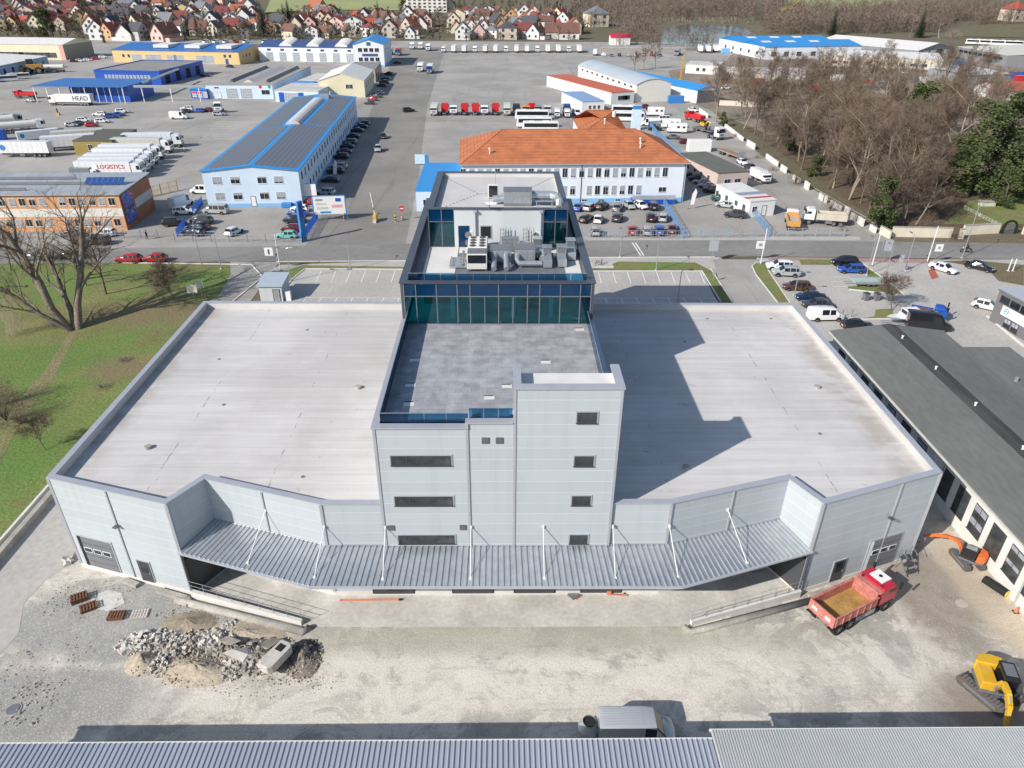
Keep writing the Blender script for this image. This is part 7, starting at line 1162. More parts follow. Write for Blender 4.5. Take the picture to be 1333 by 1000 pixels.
plant('bush', 1243, 312, .55, 'round dark green bush in the gap of the cream street wall', 'bush'); plant('bush', 1256, 343, .25, 'small dry shrub on the verge by the motorcycle', 'bush')
# the walled park
twig_g = mat('garden_twigs', (.085, .075, .055), .95, var=.5, scale=.03)
rnd = random.Random(21); rows = []
for ri, (y, n, x0, x1) in enumerate(((156, 13, 938, 1290), (170, 13, 960, 1300), (186, 12, 985, 1290), (204, 12, 1008, 1225), (222, 11, 1038, 1220), (244, 10, 1070, 1212), (266, 8, 1098, 1205), (288, 6, 1128, 1200))):
    for i in range(n):
        x = x0+(x1-x0)*i/(n-1)+rnd.uniform(-9, 9); rows.append((y+rnd.uniform(-8, 8), x, ri, i))
RN = ['farthest', 'second', 'third', 'fourth', 'fifth', 'sixth', 'seventh', 'front']
for y, x, ri, i in rows: plant(rnd.choice(['bare0', 'bare1', 'bare2', 'bare3', 'shrubby0', 'shrubby1', 'bare3']), x, y, rnd.uniform(.85, 1.7), 'bare brown tree in the walled park, %s from the lane in its %s row' % (ORD[i], RN[ri]), 'tree', 'bare trees in the walled park')
for x, y, k, s, l in ((1178, 215, 'ivy0', 1.5, 'tall evergreen clad in ivy in the middle of the walled park'), (1162, 240, 'ivy1', 1.0, 'dark ivy clad evergreen behind the small park lawn'), (1140, 297, 'ivy1', 1.0, 'bright green evergreen leaning over the white park wall'), (1258, 256, 'ivy0', 1.5, 'large evergreen on the right side of the park, left of a pair'), (1290, 250, 'ivy0', 1.6, 'large evergreen on the right side of the park, taller of a pair'), (1322, 254, 'ivy0', 1.4, 'broad evergreen near the picture edge above the park lawn'), (1340, 215, 'ivy0', 1.0, 'evergreen cut by the picture edge'), (1238, 244, 'ivy1', 1.2, 'low evergreen left of the large pair'), (1030, 196, 'ivy1', .6, 'small ivy clump beside the park lane wall, farther one'), (1010, 128, 'ivy1', .8, 'ivy clad tree at the far corner of the park'), (1060, 230, 'ivy1', .5, 'small ivy clump beside the park lane wall, closer one'), (940, 165, 'ivy1', .45, 'low green hedge clump where the lane wall starts'), (1305, 268, 'ivy1', .8, 'dark evergreen at the edge of the park lawn')): plant(k, x, y, s, l, 'evergreen', 'evergreens in the walled park')
for i, (x, y) in enumerate(((1225, 282), (1240, 268), (1205, 298), (1080, 275), (1100, 290), (1035, 240), (1180, 255))): plant('bush', x, y, .9, 'leafless undergrowth bush in the park, %s counted from the street corner' % ORD[i], 'bush', 'undergrowth bushes in the park')
for i, (x, y) in enumerate(((957, 178), (985, 206), (1006, 222), (1075, 282), (1095, 300), (935, 148))): plant('reed', x, y, .5, 'dry weed clump along the lane wall, %s from the street end' % ORD[i], 'plant', 'weeds along the lane wall')
for x, y, k, s, l in ((826, 92, 'bare0', .8, 'bare tree behind the vaulted hall, left of three'), (838, 90, 'bare1', .9, 'bare tree behind the vaulted hall, middle of three'), (853, 90, 'bare2', 1.0, 'bare tree behind the vaulted hall, right of three'), (932, 124, 'bare2', .9, 'bare tree at the corner of the blue gable shed'), (965, 134, 'bare3', 1.0, 'bare tree beside the lane end of the park'), (1000, 118, 'bare0', 1.0, 'bare tree before the low white store, left one'), (1040, 112, 'bare1', 1.1, 'bare tree before the low white store, right one'), (1085, 122, 'bare2', 1.1, 'bare tree before the pale panel works, left one'), (1130, 120, 'bare3', 1.1, 'bare tree before the pale panel works, middle one'), (1190, 118, 'bare0', 1.1, 'bare tree before the pale panel works, right one'), (1250, 118, 'bare1', .9, 'bare tree beside the grey lean shed')): plant(k, x, y, s, l, 'tree', 'bare trees in the east yard')
rnd = random.Random(63); EY = [(rnd.uniform(935, 1300), rnd.uniform(92, 150)) for k in range(60)]; EY = sorted(q for q in EY if not (1285 < q[0] and q[1] < 136))
for i, (x, y) in enumerate(EY): plant(rnd.choice(['bare0', 'bare1', 'bare2', 'bare3', 'shrubby0', 'shrubby1']), x, y, rnd.uniform(.8, 1.35), 'bare tree in the scrap yard thicket beyond the walled park', 'tree', 'bare trees in the scrap yard thicket')
for x, y, s, l, k in ((1083, 46, 1.5, 'dark spruce rising behind the twin gabled blue depot', 'conifer0'), (1196, 49, 1.6, 'dark spruce rising behind the grey gabled works', 'conifer0')): plant(k, x, y, s, l, 'conifer', None, None, True)
plant('birch0', 1222, 50, 1.5, 'pale birch rising behind the grey gabled works', 'tree', None, None, True); plant('reed', 1240, 50, 3.0, 'yellow green willow shrub behind the long grey works', 'shrub', None, None, True)
for i, (x, y) in enumerate(((20, 34), (55, 22), (98, 14), (165, 33), (180, 18), (215, 22), (268, 37), (285, 20), (330, 14), (405, 38), (430, 30), (470, 36), (520, 38), (600, 40), (640, 34), (690, 42), (560, 28))): plant('conifer%d' % (i % 2), x, y, rnd.uniform(.7, 1.1), 'dark conifer between suburb houses, %s counted from the left' % ORD[i], 'conifer', 'conifers between the suburb houses', None, True)
for x, y, k, s, l in ((64, 50, 'ivy1', 1.9, 'dark round tree beyond the cream depot roof'), (122, 44, 'bare2', 1.7, 'tall bare tree beyond the cream depot end'), (203, 46, 'conifer0', 1.35, 'dark conifer beside the bare trees behind the yellow hall'), (245, 48, 'conifer1', 1.0, 'slim conifer left of a pair behind the yellow hall'), (258, 48, 'conifer1', 1.15, 'slim conifer right of a pair behind the yellow hall'), (344, 48, 'conifer0', 1.75, 'tall conifer between the yellow hall and the truck workshop'), (376, 26, 'conifer0', 1.3, 'bluish conifer at the meadow edge'), (370, 28, 'conifer0', 1.1, 'smaller conifer at the meadow edge'), (494, 43, 'conifer1', 1.5, 'slender dark conifer behind the white office block'), (190, 50, 'shrubby0', 1.4, 'brown bare tree behind the yellow hall'), (317, 48, 'shrubby1', 1.4, 'brown bare bush tree before the tall conifer'), (136, 56, 'conifer1', .6, 'small conifer at the end of the cream depot'), (240, 30, 'conifer0', .7, 'conifer among the upper suburb houses, left one'), (310, 27, 'conifer0', .8, 'conifer among the upper suburb houses, middle one'), (145, 24, 'ivy0', 1.4, 'dark tree among the upper suburb houses'), (115, 28, 'ivy1', 1.6, 'dark broad tree left of the upper suburb houses'), (525, 10, 'ivy1', 1.5, 'dark tree beside the white apartment block')): plant(k, x, y, s, l, 'tree', 'trees in the suburb', None, True)
U = [(79, 148), (92, 140), (120, 145), (150, 165), (190, 200), (205, 260), (150, 290), (110, 262), (84, 225)]
rnd = random.Random(3); b = MB(); k = 0
while k < 420:
    x, y = rnd.uniform(77, 205), rnd.uniform(138, 292)
    if x > 104 and y < 157 or (x-77)*.5 > (y-120) or (y > 240 and x < 80+(y-240)): continue
    k += 1; H = rnd.uniform(1.5, 4.5)
    for i in range(42): a = rnd.uniform(0, 6.283); r = H*.5*math.sqrt(rnd.random()); o = Vector((x+math.cos(a)*r, y+math.sin(a)*r, H*rnd.random()*.8)); e = Vector((rnd.gauss(0, 1), rnd.gauss(0, 1), abs(rnd.gauss(.7, .7)))).normalized()*rnd.uniform(.5, 1.4); w = Vector((rnd.gauss(0, 1), rnd.gauss(0, 1), rnd.gauss(0, 1))).normalized()*.03; b.face([o-w, o+w, o+e])
tag(b.build('undergrowth', mat('undergrowth_twigs', (.14, .10, .07), .95, var=.4, scale=.15)), 'brown leafless undergrowth filling the walled park between the trees', 'undergrowth', None, 'stuff')
# far woods, suburb bushes: masses nobody could count
def wood_mass(name, label, polyfn, n, seed, m_, hmin, hmax, cat='wood', w=.12, ns=34):
    rnd = random.Random(seed); b = MB(); k = 0
    while k < n:
        q = polyfn(rnd)
        if q is None: continue
        k += 1; p = atT(*q); H = rnd.uniform(hmin, hmax); b.face([p+Vector((-w, 0, 0)), p+Vector((w, 0, 0)), p+Vector((w*.2, 0, H*.8)), p+Vector((-w*.2, 0, H*.8))])
        for i in range(ns):
            z = H*(.22+.72*rnd.random()); sp = H*.26*math.sin(min(1, (1.04-z/H)*2.2)*1.57); a = rnd.uniform(0, 6.283); o = p+Vector((math.cos(a)*sp*.4*rnd.random(), math.sin(a)*sp*.4*rnd.random(), z-.8)); e = Vector((math.cos(a)*sp, math.sin(a)*sp, H*rnd.uniform(.08, .22))); u = Vector((rnd.gauss(0, 1), rnd.gauss(0, 1), rnd.gauss(0, .5))).normalized()*w*rnd.uniform(.5, 1.4); b.face([o-u, o+u, o+e])
    o = b.build(name, m_); tag(o, label, cat, None, 'stuff'); return o
def band_(x0, x1, f0, f1, hole=None):
    def g(r):
        x = r.uniform(x0, x1); y = r.uniform(f0(x), f1(x))
        return None if hole and hole(x, y) else (x, y)
    return g
pond = lambda x, y: 850 < x < 990 and 27 < y < 62
wood_mass('far_woodland', 'brown leafless woodland filling the slope behind the industrial estate', band_(745, 1420, lambda x: 3 if x < 1020 else 14, lambda x: 60 if x < 860 else 45 if x < 1150 else 43, lambda x, y: pond(x, y) or (x > 1235 and y > 33) or (x < 800 and y > 38)), 2600, 5, twig_f, 9, 16, 'wood', .2, 30)
wood_mass('pond_thicket', 'leafless thicket standing along the front of the pond', band_(850, 990, lambda x: 56, lambda x: 62), 80, 6, twig_f, 7, 13, 'thicket', .12, 40)
wood_mass('suburb_greenery', 'bare garden trees and bushes scattered between the suburb houses', band_(-60, 760, lambda x: 6 if x < 340 or x > 520 else 20, lambda x: 54), 1000, 7, twig_g, 5, 11, 'bushes', .34, 30)
wood_mass('back_tree_line', 'leafless tree line on the ridge behind the whole town', band_(-100, 1450, lambda x: -14, lambda x: 3 if x < 340 or x > 590 else -4), 800, 8, twig_f, 8, 14, 'wood', .22, 24)
wood_mass('reed_bed', 'pale dry reeds along the far bank of the pond', band_(845, 985, lambda x: 25, lambda x: 31), 160, 9, twig_p, 2.5, 4, 'reeds', .3, 20)
for x, y, l in ((1020, 30, 'yellow budding tree in the far woodland, brighter one'), (1034, 22, 'orange brown budding tree beside the yellow one')):
    p = atT(x, y); t = thing('budding_tree', l, 'tree', tuple(p)); rnd = random.Random(x); b = MB(); b.tube([(0, 0, 0), (0, 0, 11)], [.3, .1], 5); b.build('trunk', bark, t); b = MB(); [leafy(rnd, b, Vector((rnd.gauss(0, 2), rnd.gauss(0, 2), rnd.uniform(6, 13))), (2, 2, 2), 40, .5) for k in range(9)]; b.build('crown', leaf_y, t)
# ================================================================ 6 the suburb
hw_ = mat('house_wall', (.7, .7, .68), .85, var=.05, scale=.3); hr_ = mat('house_roof', (.3, .1, .07), .85, var=.12, scale=.4)
def house_proto(key, w, d, h, rise, hip=False, wing=False):
    t = thing('house', '', ''); b = MB(); b.box(-w/2, w/2, -d/2, d/2, -1, h)
    if not hip: [b.face([(-w/2, y, h), (w/2, y, h), (0, y, h+rise)] if y < 0 else [(w/2, y, h), (-w/2, y, h), (0, y, h+rise)]) for y in (-d/2, d/2)]
    if wing: b.box(w/2, w/2+3.5, -d/2+1, d/2-2, -1, h*.5)
    b.build('wall', hw_, t); b = MB(); o = .45
    if hip: A = [(-w/2-o, -d/2-o, h), (w/2+o, -d/2-o, h), (w/2+o, d/2+o, h), (-w/2-o, d/2+o, h)]; r0, r1 = (0, -d*.15, h+rise), (0, d*.15, h+rise); b.face([A[0], A[1], r0]); b.face([A[1], A[2], r1, r0]); b.face([A[2], A[3], r1]); b.face([A[3], A[0], r0, r1]); b.face(A[::-1])
    else: sl = rise/(w/2); b.sweep([(-w/2-o, h-o*sl), (0, h+rise), (0, h+rise+.25), (-w/2-o, h-o*sl+.25)], 'y', -d/2-o, d/2+o); b.sweep([(0, h+rise), (w/2+o, h-o*sl), (w/2+o, h-o*sl+.25), (0, h+rise+.25)], 'y', -d/2-o, d/2+o)
    if wing: b.box(w/2+.02, w/2+3.8, -d/2+.8, d/2-1.8, h*.5, h*.5+.3)
    rf = b.build('roof', hr_, t, fix=True); b = MB(); b.box(w*.12, w*.12+.7, .5, 1.2, h+rise*.5, h+rise+.9); b.build('chimney', mat('chimney_brick', (.3, .16, .11), .9), rf)
    wm = winmesh(1.5, 1.6, 2, 1)
    for z in ((1.0, 3.8) if h > 5 else (1.0,)):
        for x in (-w*.25, w*.25): link('window', wm, t, (x, -d/2-.02, z)); 
        for y in (-d*.25, d*.25): link('window', wm, t, (w/2+.02, y, z), math.pi/2) if not wing else link('window', wm, t, (-w/2-.02, y, z), -math.pi/2)
    if not hip: link('window', wm, t, (0, -d/2-.02, h+.3))
    PROTO[key] = t
house_proto('house0', 9, 11, 5.6, 4.2); house_proto('house1', 10, 10, 5.8, 3.2, True); house_proto('house2', 8.5, 12, 4.0, 4.6, False, True); house_proto('house3', 11, 10, 6.4, 2.6, False)
HWC = {k: mat('render_'+k, v, .85, var=.05, scale=.3) for k, v in {'white': (.74, .73, .71), 'cream': (.70, .62, .47), 'yellow': (.62, .48, .24), 'pink': (.66, .46, .39), 'grey': (.45, .44, .43), 'orange': (.58, .34, .18), 'beige': (.58, .50, .42)}.items()}
HRC = {k: mat('tiles_'+k, v, .85, var=.15, scale=.5) for k, v in {'red': (.34, .075, .05), 'brown': (.17, .085, .065), 'dark grey': (.075, .075, .085), 'orange': (.36, .13, .07), 'maroon': (.20, .055, .05), 'slate': (.17, .18, .20)}.items()}
rnd = random.Random(99); HR = [(52, 6, 126, 228, 0), (49, 7, 366, 545, 0), (45, 10, 118, 335, 0), (42, 12, 340, 560, 0), (39, 6, -8, 95, 0), (38, 12, 118, 345, 0), (35, 11, 395, 562, 0), (31, 9, -20, 110, 0), (31, 12, 150, 345, 0), (29, 9, 395, 560, 0), (25, 18, -30, 345, 0), (20, 18, -40, 340, 0), (21, 5, 400, 440, 0), (15, 17, -50, 335, 0), (10, 16, -60, 330, 0), (14, 5, 530, 590, 0), (50, 8, 590, 750, 0), (43, 9, 585, 755, 0), (36, 9, 585, 745, 0), (30, 9, 590, 735, 0), (24, 8, 600, 720, 0)]
hi = 0
for ri, (y, n, x0, x1, _) in enumerate(HR):
    for i in range(n):
        x = x0+(x1-x0)*(i+.5)/n+rnd.uniform(-4, 4); yy = y+rnd.uniform(-1.5, 1.5); wc = rnd.choice(['white']*5+['cream', 'cream', 'yellow', 'pink', 'grey', 'orange', 'beige']); rc = rnd.choice(['red', 'brown', 'brown', 'brown', 'dark grey', 'dark grey', 'orange', 'maroon', 'maroon', 'slate', 'slate']); key = 'house%d' % rnd.choice([0, 0, 1, 2, 2, 3]); p = atT(x, yy)
        seg = 'left suburb' if x1 < 350 else 'driveway suburb' if x1 < 600 else 'middle suburb'
        spawn(key, tuple(p), R(rnd.choice([0, 0, 90, 20, -25, 60, 180])), '%s house, %s roof, %s from left in %s row of the %s' % (wc, rc, ORD[i], ORD[ri], seg), 'house', 'suburb houses', {'house_wall': HWC[wc], 'house_roof': HRC[rc]}, rnd.uniform(.9, 1.35)); hi += 1
p = atT(548, 16); t = thing('apartment_block', 'white apartment block with rows of dark windows behind the suburb', 'apartment block', tuple(p)); b = MB(); b.box(-14, 26, 0, 12, -2, 17); b.build('wall', off, t); b = MB(); b.box(-14.4, 26.4, -.4, 12.4, 17, 17.5); b.build('roof', HRC['dark grey'], t); wm = winmesh(2.6, 1.6, 2, 1)
for z in (1, 4, 7, 10, 13):
    for x in range(-11, 26, 5): link('window', wm, t, (x, -.02, z))
for x, y, l, wc, rc in ((775, 34, 'cream house standing alone at the left edge of the woodland', 'cream', 'beige'), (1317, 27, 'beige villa with red hipped roof far at the right edge', 'beige', 'red')):
    p = atT(x, y); spawn('house1', tuple(p), .3, l, 'house', None, {'house_wall': HWC[wc], 'house_roof': HRC.get(rc, HRC['slate'])}, 1.7)
p = atT(806, 58); spawn('house3', tuple(p), R(90), 'low white hut with bright red roof by the far yard wall', 'hut', None, {'house_wall': HWC['white'], 'house_roof': mat('crimson_sheet', (.55, .02, .06), .6)}, (1.0, 1.3, .75))
# ================================================================ 7 fences, walls, posts, signs
def fence(name, label, pts, h, m_, pm, step=2.5, mesh_k=.35, cat='fence', solid=False, th=.03):
    P = [p if isinstance(p, Vector) else at(*p) for p in pts]; o = P[0]; t = thing(name, label, cat, (o.x, o.y, 0)); pn = MB(); ps = MB(); tot = 0
    for p, q in zip(P, P[1:]):
        p, q = p-o, q-o; L = (q-p).length; d = (q-p).normalized(); n = max(1, int(L/step)); nr = Vector((-d.y, d.x, 0))*th
        if solid: pn.prism([tuple((p-nr)[:2]), tuple((q-nr)[:2]), tuple((q+nr)[:2]), tuple((p+nr)[:2])], 0, h)
        else:
            for hh in (.12, h*.5, h-.05): pn.beam((p.x, p.y, hh), (q.x, q.y, hh), .05)
            k = int(L/mesh_k)
            for i in range(k): c = p.lerp(q, (i+.5)/k); pn.box(c.x-.02, c.x+.02, c.y-.02, c.y+.02, .1, h)
        for i in range(n+1): c = p.lerp(q, i/n); ps = MB(); ps.box(c.x-.05, c.x+.05, c.y-.05, c.y+.05, 0, h+.1); ps.build('post', pm, t) if not solid or i % 2 == 0 else None
    pn.build('panel', m_, t); return t
bf = mat('fence_blue', (.16, .34, .58), .5, var=.06); gf = mat('fence_grey', (.42, .45, .47), .5, .2, var=.06)
fence('blue_fence', 'blue bar fence running from the street to the ramp of the orange roofed office', [(889, 310), (862, 265)], 1.7, bf, bf, 2.2, .45); fence('blue_fence', 'blue fence behind the pink garage and white prefab office', [(1000, 307), (972, 272), (940, 238)], 1.9, bf, bf, 2.5, .45); fence('blue_fence', 'blue fence along the coaches and camper vans', [(893, 212), (855, 178), (838, 158)], 1.9, bf, bf, 3, .3)
fence('street_fence', 'thin blue grey street fence before the office car park', [(765, 310), (889, 311)], 1.6, gf, bf, 2.6, .6); fence('street_fence', 'thin blue grey street fence before the gated yard', [(893, 310.5), (1000, 309)], 1.6, gf, bf, 2.6, .6); fence('street_fence', 'grey mesh fence before the tipper lorries', [(1006, 308.5), (1098, 308.5)], 1.7, gf, gf, 2.6, .25); fence('street_fence', 'dark mesh fence on a low kerb before the mint green car', [(228, 314), (394, 316)], 1.4, gf, galv_d, 3, .9); fence('street_fence', 'grey mesh fence before the orange block', [(-60, 312), (206, 310)], 1.5, gf, galv_d, 3, .9)
fence('blue_fence', 'blue gate fence beside the mint green car', [(394, 316), (414, 285)], 1.8, blue_p, blue_p, 2, .2); fence('blue_fence', 'blue fence at the three dark cars', [(231, 309), (243, 293)], 1.6, blue_p, blue_p, 2, .2); fence('blue_fence', 'blue fence behind the white suv of the gate yard', [(252, 281), (264, 267)], 1.8, blue_p, blue_p, 2, .2)
fence('yellow_fence', 'rusty yellow fence with brown shed wall behind the orange block', [(188, 258), (232, 248)], 2.2, mat('ochre_fence', (.5, .33, .08), .7, var=.2), brick_d, 2, .3)
crm = mat('cream_wall', (.66, .60, .48), .9, var=.1, scale=.5)
def wall_piece(label, a, c, h=1.9, th=.2, m_=crm):
    p, q = at(*a), at(*c); t = thing('park_wall', label, 'wall', (p.x, p.y, 0), 0, 'pieces of the park wall'); v = q-p; d = v.normalized(); n = Vector((-d.y, d.x, 0))*th; b = MB(); b.prism([tuple((-n)[:2]), tuple((v-n)[:2]), tuple((v+n)[:2]), tuple(n[:2])], 0, h); b.build('wall_body', m_, t); n *= 1.35; b = MB(); b.prism([tuple((-n)[:2]), tuple((v-n)[:2]), tuple((v+n)[:2]), tuple(n[:2])], h, h+.1); b.build('coping', conc_d if m_ is crm else white, t)
wall_piece('long cream plastered wall along the street below the evergreen', (1160, 308), (1237, 309.5)); wall_piece('short cream wall post beside the street lamp', (1247, 311), (1253, 311)); wall_piece('cream wall left of the park gate by the lawn', (1252, 306), (1299, 303.5)); wall_piece('cream wall at the picture edge right of the park gate', (1330, 305), (1380, 304))
segs = [(910, 146, 921, 154), (943, 165, 967, 184), (972, 189, 982, 195), (997, 206, 1012, 217), (1016, 221, 1023, 226), (1032, 233, 1041, 239), (1047, 244, 1052, 248), (1066, 258, 1070, 262), (1073, 263, 1075, 265), (1081, 267, 1094, 275), (1099, 278, 1104, 281), (1107, 284, 1113, 288), (1116, 290, 1123, 295), (1132, 299, 1139, 304), (1145, 304, 1158, 311)]
rnd0 = (1.3, 1.0, 1.5, 1.15)
for i, s in enumerate(segs): wall_piece('pale fragment of the broken lane wall, %s from the far end' % ORD[i], s[:2], s[2:], rnd0[i % 4], .16, plas if i < 14 else crm)
wall_piece('long pale wall behind the low loader at the park edge', (936, 137), (1000, 140), 1.8, .2, crm); wall_piece('grey wall of the far yard before the pond', (782, 67), (892, 66.5), 2.2, .2, conc_d); wall_piece('second grey wall of the far yard before the pond', (892, 66.5), (950, 64), 2.0, .2, conc_d); wall_piece('white inner park wall between the evergreens', (1112, 146), (1220, 200), 1.8, .2, plas)
t = fence('lawn_fence', 'plain low pale fence rail crossing the park lawn', [(1255, 272), (1296, 293)], .7, conc_w, conc_w, 4, .9); 
p = at(1312, 304); t = thing('park_gate', 'black round arched iron gate in the cream street wall', 'gate', (p.x, p.y, 0)); b = MB(); 
for k in range(10): a0, a1 = math.pi*k/10, math.pi*(k+1)/10; b.beam((1.3*math.cos(a0), 0, 1.2+1.3*math.sin(a0)), (1.3*math.cos(a1), 0, 1.2+1.3*math.sin(a1)), .35)
[b.box(x-.17, x+.17, -.17, .17, 0, 1.2) for x in (-1.3, 1.3)]; b.build('arch', black, t); b = MB(); [b.box(x-.03, x+.03, -.03, .03, 0, 1.9) for x in (-.9, -.6, -.3, 0, .3, .6, .9)]; [b.box(-1.2, 1.2, -.04, .04, z, z+.06) for z in (.3, 1.2)]; b.build('bars', galv_d, t)
p = at(1284, 268); t = thing('stone_bench', 'pale stone block bench on the park lawn', 'bench', (p.x, p.y, 0)); b = MB(); b.box(-1.6, 1.6, -.6, .6, 0, .9); b.build('block', conc, t, bevel=.08); b = MB(); b.box(-1.7, 1.7, -.7, .7, .9, 1.05); b.build('slab', conc_d, t)
# street lamps and flag poles
def lamp(px, py, h, label, deg=90, name='street_lamp', double=False):
    p = at(px, py); t = thing(name, label, 'street lamp', (p.x, p.y, 0), R(deg), 'street lamps'); b = MB(); b.tube([(0, 0, 0), (0, 0, 1.2), (0, 0, h)], [.10, .08, .05], 8); b.build('pole', galv, t); b = MB(); b.tube([(0, 0, h), (.3, 0, h+.12), (1.2, 0, h+.2)], .04, 6); 
    if double: b.tube([(0, 0, h), (-.3, 0, h+.12), (-1.2, 0, h+.2)], .04, 6)
    b.build('arm', galv, t)
    for s in ((1, -1) if double else (1,)): b = MB(); b.box(min(s*1.1, s*1.8), max(s*1.1, s*1.8), -.16, .16, h+.15, h+.27); b.build('lamp_head', galv_d, t, bevel=.03)
    b = MB(); b.prism([(.22*math.cos(k*.785), .22*math.sin(k*.785)) for k in range(8)], 0, .12); b.build('foot', conc, t); return t
lamp(379, 366, 5.5, 'slim street lamp at the corner of the empty car park', 0, double=True); lamp(456, 351, 5.5, 'slim street lamp at the kerb of the western car park'); lamp(854, 352, 5.5, 'slim street lamp on the grass kerb of the eastern car park'); lamp(882, 393, 5.0, 'dark headed lamp at the back of the eastern car park', 0); lamp(1252, 336, 9.5, 'tall street lamp leaning over the motorcycle by the cream wall', 60); lamp(266, 216, 6.5, 'yard lamp at the corner of the solar office'); lamp(807, 334, 4.5, 'short street lamp on the pavement by the cycle crossing'); lamp(1128, 358, 6, 'slim lamp on the kerb lawn of the forecourt', 90); lamp(1150, 368, 6, 'slim lamp between trailer and bins on the kerb lawn', 90); lamp(1178, 352, 6, 'slim lamp beside the access to the right forecourt', 90); lamp(591, 348, 6, 'street lamp just behind the glass office tower'); lamp(1034, 384, 3.6, 'low lamp behind the brown estate car', 0); lamp(1320, 430, 4.5, 'curved white lamp before the dark grey showroom', 0); lamp(262, 344, 7, 'street lamp on the corner of the left lawn with a traffic sign', 100); lamp(288, 350, 6, 'thin lamp pole behind the warehouse corner on the lawn', 100)
lamp(1184, 49, 14, 'tall floodlight mast beside the dark spruce')
G = 'white flag poles along the street'
for px, py, l in ((990, 344, 'bare white flag pole beside the access road with a small sign'), (1135, 346, 'bare white flag pole beside the black suv'), (1207, 341, 'bare white flag pole beside the white saloon'), (365, 352, 'bare white flag pole beside the empty western car park')):
    p = at(px, py); t = thing('flag_pole', l, 'flag pole', (p.x, p.y, 0), 0, G); b = MB(); b.tube([(0, 0, .1), (0, 0, 6.4)], [.09, .06], 8); b.build('pole', white, t); b = MB(); b.tube([(0, 0, 6.4), (0, 0, 6.52)], .09, 8); b.build('finial', galv, t); b = MB(); b.prism([(.3*math.cos(k*.785), .3*math.sin(k*.785)) for k in range(8)], 0, .1); b.build('foot', galv_d, t)
def sign(px, py, w, h, z, label, fm, deg=0, marks=None, name='road_sign', round_=False, cat='sign', posts=(0,)):
    p = at(px, py); t = thing(name, label, cat, (p.x, p.y, 0), R(deg)); b = MB(); [b.tube([(x, 0, 0), (x, 0, z+h)], .04, 6) for x in posts]; b.build('post', galv, t); b = MB()
    if round_: n = 18; b.sweep([(w/2*math.cos(6.283*k/n), z+h/2+w/2*math.sin(6.283*k/n)) for k in range(n)], 'y', -.09, -.05)
    else: b.box(-w/2, w/2, -.09, -.05, z, z+h)
    f = b.build('sign_face', fm, t)
    if marks:
        for x0, x1, z0, z1, m_ in marks: b = MB(); b.box(x0, x1, -.105, -.085, z0, z1); b.build('mark', m_, f)
    return t
sign(768/1, 297, .01, .01, .5, 'x', white) if 0 else None
sign(354, 352, 1.4, 1.4, 2.6, 'white square sign with a dark slanted mark by the left flag pole', white, marks=[(-.15, .15, 2.85, 3.7, trim_d)]); sign(986, 340, 1.5, 1.4, 2.3, 'white square sign with a pale emblem on the access road flag pole', white, marks=[(-.3, .3, 2.75, 3.25, galv)]); sign(1216, 343, 1.3, 1.3, 2.2, 'white square sign with a pale emblem by the white saloon', white, marks=[(-.25, .25, 2.65, 3.1, galv)])
sign(926, 341, 1.6, 1.9, 2.0, 'grey back of a traffic sign at the access road corner', trim); sign(928, 367, .5, .9, 1.2, 'small grey sign post beside the access road', trim); sign(1149, 342, 1.7, 1.9, 2.2, 'grey blue back of a traffic sign beside the second flag pole', trim); sign(1168, 356, .8, 1.3, 2.0, 'grey back of a small sign on the kerb lawn edge', trim); sign(264, 389, 1.2, 1.0, 1.8, 'square sign back just above the warehouse roof corner', trim); sign(254, 394, 1.5, 1.3, 1.6, 'pale sign back closest to the warehouse roof corner', conc)
t = sign(524, 287, 1.1, 1.1, 1.9, 'round red no entry sign with yellow base at the driveway', red_p, 0, [(-.35, .35, 2.35, 2.55, white)], 'no_entry_sign', True)
b = MB(); b.tube([(0, .25, 0), (0, .25, .8)], .25, 8); b.build('base', yel_p, t)
for px, py, l in ((521, 289, 'yellow and black bollard beside the no entry sign'), (454, 287, 'yellow and black bollard at the gate board')):
    p = at(px, py); t = thing('bollard', l, 'bollard', (p.x-.9, p.y, 0)); b = MB(); b.tube([(0, 0, 0), (0, 0, 1.5)], .16, 8); b.build('post', yel_p, t); b = MB(); [b.tube([(0, 0, z), (0, 0, z+.25)], .17, 8) for z in (.3, .85)]; b.build('black_band', black, t)
p = at(489, 288); t = thing('boom_barrier', 'yellow driveway barrier with its white and red boom raised', 'barrier', (p.x, p.y, 0)); b = MB(); b.box(-.35, .35, -.9, .9, 0, 1.5); b.build('cabinet', yel_p, t, bevel=.05); b = MB(); b.beam((0, -.2, 1.3), (-.6, .2, 5.8), .12); bo = b.build('boom', white, t); b = MB(); [b.beam((-.13*k, -.2+.09*k, 1.3+1.0*k), (-.13*k-.06, -.2+.09*k+.04, 1.3+1.0*k+.5), .13) for k in (1, 2, 3, 4)]; b.build('red_band', red_p, bo); b = MB(); b.box(-.3, .3, -1.4, -.95, 0, .5); b.build('kerb_base', conc, t)
t = sign(431, 287, 6.2, 3.6, 1.3, 'large white gate board covered with company panels in a blue frame', white, 6, [(.3+1.0, 2.4, 3.8, 4.5, blue_p), (-2.6, -1.2, 4.0, 4.4, galv), (-2.6, -.6, 3.2, 3.6, conc), (.5, 2.6, 2.6, 3.2, mat('pink_mark', (.7, .35, .35), .6)), (-2.5, -.3, 2.3, 2.8, mat('green_grey_mark', (.5, .6, .5), .6)), (-1.9, .2, 1.5, 1.9, sky_b)], 'gate_board', False, 'sign board', (-3.0, 3.0))
b = MB(); [b.box(x-.12, x+.12, -.1, .05, 0, 5.0) for x in (-3.2, 3.2)]; b.box(-3.2, 3.2, -.1, .05, 4.92, 5.1); b.build('frame', sky_b, t)
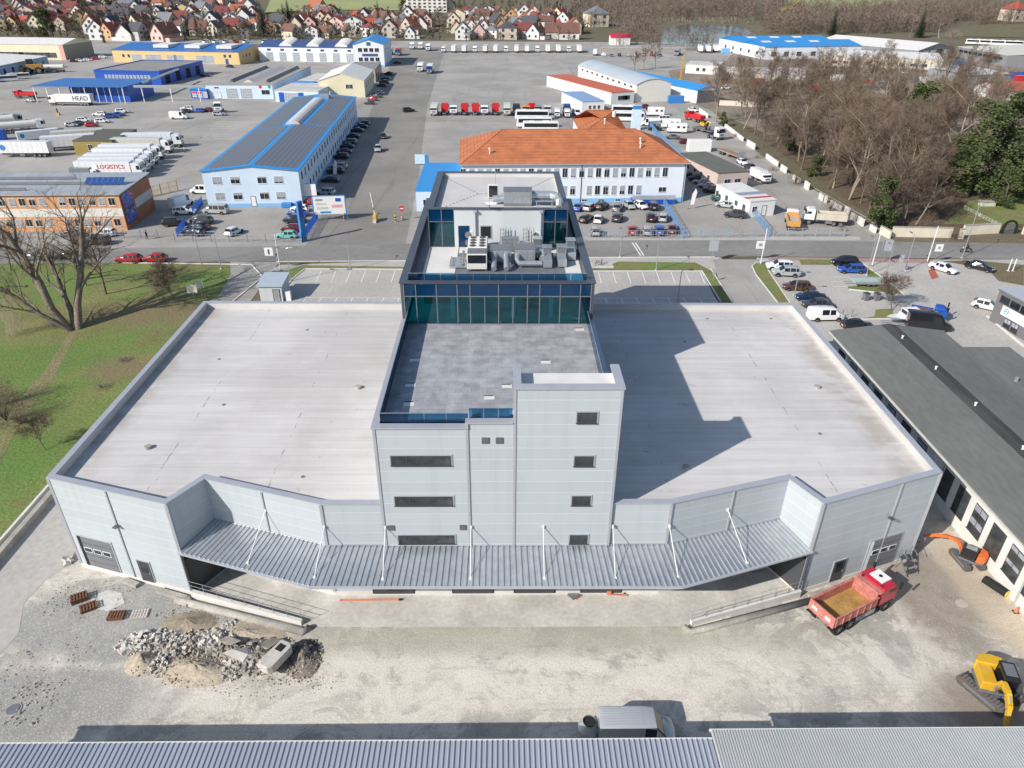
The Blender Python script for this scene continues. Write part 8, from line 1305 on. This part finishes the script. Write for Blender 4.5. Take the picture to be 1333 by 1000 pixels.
p = at(396, 314); t = thing('blue_pylon', 'tall blue gate pylon leaning in perspective beside the mint green car', 'pylon', (p.x, p.y, 0), R(60)); b = MB(); b.box(-.6, .6, -.25, .25, 0, 7.5); b.build('pylon_body', sky_b, t, bevel=.04); b = MB(); b.box(-.45, .45, -.3, -.25, 4.5, 7.0); b.build('sign_face', blue_p, t)
p = at(417, 266); t = thing('white_gate_board', 'white board on two posts above the red hatchback', 'sign board', (p.x-2.5, p.y, 0)); b = MB(); b.box(-2.4, 2.0, -.06, .06, 1.8, 4.3); b.build('sign_face', white, t); b = MB(); [b.box(x-.08, x+.08, -.05, .05, 0, 1.8) for x in (-2, 1.6)]; b.build('post', galv, t)
p = at(549, 215); t = thing('pale_blue_board', 'pale blue and white board beside the driveway', 'sign board', (p.x, p.y, 0)); b = MB(); b.box(-1.7, .9, -.1, .1, .3, 2.7); b.build('sign_face', mat('pale_cyan', (.5, .68, .78), .5, var=.25, scale=1.5), t); b = MB(); b.box(.9, 1.8, -.3, .5, 0, 2.4); b.build('end_box', sky_b, t); b = MB(); [b.box(x-.06, x+.06, -.05, .05, 0, .3) for x in (-1.5, .7)]; b.build('post', galv, t)
p = at(827, 169); t = thing('pale_pylon', 'wide pale blue pylon with bright blue cap behind the orange roof', 'pylon', (p.x, p.y, 0)); b = MB(); b.box(-1.5, 1.5, -.5, .5, 0, 6.2); b.build('pylon_body', mat('ice_blue', (.60, .72, .84), .6), t); b = MB(); b.box(-1.3, 1.5, -.5, .5, 6.2, 7.2); b.build('cap', sky_b, t)
for px, py, l in ((434, 232, 'leaning white banner flag beside the navy saloon'), (897, 272, 'leaning white banner flag at the corner of the orange roofed office')):
    p = at(px, py); t = thing('banner_flag', l, 'banner', (p.x, p.y, 0)); b = MB(); b.tube([(0, 0, 0), (.3, 0, 3.2), (.9, 0, 4.4)], .04, 6); b.build('pole', galv, t); b = MB(); b.prism([(0, 0), (0.02, 0)], 0, 1) if 0 else None; b.face([(.1, 0, .9), (.9, .02, .9), (1.3, .02, 3.6), (.9, .0, 4.4), (.3, 0, 3.2)]); b.face([(.1, .03, .9), (.3, .03, 3.2), (.9, .03, 4.4), (1.3, .05, 3.6), (.9, .05, .9)]); b.build('cloth', white, t); b = MB(); b.box(-.3, .3, -.3, .3, 0, .08); b.build('foot', galv_d, t)
# waste bins, bollards, bicycles
for px, l in ((1126, 'dark waste bin closest to the car trailer'), (1140, 'dark waste bin in the middle of three'), (1156, 'dark waste bin beside the small bare tree')):
    p = at(px, 391); t = thing('waste_bin', l, 'waste bin', (p.x, p.y, .01), R(8), 'waste bins on the forecourt'); b = MB(); b.face([(-.3, -.35, .1), (.3, -.35, .1), (.38, -.42, 1.15), (-.38, -.42, 1.15)]); b.face([(.3, -.35, .1), (.3, .3, .1), (.38, .38, 1.15), (.38, -.42, 1.15)]); b.face([(.3, .3, .1), (-.3, .3, .1), (-.38, .38, 1.15), (.38, .38, 1.15)]); b.face([(-.3, .3, .1), (-.3, -.35, .1), (-.38, -.42, 1.15), (-.38, .38, 1.15)]); b.build('bin_body', galv_d, t); b = MB(); b.box(-.42, .42, -.46, .44, 1.15, 1.25); b.build('lid', frame_d, t, bevel=.03); wb = wheel_mesh(.12, .08); [link('wheel', wb, t, (s*.3, .36, .12), math.pi/2) for s in (-1, 1)]
for px, l in ((1096, 'short grey post beside the white transporter van, left one'), (1108, 'short grey post beside the white transporter van, right one')): p = at(px, 413); t = thing('bollard', l, 'bollard', (p.x, p.y, 0)); b = MB(); b.tube([(0, 0, 0), (0, 0, 1.2)], .06, 6); b.build('post', galv_d, t); b = MB(); b.box(-.15, .15, -.15, .15, 0, .06); b.build('foot', conc, t)
for px, l in ((1312, 'slim white marker post on the dry verge, left one'), (1318, 'slim white marker post on the dry verge, right one')): p = at(px, 353); t = thing('marker_post', l, 'post', (p.x, p.y, 0)); b = MB(); b.tube([(0, 0, 0), (0, 0, 2.2)], .09, 6); b.build('post', white, t); b = MB(); b.box(-.2, .2, -.2, .2, 0, .08); b.build('foot', conc, t)
def bicycle(px, py, deg, label):
    p = at(px, py); t = thing('bicycle', label, 'bicycle', (p.x, p.y, 0), R(deg), 'bicycles at the street corner')
    for x in (-.52, .52):
        b = MB(); pts = [(x+.33*math.cos(6.283*k/14), 0, .34+.33*math.sin(6.283*k/14)) for k in range(15)]; b.tube(pts, .025, 5, cap=False); [b.beam((x, 0, .34), pts[k], .008) for k in range(0, 14, 2)]; b.build('wheel', black, t)
    b = MB(); [b.tube([q, r_], .022, 5) for q, r_ in (((-.52, 0, .34), (-.15, 0, .8)), ((-.15, 0, .8), (.38, 0, .8)), ((-.05, 0, .35), (.38, 0, .8)), ((-.05, 0, .35), (-.15, 0, .85)), ((-.52, 0, .34), (-.05, 0, .35)), ((.52, 0, .34), (.36, 0, .95)))]; b.build('frame', PC['red'] if deg > 50 else PC['navy'], t); b = MB(); b.tube([(.36, -.28, 1.0), (.36, .28, 1.0)], .02, 5); b.build('handlebar', galv_d, t); b = MB(); b.box(-.28, -.02, -.07, .07, .86, .93); b.build('saddle', black, t, bevel=.02)
bicycle(777, 346, 40, 'dark bicycle leaning at the stand by the cycle crossing'); bicycle(783, 344.5, 75, 'red bicycle at the stand by the cycle crossing')
p = at(780, 346); t = thing('bike_stand', 'pale slab with steel hoops where the two bicycles stand', 'bike stand', (p.x, p.y, 0)); b = MB(); b.box(-2.2, 2.4, -1.2, 1.3, 0, .03); b.build('slab', conc, t); b = MB(); [b.tube([(x, 0, 0), (x, 0, .8), (x+.5, 0, .8), (x+.5, 0, 0)], .025, 6) for x in (-1.2, 0, 1.2)]; b.build('hoop', galv, t)
# -------- people
skin = mat('skin', (.50, .32, .24), .6, var=.05); hair_m = mat('hair', (.05, .035, .025), .8)
def person(label, loc, rz, joints, edges, radii, mats_of_z, hairc=None, group=None, sc=1.0, parent=None, helmet=False):
    me = bpy.data.meshes.new('person'); me.from_pydata(joints, edges, []); o = bpy.data.objects.new('person_tmp', me); COL.objects.link(o)
    sk = o.modifiers.new('skin', 'SKIN'); sk.use_smooth_shade = True
    for i, r in enumerate(radii): v = me.skin_vertices[0].data[i]; v.radius = (r, r); v.use_root = (i == 0)
    o.modifiers.new('sub', 'SUBSURF').levels = 1
    dg = bpy.context.evaluated_depsgraph_get(); m2 = bpy.data.meshes.new_from_object(o.evaluated_get(dg)); bpy.data.objects.remove(o); bpy.data.meshes.remove(me); m2.materials.clear()
    zs = sorted(mats_of_z); [m2.materials.append(q) for _, q in zs]
    for pl in m2.polygons: z = pl.center.z; pl.material_index = max(i for i, (zz, _) in enumerate(zs) if z >= zz)
    ob = link('person', m2, None, loc, rz); ob.scale = (sc,)*3; tag(ob, label, 'person', group)
    hd = joints[radii.index(max(radii[4:6]))] if 0 else joints[5]
    b = MB(); n = 10
    for i in range(5):
        for k in range(n): 
            def q(ii, kk): a = 6.283*kk/n; ph = math.pi*.5*(ii/5)*1.15; return (hd[0]-.015+.125*math.cos(a)*math.cos(math.pi/2-ph), .115*math.sin(a)*math.cos(math.pi/2-ph)+hd[1], hd[2]+.02+.15*math.sin(math.pi/2-ph))
            b.face([q(i, k), q(i+1, k), q(i+1, k+1), q(i, k+1)])
    b.build('helmet' if helmet else 'hair', hairc or hair_m, ob); return ob
STAND = [(0, 0, .95), (0, 0, 1.2), (0, 0, 1.42), (0, 0, 1.52), (.01, 0, 1.60), (.02, 0, 1.70), (0, .10, .9), (.10, .11, .5), (.02, .11, .09), (.18, .11, .04), (0, -.10, .9), (-.06, -.11, .5), (-.2, -.11, .10), (-.05, -.11, .04), (0, .2, 1.42), (-.06, .25, 1.15), (.04, .26, .9), (.08, .26, .82), (0, -.2, 1.42), (.08, -.25, 1.15), (.16, -.25, .92), (.2, -.25, .84)]
SE = [(0, 1), (1, 2), (2, 3), (3, 4), (4, 5), (0, 6), (6, 7), (7, 8), (8, 9), (0, 10), (10, 11), (11, 12), (12, 13), (2, 14), (14, 15), (15, 16), (16, 17), (2, 18), (18, 19), (19, 20), (20, 21)]
SR = [.15, .15, .16, .06, .09, .10, .09, .07, .05, .045, .09, .07, .05, .045, .07, .05, .04, .035, .07, .05, .04, .035]
navy_c = mat('navy_cloth', (.02, .025, .05), .9, var=.15); dark_c = mat('dark_cloth', (.025, .025, .028), .9, var=.15); vis = mat('lime_vest', (.45, .75, .02), .7, var=.1); denim = mat('denim', (.05, .08, .16), .9, var=.15)
p = at(192, 312); person('person in dark jacket walking along the street fence by the orange block', (p.x, p.y, .02), R(-10), STAND, SE, SR, [(-1, dark_c), (.9, navy_c), (1.5, skin)])
p = at(241, 199); person('person in lime safety vest standing before the parked truck cabs', (p.x, p.y, .02), R(200), STAND, SE, SR, [(-1, denim), (.88, vis), (1.5, skin)])
p = at(76, 150); t = thing('yard_post', 'small yellow and dark post standing alone on the truck yard', 'post', (p.x, p.y, 0)); b = MB(); b.box(-.5, .5, -.4, .4, 0, .8); b.build('base', yel_p, t); b = MB(); b.tube([(0, 0, .8), (0, 0, 2.2)], .2, 8); b.build('post', dark_c, t)
# motorcyclist on the street
p = at(1257, 329); mc = thing('motorcycle', 'black motorcycle ridden along the street', 'motorcycle', (p.x, p.y, .02), R(175)); wm = wheel_mesh(.32, .14); [link('wheel', wm, mc, (x, 0, .32)) for x in (-.7, .75)]
b = MB(); b.box(-.45, .35, -.16, .16, .35, .75); b.beam((.75, 0, .32), (.45, 0, 1.0), .08); b.beam((-.7, 0, .35), (-.2, 0, .5), .1); b.build('frame', galv_d, mc, bevel=.04); b = MB(); b.box(-.1, .42, -.17, .17, .75, .98); b.build('tank', black, mc, bevel=.06); b = MB(); b.box(-.8, -.08, -.15, .15, .74, .84); b.build('seat', dark_c, mc, bevel=.03); b = MB(); b.tube([(.42, -.35, 1.08), (.5, 0, 1.05), (.42, .35, 1.08)], .025, 6); b.build('handlebar', galv_d, mc); b = MB(); b.box(.6, .72, -.1, .1, .85, 1.02); b.build('headlight', lampw, mc, bevel=.03); b = MB(); b.tube([(.1, -.2, .4), (-.75, -.22, .45)], .06, 8); b.build('exhaust', galv, mc)
RIDE = [(-.25, 0, .92), (-.15, 0, 1.2), (0, 0, 1.42), (.06, 0, 1.5), (.08, 0, 1.58), (.1, 0, 1.66), (-.2, .12, .9), (.2, .2, .82), (.02, .2, .42), (.18, .2, .38), (-.2, -.12, .9), (.2, -.2, .82), (.02, -.2, .42), (.18, -.2, .38), (0, .2, 1.4), (.18, .3, 1.2), (.36, .33, 1.12), (.43, .33, 1.1), (0, -.2, 1.4), (.18, -.3, 1.2), (.36, -.33, 1.12), (.43, -.33, 1.1)]
person('person in black riding gear and dark helmet on the motorcycle', (p.x, p.y, .02), R(175), RIDE, SE, SR, [(-1, dark_c), (1.56, skin)], black, None, 1.0, None, True)
# ================================================================ 8 things lying on the building site
rnd = random.Random(5)
stone = mat('rubble_stone', (.37, .335, .29), .95, var=.3, scale=.5); stone_w = mat('pale_rubble', (.53, .50, .455), .95, var=.2, scale=.6); stone_b = mat('dark_rubble', (.14, .13, .125), .95, var=.3, scale=.6); brickc = mat('brick_rubble', (.42, .17, .10), .9, var=.2); sandm = mat('sand_heap', (.44, .375, .285), .95, var=.2, scale=.8, fine=(6, .2), bump=.4); earth = mat('earth_heap', (.30, .25, .185), .95, var=.25, scale=1, fine=(5, .25), bump=.5)
def mound(name, label, px, py, rx, ry, h, m_, rot=0, rough=.18, cat='heap'):
    p = at(px, py); b = MB(); n, k = 28, 9; rr = [[rnd.uniform(1-rough, 1+rough) for _ in range(n)] for _ in range(k+1)]
    def q(i, j): a = 6.283*(j % n)/n; u = i/k; w = rr[i][j % n]; x, y = rx*u*math.cos(a)*(.9+.1*w), ry*u*math.sin(a)*(.9+.1*w); return (x*math.cos(rot)-y*math.sin(rot), x*math.sin(rot)+y*math.cos(rot), h*(1-u)**1.0*w*(.6+.4*math.cos(u*1.57)) - (.03 if i == k else 0))
    for i in range(k):
        for j in range(n): b.face([q(i, j), q(i+1, j), q(i+1, j+1), q(i, j+1)] if i else [q(0, 0), q(1, j), q(1, j+1)])
    o = b.build(name, m_, None, (p.x, p.y, 0), fix=True, smooth=True); return tag(o, label, cat, None, 'stuff')
mound('earth_heap', 'flat brown heap of smoothed earth beside the ramp wall', 246, 812, 2.3, 1.3, .45, earth); mound('sand_heap', 'small pale sand heap at the left of the rubble', 186, 862, 1.3, 1.3, .75, sandm); mound('sand_heap', 'broad gravelly sand heap in the middle of the rubble', 256, 874, 3.0, 1.4, .85, sandm, -.1); mound('sand_heap', 'low pale spread of sand behind the rubble', 320, 826, 3.4, 1.4, .35, sandm, -.1); mound('dark_heap', 'dark grey earth heap at the right end of the rubble', 396, 858, 1.3, 1.9, .75, mat('dark_earth', (.22, .19, .155), .95, var=.3, scale=1.5, fine=(6, .3), bump=.6), .3); mound('rubble_base', 'brown earth mixed under the broken concrete', 330, 856, 3.2, 1.6, .6, earth, -.1)
def rubble(name, label, spots, m_):
    b = MB()
    for (px, py, rx, ry, n, r0, r1, hh) in spots:
        p = at(px, py)
        for i in range(n): a = rnd.uniform(0, 6.283); u = math.sqrt(rnd.random()); r = r0+(r1-r0)*rnd.random()**2.2; b.rock((p.x+rx*u*math.cos(a), p.y+ry*u*math.sin(a), max(0, hh*(1-u))*rnd.uniform(.4, 1)+r*.3), r, rnd)
    o = b.build(name, m_); return tag(o, label, 'rubble', None, 'stuff')
rubble('rubble', 'broken white and grey concrete lumps heaped at the left of the sand', [(198, 838, 2.6, 1.2, 260, .08, .24, .7), (240, 838, 2.6, 1.0, 200, .08, .22, .6), (286, 832, 1.8, .9, 110, .08, .22, .5), (298, 815, .5, .7, 40, .08, .18, .2), (210, 866, 1.0, .9, 80, .07, .18, .5), (304, 868, 1.1, 1.2, 120, .08, .26, .5)], stone_w)
rubble('rubble', 'mixed grey rubble lumps between sand heap and concrete slab', [(230, 845, 3.6, 1.2, 240, .07, .2, .6), (330, 858, 2.6, 1.5, 260, .08, .28, .7), (290, 848, 1.6, .8, 100, .08, .22, .5)], stone); rubble('rubble', 'dark broken lumps in the right half of the rubble heap', [(340, 850, 2.2, 1.2, 160, .08, .24, .7), (396, 856, 1.0, 1.5, 140, .06, .16, .9)], stone_b); rubble('brick_rubble', 'scattered orange brick pieces at the left rim of the rubble', [(168, 842, .7, .9, 26, .08, .16, .2), (325, 862, 2, 1, 16, .08, .15, .6)], brickc)
rubble('sand_stones', 'small tan stones lying over the sand heaps and rubble', [(256, 872, 3.2, 1.5, 420, .025, .09, .8), (190, 862, 1.4, 1.3, 150, .025, .08, .7), (396, 858, 1.4, 1.9, 260, .03, .1, .75), (320, 850, 4.5, 1.8, 380, .03, .12, .5), (240, 836, 3.5, 1.5, 260, .03, .12, .5), (370, 880, 2.5, .8, 140, .02, .07, .1)], mat('tan_stone', (.44, .375, .29), .95, var=.35, scale=.6))
rubble('gravel_stones', 'loose grey stones strewn over the gravel patch', [(110, 780, 4, 2.2, 260, .02, .07, 0), (60, 870, 3.2, 3, 170, .02, .07, 0), (30, 920, 2.2, 1.8, 130, .02, .1, 0), (250, 800, 3, 1.0, 120, .03, .08, 0), (350, 890, 5, 1.2, 180, .02, .06, 0), (1225, 800, 3, 3, 120, .02, .06, 0)], stone)
for px, py, r, dx, l in ((318, 860, .5, .9, 'long pale concrete slab piece on the rubble, left of the big block'), (300, 842, .45, .7, 'flat broken slab behind the sand heap'), (345, 872, .35, .6, 'small pale slab at the foot of the big block'), (352, 846, .3, .9, 'narrow dark slab leaning behind the big block')):
    p = at(px, py); b = MB(); b.rock((0, 0, 0), r, rnd); o = b.build('concrete_slab', stone_w if 'pale' in l else stone, None, (p.x, p.y, .65)); o.scale = (dx*2.2, 1.0, .45); o.rotation_euler = (.3, .2, rnd.uniform(0, 3)); tag(o, l, 'slab', 'slabs on the rubble heap')
p = at(362, 866); t = thing('concrete_block', 'big pale concrete block with a square hole on the rubble', 'concrete block', (p.x, p.y, .55), R(62)); b = MB(); A = [(-1.25, -.35), (-.9, -.62), (1.0, -.62), (1.25, -.3), (1.2, .5), (-1.0, .62), (-1.25, .3)]; b.prism(A, 0, .75); b.build('block_body', conc, t, bevel=.08); b = MB(); b.box(.25, .85, -.28, .3, .752, .77); b.build('square_hole', dark, t)
p = at(370, 848); t = thing('pipe_stub', 'short pale concrete pipe stub behind the big block', 'pipe', (p.x, p.y, .1), 0); b = MB(); b.tube([(0, 0, 0), (0, 0, .9)], .25, 10); b.build('pipe_body', conc, t); b = MB(); b.tube([(0, 0, .9), (0, 0, .98)], .17, 10); b.build('opening', dark, t)
def pallet(px, py, deg, label, m_, layers=1):
    p = at(px, py); t = thing('pallet', label, 'pallet', (p.x, p.y, 0), R(deg), 'pallets beside the rubble')
    for L in range(layers):
        z = .16*L; b = MB(); [b.box(-.6, .6, y-.05, y+.05, z, z+.1) for y in (-.35, 0, .35)]; b.build('bearer', m_, t); b = MB(); [b.box(x-.06, x+.06, -.42, .42, z+.1, z+.13) for x in (-.54, -.32, -.1, .12, .34, .55)]; b.build('board', m_, t)
brownw = mat('brown_pallet', (.17, .075, .045), .85, var=.3, scale=3); palew = mat('pale_pallet', (.55, .50, .45), .85, var=.15, scale=2)
pallet(104, 781, 30, 'brown wooden pallet, upper one beside the white dust', brownw, 3); pallet(116, 792, 32, 'brown wooden pallet lying just below the upper one', brownw, 2); pallet(152, 803, 5, 'brown wooden pallet beside the pale one', brownw, 2); pallet(182, 800, 8, 'pale grey pallet beside the rubble', palew, 1)
sheet('white_dust', [(118, 778), (140, 768), (158, 772), (162, 785), (140, 796), (120, 792)], mat('white_dust', (.56, .545, .51), .95, var=.15, scale=2), .006)
p = at(17, 924); t = thing('manhole_cover', 'dark round manhole cover on the stony ground', 'manhole cover', (p.x, p.y, .01)); b = MB(); b.prism([(.42*math.cos(6.283*k/20), .42*math.sin(6.283*k/20)) for k in range(20)], 0, .06); b.build('cover', galv_d, t); b = MB(); b.prism([(.55*math.cos(6.283*k/20), .55*math.sin(6.283*k/20)) for k in range(20)], 0, .03); b.build('rim', conc_d, t)
p = at(1252, 786); t = thing('manhole_cover', 'pale round manhole cover on the brown mud', 'manhole cover', (p.x, p.y, .01)); b = MB(); b.prism([(.5*math.cos(6.283*k/20), .42*math.sin(6.283*k/20)) for k in range(20)], 0, .04); b.build('cover', mat('pinkish_conc', (.46, .39, .34), .9, var=.1), t)
p = at(1294, 767); t = thing('culvert_pipe', 'black plastic pipe roll with a yellow end beside the white wall', 'pipe', (p.x, p.y, .33), R(-62)); b = MB(); b.tube([(-.95, 0, 0), (.95, 0, 0)], .33, 14); [b.tube([(x-.03, 0, 0), (x+.03, 0, 0)], .35, 14) for x in [-.9+.18*k for k in range(11)]]; b.build('pipe_body', black, t); b = MB(); b.tube([(.95, 0, 0), (.99, 0, 0)], .3, 14); b.build('end_cap', mat('yellow_cap', (.85, .65, .02), .5), t)
p = at(482, 782); t = thing('orange_pipe', 'long orange pipe lying on the concrete apron', 'pipe', (p.x, p.y, .1), R(.5)); b = MB(); b.tube([(-2.45, 0, 0), (2.3, 0, 0)], .08, 8); b.build('pipe_body', org_p, t); b = MB(); b.tube([(2.3, 0, 0), (2.5, 0, 0)], .095, 8); b.build('socket', black, t)
p = at(498, 773); t = thing('timber_scrap', 'small heap of dark timber scraps behind the orange pipe', 'timber', (p.x, p.y, .02)); b = MB(); [b.beam((rnd.uniform(-.6, .3), rnd.uniform(-.2, .2), .05+.04*k), (rnd.uniform(-.2, .7), rnd.uniform(-.2, .2), .06+.04*k), .08) for k in range(7)]; b.build('boards', mat('grey_timber', (.2, .18, .16), .9, var=.3), t); b = MB(); b.box(-.55, -.2, -.15, .2, .05, .2); b.build('dark_block', frame_d, t)
p = at(746, 776); t = thing('board_stack', 'dark square board lying on a brown board on the apron', 'board', (p.x, p.y, .02), R(40)); b = MB(); b.box(-.35, .4, -.35, .35, .04, .12); b.build('dark_board', galv_d, t); b = MB(); b.box(-.1, .6, -.5, .15, 0, .035); b.build('brown_board', wood_m, t)
p = at(797, 773); t = thing('pallet_truck', 'orange hand pallet truck standing on the apron', 'pallet truck', (p.x, p.y, .02), R(-4)); b = MB(); [b.box(-.1, 1.15, y-.08, y+.08, .08, .14) for y in (-.2, .2)]; b.build('fork', org_p, t); b = MB(); b.box(-.45, -.1, -.26, .26, .08, .45); b.beam((-.35, 0, .4), (-.7, .1, .95), .07); b.build('pump_head', org_p, t, bevel=.03); b = MB(); b.tube([(-.72, -.12, .95), (-.72, .3, .95)], .03, 6); b.build('grip', black, t); [link('wheel', wheel_mesh(.09, .07), t, (x, 0, .09)) for x in (-.3, 1.0)]
p = at(1178, 742); t = thing('steel_stair', 'small dark steel stair rack leaning at the warehouse corner', 'stair', (p.x, p.y, 0), R(20)); b = MB(); [b.box(-.55, .55, y, y+.35, z, z+.05) for y, z in ((-.7, .35), (-.25, .75), (.2, 1.15))]; b.build('step', frame_d, t); b = MB(); [b.beam((x, -.75, .1), (x, .6, 1.5), .07) for x in (-.58, .58)]; [b.tube([(x, .5, 0), (x, .5, 2.1), (x, -.2, 1.7)], .03, 6) for x in (-.58, .58)]; b.build('side_frame', galv_d, t)
p = at(1322, 797); t = thing('traffic_cone', 'small orange cone fallen at the foot of the white wall', 'cone', (p.x, p.y, .02)); b = MB(); b.tube([(0, 0, .04), (0, 0, .6)], [.16, .03], 10); b.build('cone_body', org_p, t); b = MB(); b.box(-.2, .2, -.2, .2, 0, .04); b.build('foot', black, t)
p = at(98, 728); t = thing('stone_pile', 'small pile of pale slabs at the left front corner of the warehouse', 'slabs', (p.x-.3, p.y, 0)); 
for k in range(5): b = MB(); b.rock((rnd.uniform(-.4, .4), rnd.uniform(-.8, .8), .15), .35, rnd); b.build('slab', stone_w, t)
sheet('red_gravel_bed', [(1208, 352), (1216, 350), (1222, 361), (1213, 364)], mat('red_gravel', (.40, .10, .07), .9, var=.2, scale=2), .03)
# curb wall of the lawn at the left, its shade built as a darker beam
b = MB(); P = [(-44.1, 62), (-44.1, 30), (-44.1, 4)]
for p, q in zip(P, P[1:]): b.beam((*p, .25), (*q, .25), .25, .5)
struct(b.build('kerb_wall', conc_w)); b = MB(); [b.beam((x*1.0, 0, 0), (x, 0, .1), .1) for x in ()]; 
b = MB(); b.beam((-43.2, 60, .3), (-43.2, 4, .3), .5, .6); struct(b.build('kerb_shade_strip', conc_d))
# scrap in the east yard: countable lumps and containers
for i, (px, py) in enumerate(((948, 108), (985, 118), (1020, 112), (1060, 124), (1105, 128), (1150, 120), (1195, 122), (1235, 128))): mound('scrap_heap', '%s scrap heap in the east yard, %s from the blue gable shed' % (['rusty', 'grey', 'pale', 'brown'][i % 4], ORD[i]), px, py, rnd.uniform(3, 6), rnd.uniform(2, 4), rnd.uniform(.5, 1.1), [MC['rust_steel'], stone, stone_w, earth][i % 4], 0, .35)
for i, (px, py, c) in enumerate(((970, 102, stone_w), (1010, 98, white), (1090, 105, white), (1125, 142, white), (1060, 118, red_p), (985, 110, red_p), (1150, 148, off), (1205, 108, off))): container(px, py, rnd.uniform(-20, 30), rnd.uniform(5, 8), c, '%s container, %s counted from the lane in the scrap yard' % ({'white_paint': 'white', 'red_paint': 'red', 'offwhite_render': 'off white', 'pale_rubble': 'dusty white'}[c.name], ORD[i]), 2.5)
for k, p in PROTO.items():
    if k not in USED:
        st = [p]
        while st: q = st.pop(); st += CH.get(q, []); bpy.data.objects.remove(q)
